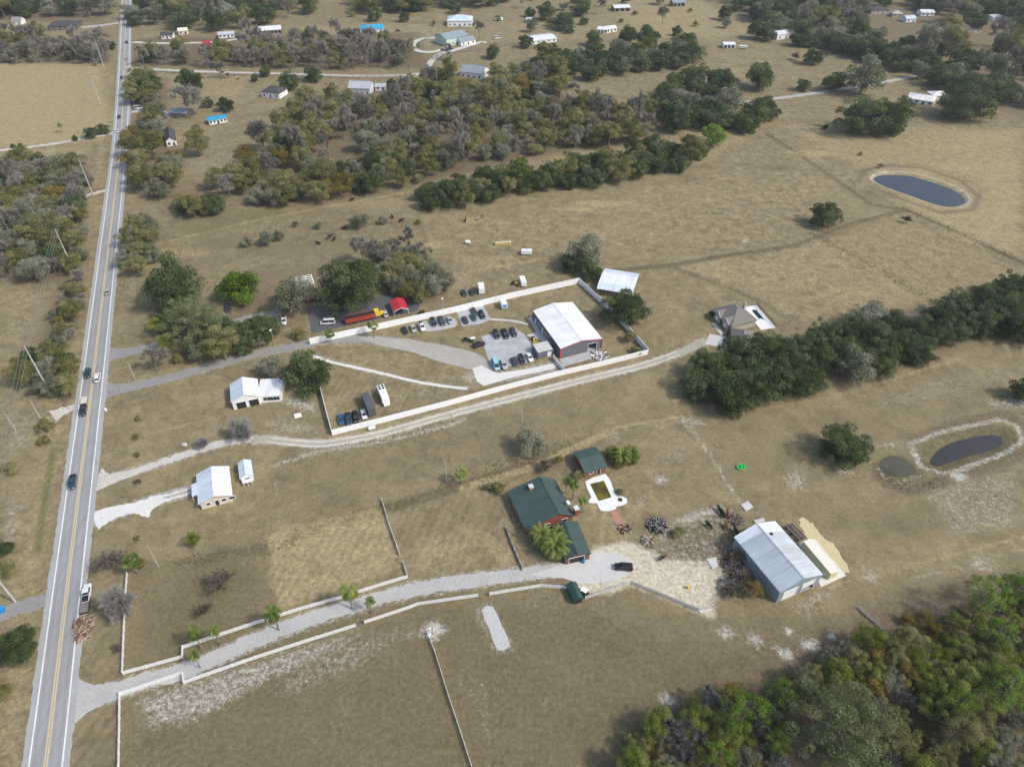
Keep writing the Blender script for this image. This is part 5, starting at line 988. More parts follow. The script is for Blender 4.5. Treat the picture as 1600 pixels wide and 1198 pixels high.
far('farmhouse', 'big white farmhouse with pale metal roof at the far paddocks', (698, 33), (738, 33), (702, 15), 4.5, 3.0, WHITE, [metal_roof('pale_teal_metal', (.60, .70, .72)), MWHITE], 5, True)
far('green_house', 'pale green two-storey house with slate roof behind the circular drive', (697, 62), (732, 55), (694, 50), 5.5, 2.6, PGREEN, GBLUE, 5)
far('garage_house', 'white garage with slate roof beside the pale green house', (720, 66), (744, 62), (717, 57), 3, 2, WHITE, GBLUE, 3)
far('blue_roofed_house', 'low house with bright turquoise roof in the far field', (562, 47), (600, 45), (564, 36), 3, 1.8, WHITE, TEALR, 4, True)
far('grey_gabled_house', 'grey gabled house with dormer at the top of the mixed wood', (718, 112), (754, 116), (722, 96), 4.0, 3.4, WHITE, GBLUE, 4)
far('wood_edge_house', 'white house with grey roof standing at the edge of the mixed wood', (543, 138), (578, 139), (549, 117), 4.2, 3.0, mat('pale_grey_siding', (.6, .61, .62), .7), mat('pale_grey_shingle', (.42, .44, .46), .8), 4)
far('wood_edge_shed', 'small grey-roofed shed beside the white house at the wood edge', (585, 136), (603, 136), (587, 128), 2.6, 1.2, WHITE, mat('pale_grey_shingle', (.42, .44, .46), .8), 2)
far('dark_roofed_cottage', 'white cottage with dark roof half hidden by oaks', (406, 144), (436, 147), (413, 124), 3.4, 3.0, WHITE, DROOF, 3, True)
far('long_white_barn', 'long white-roofed horse barn in the far field', (402, 49), (440, 46), (397, 36), 3.2, 1.4, mat('maroon_siding', (.16, .08, .07), .8), MWHITE, 6, kind='open')
far('small_white_house', 'small white house with dark gable roof right of the highway', (258, 222), (256, 205), (276, 222), 3.0, 2.4, WHITE, DROOF, 2, side='-x')
e, (rz, L, W, c) = far('trailer_home', 'long white trailer with bright blue roof in the yard off the highway', (325, 189), (355, 184), (323, 183), 2.8, .5, WHITE, TEALR, 5)
far('old_cabin', 'weathered cabin with rusty tin roof under a grey tree', (262, 176), (290, 178), (264, 164), 2.8, 1.6, WOODG, mat('rusty_tin', (.30, .31, .33), .6, var=.3, scale=.3), 3)
far('dark_roofed_house', 'long dark-roofed house with white vehicles before it at the top left', (73, 42), (120, 40), (74, 30), 3.2, 2.4, mat('brown_siding', (.16, .12, .1), .8), DROOF, 5, True)
far('cream_gabled_house', 'small cream gabled house at the top left edge', (16, 33), (32, 33), (15, 25), 3.2, 2.4, mat('cream_paint', (.75, .74, .66), .7), mat('brown_grey_shingle', (.28, .26, .24), .9), 2)
far('paddock_house', 'dark-roofed bungalow beside the highway far off', (250, 56), (270, 55), (250, 48), 2.8, 1.6, WHITE, DROOF, 3)
far('cream_shed', 'rounded cream shed behind the far bungalow', (277, 49), (293, 48), (277, 42), 3, 1.6, CREAM, mat('cream_roof2', (.70, .68, .52), .6), 2)
far('far_stable', 'white-roofed stable behind the grey wood', (340, 55), (366, 53), (341, 46), 2.8, 1, WHITE, mat('grey_tin', (.5, .52, .54), .6), 4)
far('curved_barn', 'white curved-roof barn in the top pasture', (960, 13), (986, 12), (962, 5), 3.2, 1.2, WOODG, MWHITE, 3, kind='open', cat='barn')
far('top_barn', 'grey-blue roofed barn at the top edge', (1052, 5), (1072, 4), (1050, -2), 3.4, 1.4, WOODG, GBLUE, 3, kind='open', cat='barn')
far('long_white_cottage', 'long white cottage with metal roof among paddock oaks', (829, 65), (871, 60), (830, 54), 2.8, 1.4, WHITE, MWHITE, 5)
far('white_farm_roof', 'left of two bright white farm roofs', (933, 46), (950, 47), (931, 37), 3, 1.4, WHITE, MWHITE, 3); far('white_farm_roof', 'right of two bright white farm roofs', (948, 46), (965, 44), (943, 36), 3, 1.4, WHITE, MWHITE, 3)
far('pasture_barn', 'small white barn with open front in the far pasture', (1131, 70), (1150, 70), (1132, 60), 3, 1, WHITE, MWHITE, 3, kind='open', cat='barn')
far('tree_edge_shed', 'white shed poking out of the suburb tree line', (1215, 55), (1236, 52), (1215, 42), 4, 1.4, WHITE, MWHITE, 2)
far('suburb_house', 'brown-roofed bungalow in the clearing of the top right suburb', (1500, 48), (1535, 46), (1505, 38), 2.8, 2.4, STUCCO, BROWNR, 4, True)
far('suburb_house', 'dark-roofed house among top right trees', (1362, 17), (1392, 16), (1365, 5), 3, 2.4, STUCCO, DROOF, 4, True)
far('suburb_house', 'white-roofed house among top right trees', (1440, 20), (1462, 20), (1442, 14), 3, 1.6, WHITE, MWHITE, 3); far('suburb_house', 'pale grey-roofed house left of the white-roofed suburb house', (1417, 30), (1433, 29), (1416, 23), 3, 1.8, WHITE, MBLUE, 2)
far('suburb_house', 'white shed roof near the top right corner', (1553, 28), (1573, 26), (1554, 21), 3, 1.2, WHITE, MWHITE, 2); far('suburb_house', 'white roof cut by the right edge of the suburb', (1588, 51), (1610, 50), (1588, 44), 3, 1.4, WHITE, MWHITE, 2)
far('suburb_house', 'tan-roofed house at the top right edge', (1395, 22), (1412, 22), (1394, 16), 2.8, 2, STUCCO, mat('tan_shingle', (.42, .38, .34), .9), 2, True)
far('corner_house', 'white-roofed buildings at the very top of the left side', (82, 4), (105, 4), (82, -4), 4, 1.5, WHITE, MWHITE, 2)
far('red_shed', 'small dark red shed behind the grey wood', (316, 69), (329, 68), (316, 63), 3, 1.6, mat('barn_red', (.34, .05, .045), .7), mat('barn_red', (.34, .05, .045), .7), 2)
far('paddock_shed', 'tiny white shed among the top paddocks left of the white farm roofs', (888, 46), (898, 46), (888, 42), 2.6, 1, WHITE, MWHITE, 2)
far('paddock_shed', 'small grey shed beside the pond hollow of the top paddock', (822, 31), (832, 31), (822, 27), 2.6, 1, WHITE, mat('grey_tin', (.5, .52, .54), .6), 2)

# ================================================================== FENCES
UNIT = MB().box((0, 0, 0), (1, 1, 1))
UM = {}
def unit(m):
    if m.name not in UM: UM[m.name] = UNIT.mesh('piece', m)
    return UM[m.name]
def bar(name, m, parent, a, b, z, th, hh):
    L = hypot(b[0]-a[0], b[1]-a[1]); return link(name, unit(m), parent, ((a[0]+b[0])/2, (a[1]+b[1])/2, z), atan2(b[1]-a[1], b[0]-a[0]), (L, th, hh))
def corners_resample(px, step):
    P = [G(*p)[:2] for p in px]; out = []
    for a, b in zip(P, P[1:]):
        n = max(1, round(hypot(b[0]-a[0], b[1]-a[1])/step)); out += [(a[0]+(b[0]-a[0])*i/n, a[1]+(b[1]-a[1])*i/n) for i in range(n)]
    return out+[P[-1]]
def rail_fence(label, px, m, h=1.3, rails=3, step=2.44, rh=.23, pw=.14, name='rail_fence', group=None, wob=.0):
    P = corners_resample(px, step); o = P[0]; e = empty(name, (o[0], o[1], 0), 0, label, 'fence', group); Q = [(x-o[0], y-o[1]) for x, y in P]
    for x, y in Q:
        p = link('post', unit(m), e, (x, y, h*.54), 0, (pw, pw, h*1.08))
        if wob: p.rotation_euler = (random.gauss(0, wob), random.gauss(0, wob), random.uniform(0, 1))
    for a, b in zip(Q, Q[1:]):
        for k in range(rails): bar('rail', m, e, a, b, h*(k+1)/rails-rh*.55, .05, rh)
    return e
def panel_fence(label, px, m, h=2.2, step=2.44, name='privacy_fence'):
    P = corners_resample(px, step); o = P[0]; e = empty(name, (o[0], o[1], 0), 0, label, 'fence'); Q = [(x-o[0], y-o[1]) for x, y in P]
    for x, y in Q: link('post', unit(m), e, (x, y, h*.52), 0, (.16, .16, h*1.04))
    for a, b in zip(Q, Q[1:]):
        bar('panel', m, e, a, b, h*.5+.02, .07, h-.08); bar('top_rail', m, e, a, b, h-.02, .14, .14)
    return e
panel_fence('white privacy fence along the far side of the compound', [(485, 538), (600, 513), (712, 488), (800, 466), (905, 443)], VINYL, 2.7)
panel_fence('white privacy fence down the right end of the compound', [(905.5, 443.5), (946, 481), (975, 511), (1012, 553)], VINYL, 2.4)
panel_fence('white privacy fence along the sandy lane side of the compound', [(1012, 554), (940, 572), (875, 587), (790, 609), (700, 634), (600, 660), (520, 680)], VINYL, 2.3)
panel_fence('white privacy fence at the left end of the compound', [(519.5, 680), (510, 645), (500, 606), (491, 562)], VINYL, 2.2)
panel_fence('short white fence between the flat annex and lane fence', [(864, 560), (872, 571), (881, 582)], VINYL, 1.8)
WF = mat('fence_white', (.76, .755, .74), .55, var=.08, scale=.4); WFO = mat('fence_weathered', (.52, .50, .48), .7, var=.15, scale=.4)
rail_fence('white rail fence beside the leafless roadside tree', [(200, 898), (197, 935), (195, 985), (192.5, 1053)], WF, 1.3, 3)
rail_fence('white rail fence along the upper side of the gravel drive', [(193, 1053.5), (286, 1028), (286.5, 1013), (400, 975), (470, 953), (537, 934)], WF, 1.4, 4)
rail_fence('short white rail fence ending at the field corner by the drive', [(559, 927), (600, 914), (637, 903)], WF, 1.4, 4)
rail_fence('white rail fence running to the bottom edge beside the highway', [(186, 1260), (187, 1198), (188, 1140), (188.5, 1086)], WF, 1.3, 3)
rail_fence('white rail fence along the lower side of the gravel drive', [(189, 1085.5), (286, 1053), (288, 1068), (400, 1029), (480, 1003), (556, 979)], WF, 1.4, 4)
rail_fence('middle stretch of white rail fence below the drive', [(570, 974), (638, 951.5), (653, 945.5), (747, 932)], WF, 1.4, 4)
rail_fence('white rail fence ending at the green gable-roofed shed', [(765, 930), (800, 924), (845, 917), (887, 920)], WF, 1.4, 4)
rail_fence('weathered white rail fence bending round the sandy apron', [(914, 936), (950, 924), (985, 912), (1040, 934), (1090, 955), (1112, 951)], WFO, 1.4, 4)
rail_fence('single white fence line dividing the near field', [(668, 990), (680, 1020), (700, 1085), (720, 1145), (737, 1198), (760, 1265)], WF, 1.2, 3)
rail_fence('white fence line between the two mown paddocks', [(597, 783), (608, 820), (625, 868)], WF, 1.2, 3); rail_fence('stub of white fence at the corner by the drive', [(630, 880), (637, 902)], WF, 1.2, 3)
rail_fence('white fence from the green-roofed house down to the drive', [(791, 826), (800, 851), (817, 891)], WFO, 1.1, 4, pw=.3)
rail_fence('broken grey fence standing alone near the wood', [(1342, 951), (1352, 961), (1366, 972), (1380, 986), (1393, 1001)], WFO, 1.1, 3)
rail_fence('dark plank fence along the far cross road', [(208, 111), (300, 116), (420, 119), (540, 122), (630, 121)], WOODG, 1.4, 3, 5, .2, .25)
rail_fence('dark plank fence round the pale green house', [(655, 76), (655, 68), (668, 60), (695, 54)], WOODG, 1.4, 3, 6, .2, .25)
rail_fence('dark plank fence below the pale green house', [(665, 112), (668, 95), (690, 86), (760, 78), (800, 70), (840, 66)], WOODG, 1.4, 3, 6, .2, .25)
for lab, px in (('wire fence from the open barn to the pasture corner', [(935, 427), (1050, 413), (1130, 400), (1240, 385), (1330, 350), (1410, 330)]), ('wire fence running right from the pasture corner', [(1411, 326), (1480, 355), (1600, 412)]),
                ('wire fence from the far lane to the pasture corner', [(1200, 210), (1290, 268), (1360, 318), (1409, 328)]), ('wire fence dividing the pasture behind the oak row', [(1270, 365), (1380, 425), (1470, 480)]),
                ('wire fence behind the grey hip-roofed house', [(1045, 415), (1140, 450), (1200, 475), (1245, 515)])):
    rail_fence(lab, px, WOODG, 1.2, 2, 4.5, .025, .14, 'wire_fence', wob=.06)
# ================================================================== VEHICLES
def paint_m(n, c, rough=.3): return mat('paint_'+n, c, rough, .1, var=.04, scale=.3, spec=.5, coat=.4)
PAINT = {'black': (.012, .013, .015), 'charcoal': (.04, .042, .046), 'silver': (.42, .43, .44), 'white': (.80, .80, .80), 'blue': (.02, .10, .26), 'teal': (.03, .07, .085), 'lightblue': (.30, .62, .72), 'red': (.35, .02, .025), 'green': (.02, .07, .035), 'tan': (.55, .50, .40), 'gold': (.35, .28, .15)}
TYP = {  # length, half width, shoulder z, roof z, cabin x0..x1 base, x0..x1 top, hood z, tail z
    'sedan': (4.7, .90, .86, 1.42, (-1.75, 1.10), (-1.05, .30), .82, .92), 'suv': (4.9, .96, 1.05, 1.78, (-2.30, 1.15), (-2.05, .45), 1.02, 1.05),
    'pickup': (5.8, .99, 1.08, 1.85, (-.75, 1.45), (-.55, .75), 1.06, 1.05), 'van': (5.6, 1.0, 1.15, 2.25, (-2.7, 2.15), (-2.65, 1.30), 1.05, 1.2)}
VM = {}
def car_meshes(t, col):
    if (t, col) in VM: return VM[(t, col)]
    L, w_, zs, zr, (a0, a1), (b0, b1), zh, zt = TYP[t]; h = L/2; m = paint_m(col, PAINT[col]); d = {}
    st = [(-h, .45, zt-.22, w_*.84), (-h+.12, .33, zt-.03, w_*.95), (-h+.8, .28, zt, w_), (a0, .26, zs, w_), (a1, .26, zs, w_), (h-.75, .28, zh-.04, w_*.98), (h-.18, .33, zh-.14, w_*.90), (h, .45, zh-.34, w_*.76)]
    b = MB(); n = 10; v = []
    for x, z0, z1, q in st:
        v += [(x, -q*.85, z0), (x, -q, z0+.14), (x, -q, z1-.16), (x, -q*.93, z1-.05), (x, -q*.7, z1), (x, q*.7, z1), (x, q*.93, z1-.05), (x, q, z1-.16), (x, q, z0+.14), (x, q*.85, z0)]
    f = [(i*n+k, (i+1)*n+k, (i+1)*n+(k+1) % n, i*n+(k+1) % n) for i in range(len(st)-1) for k in range(n)]+[tuple(range(n)), tuple(range(len(st)*n-1, (len(st)-1)*n-1, -1))]
    b.add(v, f); d['body'] = b.mesh('body', m); yb, yt = w_*.88, w_*.70
    g_ = MB().hexa([(a0, -yb, zs-.03), (a1, -yb, zs-.03), (a1, yb, zs-.03), (a0, yb, zs-.03)], [(b0, -yt, zr-.05), (b1, -yt, zr-.05), (b1, yt, zr-.05), (b0, yt, zr-.05)]); d['windows'] = g_.mesh('windows', DARKGL)
    r_ = MB().hexa([(b0-.05, -yt-.03, zr-.06), (b1+.05, -yt-.03, zr-.06), (b1+.05, yt+.03, zr-.06), (b0-.05, yt+.03, zr-.06)], [(b0+.12, -yt*.86, zr), (b1-.12, -yt*.86, zr), (b1-.12, yt*.86, zr), (b0+.12, yt*.86, zr)])
    for s in (-1, 1):
        for (xa, xb) in ((a0, b0), ((a0+a1)/2-.1, (b0+b1)/2-.05), (a1, b1)): r_.tube([(xa, s*yb, zs-.02), (xb, s*yt, zr-.04)], .05, 4)
    d['roof'] = r_.mesh('roof', m)
    if t == 'pickup': d['bed'] = MB().box((-1.85, 0, zs+.015), (1.85, w_*1.55, .05)).mesh('bed', BLACKR)
    wh = MB(); wh.tube([(0, -.12, 0), (0, .12, 0)], .36, 12); d['wheel'] = wh.mesh('wheel', BLACKR); rm = MB().tube([(0, -.13, 0), (0, .13, 0)], .2, 8); d['rim'] = rm.mesh('rim', STEELG)
    d['headlight'] = MB().box((0, 0, 0), (.1, .36, .16)).mesh('headlight', mat('lamp_glass', (.75, .77, .78), .2)); d['taillight'] = MB().box((0, 0, 0), (.08, .28, .2)).mesh('taillight', mat('tail_red', (.4, .02, .02), .3))
    VM[(t, col)] = d; return d
CARNAME = {'sedan': 'car', 'suv': 'sport_utility_car', 'pickup': 'pickup_truck', 'van': 'van'}
def car(t, col, px, py, d, label, group=None, z=.04, sc=1.0):
    x, y, _ = G(px, py, .6); x2, y2, _ = G(px+d[0], py+d[1], .6); rz = atan2(y2-y, x2-x); L, w_, zs, zr = TYP[t][:4]; zh, zt = TYP[t][6:]; M = car_meshes(t, col)
    e = empty(CARNAME[t], (x, y, z), rz, label, {'pickup': 'truck', 'van': 'van'}.get(t, 'car'), group)
    if sc != 1: e.scale = (sc, sc, sc)
    for k in ('body', 'windows', 'roof', 'bed'):
        if k in M: link(k, M[k], e)
    for fx in (-L*.30, L*.31):
        for s in (-1, 1): o = link('wheel', M['wheel'], e, (fx, s*(w_-.1), .36)); link('rim', M['rim'], o)
    for s in (-1, 1): link('headlight', M['headlight'], e, (L/2-.06, s*w_*.56, zh-.28)); link('taillight', M['taillight'], e, (-L/2+.0, s*w_*.68, zt-.3))
    return e
up = (13, -100); dn = (-13, 100)
for t, col, px, py, d, lab in [('suv', 'teal', 137, 584, dn, 'dark car heading down the highway beside a white car'), ('suv', 'white', 152.5, 590, up, 'white car with dark rear window on the highway'), ('pickup', 'charcoal', 130, 641, dn, 'dark pickup pulling a small trailer on the highway'),
                               ('pickup', 'teal', 113, 753, dn, 'lone dark pickup driving down the highway'), ('sedan', 'silver', 168, 455.5, up, 'silver car driving away up the middle of the highway'), ('sedan', 'white', 183.5, 205, dn, 'pale car nearing the farm track turn'), ('sedan', 'charcoal', 186, 182.5, dn, 'dark car behind the pale car on the far highway'),
                               ('sedan', 'white', 197.3, 122.5, up, 'nearest white car of the far queue'), ('sedan', 'charcoal', 190, 121.5, dn, 'dark car opposite the far white queue'), ('sedan', 'white', 197.3, 106, up, 'middle white car of the far queue'), ('sedan', 'silver', 197.2, 92, up, 'silver car leading the far queue'), ('suv', 'charcoal', 198, 66, up, 'dark car high up the highway'), ('sedan', 'white', 192, 25, dn, 'white car at the very top of the highway')]:
    car(t, col, px, py, d, lab, 'cars on the highway', .06)
for t, col, px, py, d, lab in [('sedan', 'black', 632.5, 516, (.45, 1), 'black car first in the row along the north fence'), ('sedan', 'silver', 645.6, 513, (.45, 1), 'silver car second in the row along the north fence'), ('pickup', 'white', 659, 510, (.45, 1), 'white car third in the row along the north fence'), ('suv', 'black', 677, 503.5, (.5, 1), 'black car left of the dark pickup on the gravel patch'), ('pickup', 'teal', 690, 501.5, (.5, 1), 'dark pickup in the middle of the gravel patch'), ('sedan', 'silver', 702.5, 500, (.5, 1), 'silver car right of the dark pickup on the gravel patch'),
                               ('sedan', 'charcoal', 727, 500, (.5, 1), 'dark car at the front left of the small concrete pad'), ('sedan', 'teal', 740, 495, (.4, 1), 'blue-black car in the middle of the small concrete pad'), ('suv', 'black', 753, 492, (.55, 1), 'large black car at the right of the small concrete pad'), ('sedan', 'charcoal', 740.6, 486, (.6, 1), 'dark car at the back of the small concrete pad'),
                               ('suv', 'black', 775.6, 522.5, (.5, 1), 'black car first at the top of the large pad'), ('pickup', 'black', 789.4, 521.5, (.5, 1), 'long black truck in the middle at the top of the large pad'), ('suv', 'charcoal', 802.5, 519.5, (.5, 1), 'charcoal car last at the top of the large pad'), ('suv', 'black', 748.5, 538.5, (1, -.35), 'black car parked across the left edge of the large pad'),
                               ('van', 'lightblue', 774.4, 570, (.4, 1), 'light blue van at the bottom left of the large pad'), ('suv', 'silver', 787, 570, (.5, 1), 'silver car beside the light blue van'), ('sedan', 'charcoal', 803.5, 565, (.5, 1), 'dark car with pale bonnet at the bottom of the large pad'), ('suv', 'black', 815, 561.5, (.4, 1), 'black car beside the white car on the large pad'), ('sedan', 'white', 827.5, 558, (.5, 1), 'white car at the bottom right of the large pad'),
                               ('sedan', 'blue', 532.6, 655, (.15, 1), 'bright blue car in the lower left compound corner'), ('pickup', 'teal', 545, 654.5, (.2, 1), 'dark blue-green truck beside the bright blue car'), ('suv', 'black', 556, 651.5, (.3, 1), 'black car between the teal truck and the black-and-white car'), ('sedan', 'white', 568.5, 647, (.25, 1), 'black and white car beside the dark box trailer'),
                               ('sedan', 'charcoal', 725, 457.5, (.3, 1), 'left of two dark cars outside the north fence'), ('sedan', 'charcoal', 738, 456, (.3, 1), 'right of two dark cars outside the north fence'), ('suv', 'black', 974, 885.5, (-1, -.08), 'black car parked on the pale gravel turning area'),
                               ('pickup', 'white', 443.5, 501, (.05, 1), 'white pickup under the trees by the side street'), ('van', 'white', 512, 504, (-1, .05), 'white van on the dark tarmac yard'), ('sedan', 'red', 484.5, 467, (-1, .1), 'dark red car under the huge yard oak'), ('sedan', 'charcoal', 500, 465, (-1, 0), 'dark car behind the dark red car'), ('sedan', 'tan', 602, 490, (-.4, -1), 'tan car in front of the yellow lorry'),
                               ('pickup', 'white', 135.5, 927, up, 'white pickup parked on the highway shoulder'), ('van', 'white', 217, 169, (1, -.1), 'white van at the roadside yard right of the highway'), ('pickup', 'charcoal', 356.5, 481, (.1, 1), 'small dark truck with white cab by the lime-green tree'), ('sedan', 'charcoal', 622, 48, (1, 0), 'dark car by the turquoise-roofed house'), ('sedan', 'white', 755, 67, (1, 0), 'white car at the garage of the pale green house'), ('van', 'white', 777, 60, (1, -.1), 'white van right of the pale green house')]:
    car(t, col, px, py, d, lab)
for i in range(7): car('pickup' if i % 2 else 'van', 'white', 87+i*5.3, 40.5-.25*i, (.1, -1), f'white vehicle, {("first", "second", "third", "fourth", "fifth", "sixth", "last")[i]} from the left before the dark-roofed house', 'white vehicles before the dark-roofed house')
def box_thing(name, label, cat, p, d, dims, m, roofm=None, wheels=0, doors=True, hitch=False, z0=.5, group=None):
    x, y, _ = G(*p, dims[2]/2); x2, y2, _ = G(p[0]+d[0], p[1]+d[1], dims[2]/2); e = empty(name, (x, y, .03), atan2(y2-y, x2-x), label, cat, group); L, W, h = dims
    MB().box((0, 0, z0+(h-z0)/2), (L, W, h-z0)).build('body', m, e); MB().box((0, 0, h+.03), (L*.99, W*.98, .06)).build('roof', roofm or m, e)
    for i in range(wheels):
        for s in (-1, 1): o = link('wheel', car_meshes('sedan', 'black')['wheel'], e, (-L*.12-i*.85+.4, s*(W/2-.08), .36)); link('rim', VM[('sedan', 'black')]['rim'], o)
    if not wheels: MB().box((0, 0, z0/2), (L*.9, W*.9, z0)).build('base', DARK, e)
    if doors:
        for s in (-1, 1): MB().box((-L/2-.02, s*W*.24, z0+(h-z0)/2), (.05, W*.44, (h-z0)*.92)).build('door', m, e)
    if hitch: MB().tube([(L/2, 0, .5), (L/2+1.1, 0, .5)], .06, 5).build('hitch', DARK, e)
    return e, L, W, h
box_thing('box_trailer', 'long dark grey box trailer beside the row of four cars', 'trailer', (576, 632), (-.42, -1), (9.0, 2.5, 3.4), mat('trailer_grey', (.10, .105, .115), .5, var=.08), None, 2, hitch=True)
e, L, W, h = box_thing('motorhome', 'white motorhome with four dark roof panels in the compound', 'motorhome', (599, 617), (.4, 1), (7.4, 2.4, 3.0), WHITE, None, 2)
for i in (0, 1):
    for s in (-1, 1): MB().box((-2.9+i*1.25, s*.55, h+.1), (.95, .7, .06)).build('roof_panel', DARKGL, e)
MB().box((2.4, 0, h-.35), (.7, 2.1, .5)).build('windscreen', DARKGL, e); MB().hexa([(3.7, -1.1, .5), (4.7, -1.0, .5), (4.7, 1.0, .5), (3.7, 1.1, .5)], [(3.7, -1.1, 1.9), (4.5, -.9, 1.3), (4.5, .9, 1.3), (3.7, 1.1, 1.9)]).build('cab', WHITE, e)
SBLUE = mat('sign_blue', (.03, .28, .60), .5)
e, L, W, h = box_thing('office_trailer', 'small white cabin with a blue panel inside the north fence', 'cabin', (786.5, 475), (-.5, -1), (3.8, 2.2, 2.8), WHITE, None, 1); MB().box((-L/2-.06, 0, 1.6), (.04, 1.5, 1.3)).build('panel', SBLUE, e)
box_thing('box_trailer', 'white box trailer behind two dark cars outside the fence', 'trailer', (752, 451), (-.2, -1), (4.6, 2.3, 3.0), WHITE, None, 1, hitch=True)
box_thing('box_trailer', 'white trailer beside an orange machine outside the fence', 'trailer', (817, 440), (-.4, -1), (4.8, 2.2, 2.6), WHITE, None, 1, hitch=True)
box_thing('field_shed', 'white box shed alone in the cattle pasture', 'shed', (823, 394), (1, .02), (4.6, 2.4, 2.0), WHITE, MWHITE)
box_thing('field_shed', 'tiny white feeder near the round bales', 'shed', (731, 379), (1, .1), (2.0, 1.6, 1.3), WHITE, WHITE)
box_thing('livestock_trailer', 'small white trailer far right of the pale green house', 'trailer', (780, 30), (1, .1), (6, 2.4, 2.6), WHITE, None, 1)
box_thing('horse_trailer', 'white trailer between the pasture barn and its fence', 'trailer', (1161, 74), (1, .1), (6, 2.4, 2.2), WHITE, None, 1)
box_thing('utility_trailer', 'low dark trailer behind the white pickup on the shoulder', 'trailer', (133.5, 946), up, (4.6, 2.0, .9), DARK, WOODG, 1, hitch=True, z0=.4)
box_thing('small_trailer', 'small pale trailer loaded with boards on the highway', 'trailer', (131.5, 626), dn, (3.2, 1.8, 1.0), mat('trailer_tan', (.6, .56, .48), .7), None, 1, hitch=True, z0=.4)
# red lorry trailer and yellow lorry
ORED = mat('rust_red_paint', (.36, .06, .03), .6, var=.2, scale=.4); LYEL = mat('lorry_yellow', (.70, .50, .06), .5, var=.08)
e, L, W, h = box_thing('dump_trailer', 'long rust-red tipper trailer under the yard oak', 'trailer', (563, 497), (1, -.22), (11.5, 2.5, 2.5), ORED, DARK, 2, z0=.9)
for s in (-1, 1): MB().box((0, s*1.2, h+.12), (L, .12, .2)).build('side_rail', ORED, e)
x, y, _ = G(591, 490, 1); x2, y2, _ = G(601, 487.6, 1); e = empty('yellow_lorry', (x, y, .03), atan2(y2-y, x2-x), 'yellow lorry cab coupled to the rust-red trailer', 'lorry')
MB().hexa([(-1.5, -1.2, .7), (.6, -1.2, .7), (.6, 1.2, .7), (-1.5, 1.2, .7)], [(-1.5, -1.1, 3.0), (.3, -1.05, 2.9), (.3, 1.05, 2.9), (-1.5, 1.1, 3.0)]).build('cab', LYEL, e); MB().hexa([(.55, -.85, .7), (2.3, -.75, .7), (2.3, .75, .7), (.55, .85, .7)], [(.55, -.8, 1.75), (2.2, -.65, 1.5), (2.2, .65, 1.5), (.55, .8, 1.75)]).build('bonnet', LYEL, e); MB().box((.52, 0, 2.3), (.14, 1.9, .75)).build('windscreen', DARKGL, e)
for fx in (-1.1, 1.5):
    for s in (-1, 1): o = link('wheel', VM[('sedan', 'black')]['wheel'], e, (fx, s*1.05, .45), 0, (1.3, 1.3, 1.3)); link('rim', VM[('sedan', 'black')]['rim'], o)
# green covered trailer with a small buggy
x, y, _ = G(898, 926, 1.2); x2, y2, _ = G(891, 911, 1.2); e = empty('garden_shed', (x, y, 0), atan2(y2-y, x2-x), 'dark green gable-roofed shed standing in the fence gap', 'shed'); TG = mat('dark_green_paint', (.03, .075, .06), .6, var=.15)
MB().box((0, 0, 1.0), (4.6, 2.3, 2.0)).build('body', TG, e)
for s in (-1, 1): MB().slab([(-2.5, s*1.35, 1.9), (2.5, s*1.35, 1.9), (2.5, 0, 2.8), (-2.5, 0, 2.8)] if s < 0 else [(-2.5, 0, 2.8), (2.5, 0, 2.8), (2.5, s*1.35, 1.9), (-2.5, s*1.35, 1.9)], .1).build('roof_slope', TG, e)
for s in (-1, 1): MB().add([(s*2.31, -1.15, 2.0), (s*2.31, 1.15, 2.0), (s*2.31, 0, 2.7)], [(0, 1, 2)]).build('gable_wall', TG, e)
MB().box((-2.33, 0, .95), (.05, 1.4, 1.7)).build('door', DARK, e)
x, y, _ = G(911, 924, .8); e = empty('buggy', (x, y, .02), atan2(y2-y, x2-x), 'white-roofed black buggy beside the green shed', 'buggy'); MB().hexa([(-1.3, -.65, .35), (1.4, -.6, .35), (1.4, .6, .35), (-1.3, .65, .35)], [(-1.3, -.6, .85), (1.2, -.45, .75), (1.2, .45, .75), (-1.3, .6, .85)]).build('body', BLACKR, e); MB().box((-.3, 0, 1.85), (1.7, 1.3, .08)).build('roof', WHITE, e)
for sx in (-1.05, .5):
    for s in (-1, 1): MB().tube([(sx, s*.55, .8), (sx, s*.58, 1.83)], .03, 4).build('post', DARK, e); o = link('wheel', VM[('sedan', 'black')]['wheel'], e, (sx*1.0, s*.68, .3), 0, (.8, .8, .8))
# tractor and mower by the pad
def tractor(label, px, py, d, m, s=1.):
    x, y, _ = G(px, py, .6); x2, y2, _ = G(px+d[0], py+d[1], .6); e = empty('tractor', (x, y, .04), atan2(y2-y, x2-x), label, 'tractor'); e.scale = (s, s, s)
    MB().hexa([(.1, -.4, .6), (1.6, -.35, .6), (1.6, .35, .6), (.1, .4, .6)], [(.1, -.38, 1.35), (1.5, -.28, 1.2), (1.5, .28, 1.2), (.1, .38, 1.35)]).build('bonnet', m, e); MB().box((-.7, 0, .95), (1.3, .9, .35)).build('chassis', DARK, e); MB().box((-.6, 0, 1.3), (.5, .5, .5)).build('seat', BLACKR, e); MB().tube([(-.05, 0, 1.3), (-.2, 0, 1.65)], .05, 5).build('steering', DARK, e)
    for fx, r, wd in ((-.75, 1.6, .72), (1.25, 1.0, .6)):
        for q in (-1, 1): o = link('wheel', VM[('sedan', 'black')]['wheel'], e, (fx, q*wd, .36*r), 0, (r, 1.2, r)); link('rim', VM[('sedan', 'black')]['rim'], o)
    MB().box((2.3, 0, .4), (.5, 1.7, .6)).build('loader_bucket', m, e)
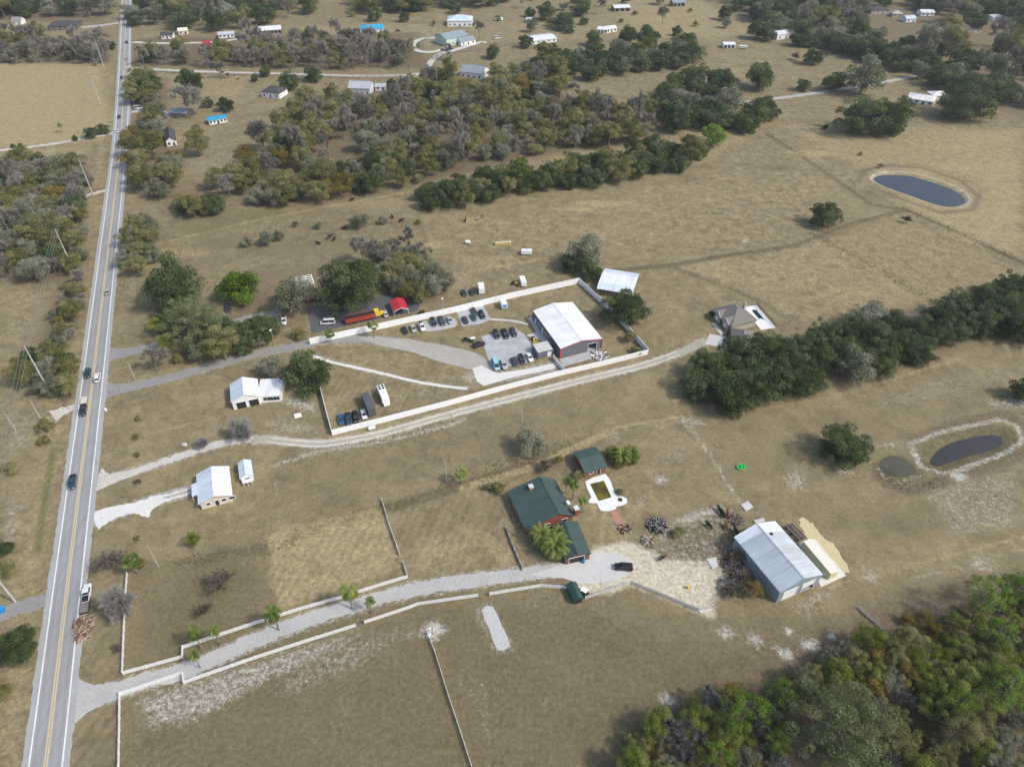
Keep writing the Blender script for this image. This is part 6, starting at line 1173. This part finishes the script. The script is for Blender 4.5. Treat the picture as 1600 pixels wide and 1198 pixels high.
tractor('dark green tractor with loader left of the large concrete pad', 729.5, 531, (1, .15), paint_m('green', PAINT['green'])); tractor('orange machine beside a white trailer outside the fence', 804, 443, (1, .2), mat('machine_orange', (.62, .27, .04), .5)); tractor('yellow tractor on the patio beside the warehouse', 833.5, 529, (.5, 1), LYEL, .8)
MB_ = MB().box((0, 0, .55), (2.2, 1.4, .12)); x, y, _ = G(738, 528.5, .5); e = empty('white_cart', (x, y, 0), .5, 'white flat cart beside the dark green tractor', 'cart'); MB_.build('deck', WHITE, e)
for s in (-1, 1): link('wheel', VM[('sedan', 'black')]['wheel'], e, (0, s*.7, .3), 0, (.8, .8, .8))
# ================================================================== POLES AND WIRES
POLEM = mat('pole_grey', (.46, .45, .43), .8, var=.12, scale=1); TOPS = {}
def pole(label, px, py, h, r=.22, arms=1, group=None, dz=(1, 0), name='utility_pole'):
    x, y, _ = G(px, py); e = empty(name, (x, y, 0), atan2(dz[1], dz[0]), label, 'pole', group); MB().tube([(0, 0, -.2), (0, 0, h*.5), (0, 0, h)], [r, r*.8, r*.6], 8).build('shaft', POLEM, e)
    for k in range(arms):
        z = h-.6-k*1.5; o = MB().box((0, .0, z), (2.6, .12, .14)).build('crossarm', WOODG, e)
        for q in (-1.15, 0, 1.15): MB().tube([(q, 0, z+.07), (q, 0, z+.32)], .06, 5).build('insulator', DARK, o)
    TOPS[label] = (x, y, h); return e
TR = [('tall power pole farthest up the highway', 163, 106), ('tall power pole beside the farm track field', 158, 165), ('tall power pole by the verge trees', 146, 306), ('tall power pole rising from the scrubby wood', 116, 424), ('tall power pole rising from the roadside tree clump', 78, 613), ('tall power pole at the left edge by the grey drive', 24, 940)]
for l_, px, py in TR: pole(l_, px, py, 19.5, .30, 2, 'tall power poles left of the highway')
for (a, *_), (c, *_) in zip(TR, TR[1:]):
    for k, (off, dh) in enumerate(((-1.15, -.3), (0, -.3), (1.15, -.3))):
        A, C = TOPS[a], TOPS[c]; pts = [(A[0]+(C[0]-A[0])*t+off, A[1]+(C[1]-A[1])*t, 19.5+dh-8*t*(1-t)*.35) for t in [i/12 for i in range(13)]]
        w_ = MB().tube(pts, .05, 3).build('power_line', STEELG); tag(w_, f'{("left", "middle", "right")[k]} thin power line strung from the {a}', 'wire', 'power lines left of the highway')
pole('thin pole standing at the brushy field corner', 248, 885, 9, .12, 0); pole('wooden pole standing in the middle field', 698, 752, 9.4, .15, 1); pole('low pole at the left verge driveway', 66, 658, 9, .15, 1); pole('low pole near the left edge on bare ground', 24, 672, 8, .15, 1); pole('thin pole at the mouth of the tarmac drive', 212, 594, 8, .12, 0); pole('short pole beside the lone pasture tree', 816, 660, 6, .12, 0)
for l_, px, py, h in (('lamp post standing at the north fence', 693, 491, 7.5), ('lamp post beside the gate oak', 430, 541, 7.5)):
    e = pole(l_, px, py, h, .10, 0, name='lamp_post'); MB().box((0, -.4, h), (.5, 1.0, .22)).build('lamp_head', WHITE, e)
# ================================================================== COWS
def cow_mesh(name, m):
    J = {'pel': (-.75, 0, 1.12, .34), 'mid': (-.1, 0, 1.02, .40), 'sho': (.55, 0, 1.12, .36), 'nk': (.95, 0, 1.28, .22), 'hd': (1.28, 0, 1.30, .17), 'mz': (1.62, 0, 1.08, .11), 'tl': (-1.08, 0, 1.05, .05), 'te': (-1.12, 0, .45, .04)}
    E = [('pel', 'mid'), ('mid', 'sho'), ('sho', 'nk'), ('nk', 'hd'), ('hd', 'mz'), ('pel', 'tl'), ('tl', 'te')]
    for s, q in ((.2, 'l'), (-.2, 'r')):
        J.update({'hk'+q: (-.78, s, .80, .17), 'hh'+q: (-.92, s, .45, .08), 'hf'+q: (-.85, s, .04, .07), 'fk'+q: (.52, s, .72, .14), 'fw'+q: (.56, s, .38, .075), 'ff'+q: (.54, s, .04, .065), 'er'+q: (1.15, s*1.4, 1.38, .05)})
        E += [('pel', 'hk'+q), ('hk'+q, 'hh'+q), ('hh'+q, 'hf'+q), ('sho', 'fk'+q), ('fk'+q, 'fw'+q), ('fw'+q, 'ff'+q), ('hd', 'er'+q)]
    ks = list(J); me = bpy.data.meshes.new(name); me.from_pydata([J[k][:3] for k in ks], [(ks.index(a), ks.index(b)) for a, b in E], []); o = bpy.data.objects.new(name, me); COL.objects.link(o)
    o.modifiers.new('skin', 'SKIN'); sv = me.skin_vertices[0].data
    for i, k in enumerate(ks): sv[i].radius = (J[k][3], J[k][3]); sv[i].use_root = (k == 'pel')
    s = o.modifiers.new('sub', 'SUBSURF'); s.levels = 1; s.render_levels = 1
    dg = bpy.context.evaluated_depsgraph_get(); ev = bpy.data.meshes.new_from_object(o.evaluated_get(dg)); bpy.data.objects.remove(o); ev.materials.clear(); ev.materials.append(m); return ev
COWS = {'black': cow_mesh('cow_body', mat('black_hide', (.012, .011, .010), .8)), 'brown': cow_mesh('cow_body', mat('brown_hide', (.16, .06, .025), .85, var=.3, scale=1.2)), 'pied': cow_mesh('cow_body', mat('pied_hide', (.08, .04, .03), .85, var=.5, scale=1.3, col2=(.65, .60, .55)))}
for k, px, py, a, lab in [('black', 550, 312, .2, 'black cow alone high in the pasture'), ('black', 497, 380, 2.8, 'black cow at the left of the pasture herd'), ('black', 522, 374, 1.2, 'black cow beside the low grey bush'), ('black', 554, 373, .4, 'black cow right of the low grey bush'), ('black', 537, 357, 0, 'black cow at the pasture ditch'), ('black', 613, 339, 2, 'small black cow by the last grey bush'), ('black', 627, 344.5, .5, 'black cow on the pasture tracks'),
                          ('pied', 747, 342, .3, 'pied cow on the straw patch'), ('brown', 752, 339, .6, 'dark brown cow behind the pied cow'), ('black', 727, 344.5, 1.5, 'black calf left of the straw patch'), ('black', 1124.5, 797, 1.9, 'black cow left of two by the burn yard'), ('black', 1130, 803, 1.8, 'black cow right of two by the burn yard'), ('brown', 1137.5, 803, 1.5, 'brown cow with pale back by the burn yard'), ('black', 1108, 821, 2.2, 'black cow alone left of the metal shop'), ('brown', 1135, 822, 1.6, 'red-brown cow near the metal shop roof'), ('black', 1149.5, 829, 1.9, 'black cow at the back corner of the metal shop'), ('brown', 372, 124, .2, 'brown cow in the paddock below the cross road')]:
    x, y, _ = G(px, py, .7); r = link('cow', COWS[k], None, (x, y, 0), a, (1.1, 1.1, 1.1)); tag(r, lab, 'cow', 'cattle')
# ================================================================== SMALL THINGS
STRAWM = mat('straw', (.52, .42, .16), .9, var=.25, scale=3); WRAP = mat('bale_wrap', (.72, .68, .50), .6)
for i in range(6):
    x, y, _ = G(775+i*4.2, 381-i*.3, .7); e = empty('round_bale', (x, y, .72), .2, f'round straw bale, {("first", "second", "third", "fourth", "fifth", "last")[i]} from the left in the pasture row', 'bale', 'round bales in the pasture'); MB().tube([(0, -.7, 0), (0, .7, 0)], .75, 12).build('straw_roll', STRAWM, e); MB().tube([(0, -.45, .0), (0, .45, .0)], .765, 12).build('net_wrap', WRAP, e)
x, y, _ = G(1157.5, 729.5, .2); e = empty('green_sandpit', (x, y, 0), .4, 'bright green plastic play tub lying in the right field', 'play tub'); GP = mat('green_plastic', (.03, .50, .12), .4); n = 16; pr = [(cos(2*pi*k/n)*1.25, sin(2*pi*k/n)*.95) for k in range(n)]
b = MB(); b.add([(a*1.0, c, 0) for a, c in pr]+[(a*1.1, c*1.1, .45) for a, c in pr]+[(a*.9, c*.9, .45) for a, c in pr]+[(a*.8, c*.8, .1) for a, c in pr], [(r_*n+k, r_*n+(k+1) % n, (r_+1)*n+(k+1) % n, (r_+1)*n+k) for r_ in range(3) for k in range(n)]+[tuple(range(3*n, 4*n))]); b.build('tub', GP, e); MB().box((.2, .1, .5), (.9, .8, .35), .3, taper=.7).build('lid_piece', GP, e)
def slab(name, label, cat, pts, h, m):
    P = [G(*p)[:2] for p in pts]; ox, oy = P[0]; e = empty(name, (ox, oy, 0), 0, label, cat); MB().prism([(x-ox, y-oy) for x, y in P], .02, h).build('top', m, e); MB().prism([((x-ox)*.94, (y-oy)*.94) for x, y in P], 0, .02).build('base', WOODG, e)
slab('concrete_slab', 'pale square slab beyond the cows by the metal shop', 'slab', [(1157, 789), (1168, 783), (1177, 793), (1165, 799)], .35, CONC); slab('concrete_slab', 'white slab lying in the weeds before the metal shop', 'slab', [(1103, 873), (1119, 871), (1122, 886), (1113, 889)], .25, CONC); slab('concrete_slab', 'narrow pale slab at the back of the metal shop', 'slab', [(1177, 814), (1193, 810), (1195, 815), (1180, 818)], .4, CONC); slab('white_slab', 'white board lying on the grass by the white annex', 'board', [(459, 648), (470, 646), (472, 651), (461, 654)], .4, WHITE); slab('ramp_slab', 'flat pale slab at the end of the weathered fence', 'slab', [(1091, 953), (1113, 950), (1114, 953), (1094, 958)], .3, CONC)
def heap(name, label, cat, px, py, r, h, mats, n, seed, ln=(.5, 2.), th=(.05, .14)):
    rng = random.Random(seed); x, y, _ = G(px, py); e = empty(name, (x, y, 0), 0, label, cat); bs = [MB() for _ in mats]
    for i in range(n):
        q = rng.random()**.6*r; a = rng.uniform(0, 2*pi); z = max(.04, h*(1-q/r)*rng.uniform(.4, 1)); L = rng.uniform(*ln)/2; az = rng.uniform(0, 2*pi); el = rng.gauss(0, .25); cx, cy = cos(a)*q, sin(a)*q; d = (cos(az)*cos(el)*L, sin(az)*cos(el)*L, sin(el)*L); t = rng.uniform(*th)
        bs[rng.randrange(len(bs))].tube([(cx-d[0], cy-d[1], max(t, z-d[2])), (cx+d[0], cy+d[1], max(t, z+d[2]))], [t, t*.7], 4)
    for k, (b, m) in enumerate(zip(bs, mats)): b.build(('sticks', 'boards', 'scrap', 'ash')[k % 4], m, e)
ASH = mat('ash', (.30, .30, .30), .9, var=.3, scale=2); CHAR = mat('charred_wood', (.025, .023, .022), .9); BRN = mat('brown_stick', (.16, .11, .07), .9, var=.3); TAN = mat('pale_board', (.40, .34, .25), .9, var=.2); RSTM = mat('rust', (.17, .085, .05), .8, var=.3)
heap('burn_pile', 'charred black and grey burn pile on the grass', 'pile', 1025, 821, 2.9, 1.1, [CHAR, ASH, CHAR], 260, 1); heap('rubble_pile', 'small pile of pale rubble below the burn pile', 'pile', 1012, 845, 1.8, .6, [TAN, ASH, BRN], 90, 2, (.3, .9), (.12, .3)); heap('roadside_pile', 'heap of reddish branches and boards on the highway shoulder', 'pile', 130, 975, 2.6, .9, [RSTM, TAN, BRN], 220, 3); heap('roadside_pile', 'smaller reddish debris heap nearest the drive mouth', 'pile', 128, 993, 1.8, .6, [RSTM, TAN], 110, 4)
heap('scrap_heap', 'dark scrap heap against the metal shop side wall', 'pile', 1152, 888, 3.6, .9, [CHAR, BRN, STEELG], 200, 5); heap('scrap_heap', 'scattered boards between the shop and white slab', 'pile', 1140, 875, 3.2, .4, [TAN, BRN, RSTM], 110, 6); heap('scrap_heap', 'scrap and bins beside the warehouse apron', 'pile', 938, 556, 3.4, .8, [WHITE, STEELG, BRN], 120, 7, (.5, 1.6), (.1, .35)); heap('brick_heap', 'brick rubble at the end of the red brick path', 'pile', 976, 826, 2.0, .7, [BRICK, CHAR, TAN], 90, 8, (.3, 1.2), (.08, .2)); heap('yard_clutter', 'white clutter beside the lime-green tree', 'pile', 360, 463, 3.2, .9, [WHITE, STEELG, BRN], 90, 9, (.6, 2.), (.1, .4)); heap('pipe_stack', 'scrap at the left field fence end', 'pile', 672, 988, 1.3, .3, [WHITE, TAN], 30, 10)
heap('scrap_heap', 'low brown scrap near the yellow drum', 'pile', 1128, 915, 1.8, .4, [BRN, ASH, TAN], 70, 15, (.4, 1.5)); heap('scrap_heap', 'loose scrap below the pale square slab', 'pile', 1150, 812, 2.4, .5, [CHAR, BRN, STEELG], 80, 16, (.4, 1.6))
c2, rz2, L2, W2 = frame_px((1226, 822), (1248, 845), (1237, 818), .8); e = empty('pipe_rack', (c2[0], c2[1], 0), rz2, 'rack of rusty beams behind the metal shop', 'rack')
for i in range(7): MB().tube([(-L2/2, -W2/2+W2*i/6, 1.0), (L2/2, -W2/2+W2*i/6+.1, 1.05)], .13, 5).build('beam', (RSTM, STEELG, BRN)[i % 3], e)
for x in (-L2/2+.5, 0, L2/2-.5): MB().box((x, 0, .45), (.2, W2, .9)).build('support', DARK, e)
def tank(label, px, py, d, r, L, m):
    x, y, _ = G(px, py, r); x2, y2, _ = G(px+d[0], py+d[1], r); e = empty('tank', (x, y, 0), atan2(y2-y, x2-x), label, 'tank'); MB().tube([(-L/2-.25, 0, r+.3), (-L/2, 0, r+.3), (L/2, 0, r+.3), (L/2+.25, 0, r+.3)], [r*.5, r, r, r*.5], 12).build('shell', m, e)
    for q in (-L*.3, L*.3): MB().box((q, 0, .2), (.2, r*1.4, .4)).build('foot', CONCG, e)
tank('white tank standing outside the lane fence', 581, 669, (1, -.3), .55, 1.8, WHITE)
x, y, _ = G(1, 953, .6); e = empty('blue_bin', (x, y, 0), .4, 'blue bin at the left edge by the grey drive', 'bin'); MB().box((0, 0, .6), (1.6, 1.2, 1.2), taper=1.15).build('tub', SBLUE, e); MB().box((0, 0, 1.24), (1.9, 1.4, .08)).build('lid', SBLUE, e)
for px, py, lab, m in ((912, 877, 'blue barrel at the garage wing corner', SBLUE), (1075, 917, 'yellow drum on the sandy apron', LYEL), (165, 640, 'white roadside marker drum right of the highway', WHITE)):
    x, y, _ = G(px, py, .4); e = empty('drum', (x, y, 0), 0, lab, 'drum'); MB().tube([(0, 0, 0), (0, 0, .3), (0, 0, .6), (0, 0, .95)], [.36, .40, .40, .36], 12).build('barrel', m, e); MB().tube([(0, 0, .95), (0, 0, 1.0)], .3, 12).build('lid', m, e)
x, y, _ = G(288, 694, .3); e = empty('boulder', (x, y, 0), 0, 'single pale boulder beside the sandy track', 'boulder'); rb = MB(); rr = random.Random(4); pts = [(cos(a*pi/4)*rr.uniform(.7, 1.1), sin(a*pi/4)*rr.uniform(.5, .8)) for a in range(8)]
rb.add([(x_*1.1, y_*1.1, 0) for x_, y_ in pts]+[(x_, y_, .45) for x_, y_ in pts]+[(x_*.5, y_*.5, .75) for x_, y_ in pts], [(r_*8+k, r_*8+(k+1) % 8, (r_+1)*8+(k+1) % 8, (r_+1)*8+k) for r_ in range(2) for k in range(8)]+[tuple(range(16, 24))]); rb.build('stone', CONC, e)
# scattered bits that nobody could count
rng = random.Random(11); b = MB()
for _ in range(190):
    px, py = rng.uniform(1000, 1175), rng.uniform(795, 950)
    if py < 905-(px-1000)*.55 or py > 905+(px-985)*.42: continue
    x, y, _ = G(px, py); s = rng.uniform(.08, .3); b.box((x, y, s*.2), (s*1.5, s, s*.5), rng.uniform(0, 3), taper=.7)
tag(b.build('scattered_debris', mat('debris', (.14, .12, .10), .9, var=.4, scale=.5, col2=(.45, .42, .38))), 'small scattered debris on the sandy yard before the metal shop', 'debris', kind='stuff')
rng = random.Random(12); b = MB()
for _ in range(2000):                              # weeds and tufts along fences, ditches and field edges
    L_ = rng.choice([[(430, 855), (520, 815), (620, 790), (700, 765), (790, 738)], [(1050, 413), (1240, 385), (1410, 328)], [(1410, 326), (1600, 412)], [(1200, 210), (1409, 328)], [(440, 380), (540, 355), (640, 345)], [(1372, 730), (1400, 756), (1470, 752)], [(425, 728), (600, 690), (720, 655)], [(280, 880), (430, 855)], [(200, 440), (170, 620), (155, 760), (130, 1000)], [(130, 400), (100, 640), (45, 1000)], [(1265, 362), (1470, 480)], [(760, 735), (900, 690)]])
    i = rng.randrange(len(L_)-1); t = rng.random(); px = L_[i][0]+(L_[i+1][0]-L_[i][0])*t; py = L_[i][1]+(L_[i+1][1]-L_[i][1])*t; x, y, _ = G(px, py); x += rng.gauss(0, 1.6); y += rng.gauss(0, 1.6); s = rng.uniform(.12, .4); a = rng.uniform(0, pi)
    for q in (0, pi/2): dx, dy = cos(a+q)*s*.5, sin(a+q)*s*.5; b.add([(x-dx, y-dy, 0), (x+dx, y+dy, 0), (x+dx*.4, y+dy*.4, s), (x-dx*.6, y-dy*.6, s*.8)], [(0, 1, 2, 3)])
tag(b.build('weeds', mat('weed', (.14, .12, .07), .95, var=.4, scale=.3, col2=(.22, .18, .09))), 'dry weeds growing along fences ditches and verges', 'weeds', kind='stuff')
# ---- air between the camera and the far trees
hb = MB().box((0, float(ys[0]+ys[-1])/2, 81.), (2*float(xs[-1])+200, float(ys[-1]-ys[0])+200, 170.)); hm = bpy.data.materials.new('pale_haze'); hm.use_nodes = True; hn = hm.node_tree.nodes
for q in list(hn):
    if q.type != 'OUTPUT_MATERIAL': hn.remove(q)
pv = hn.new('ShaderNodeVolumePrincipled'); pv.inputs['Color'].default_value = (.90, .92, .95, 1); pv.inputs['Density'].default_value = .00011; pv.inputs['Anisotropy'].default_value = .2
hm.node_tree.links.new(pv.outputs[0], hn['Material Output'].inputs['Volume']); tag(hb.build('haze', hm), 'thin pale haze over the whole view', None, kind='stuff')
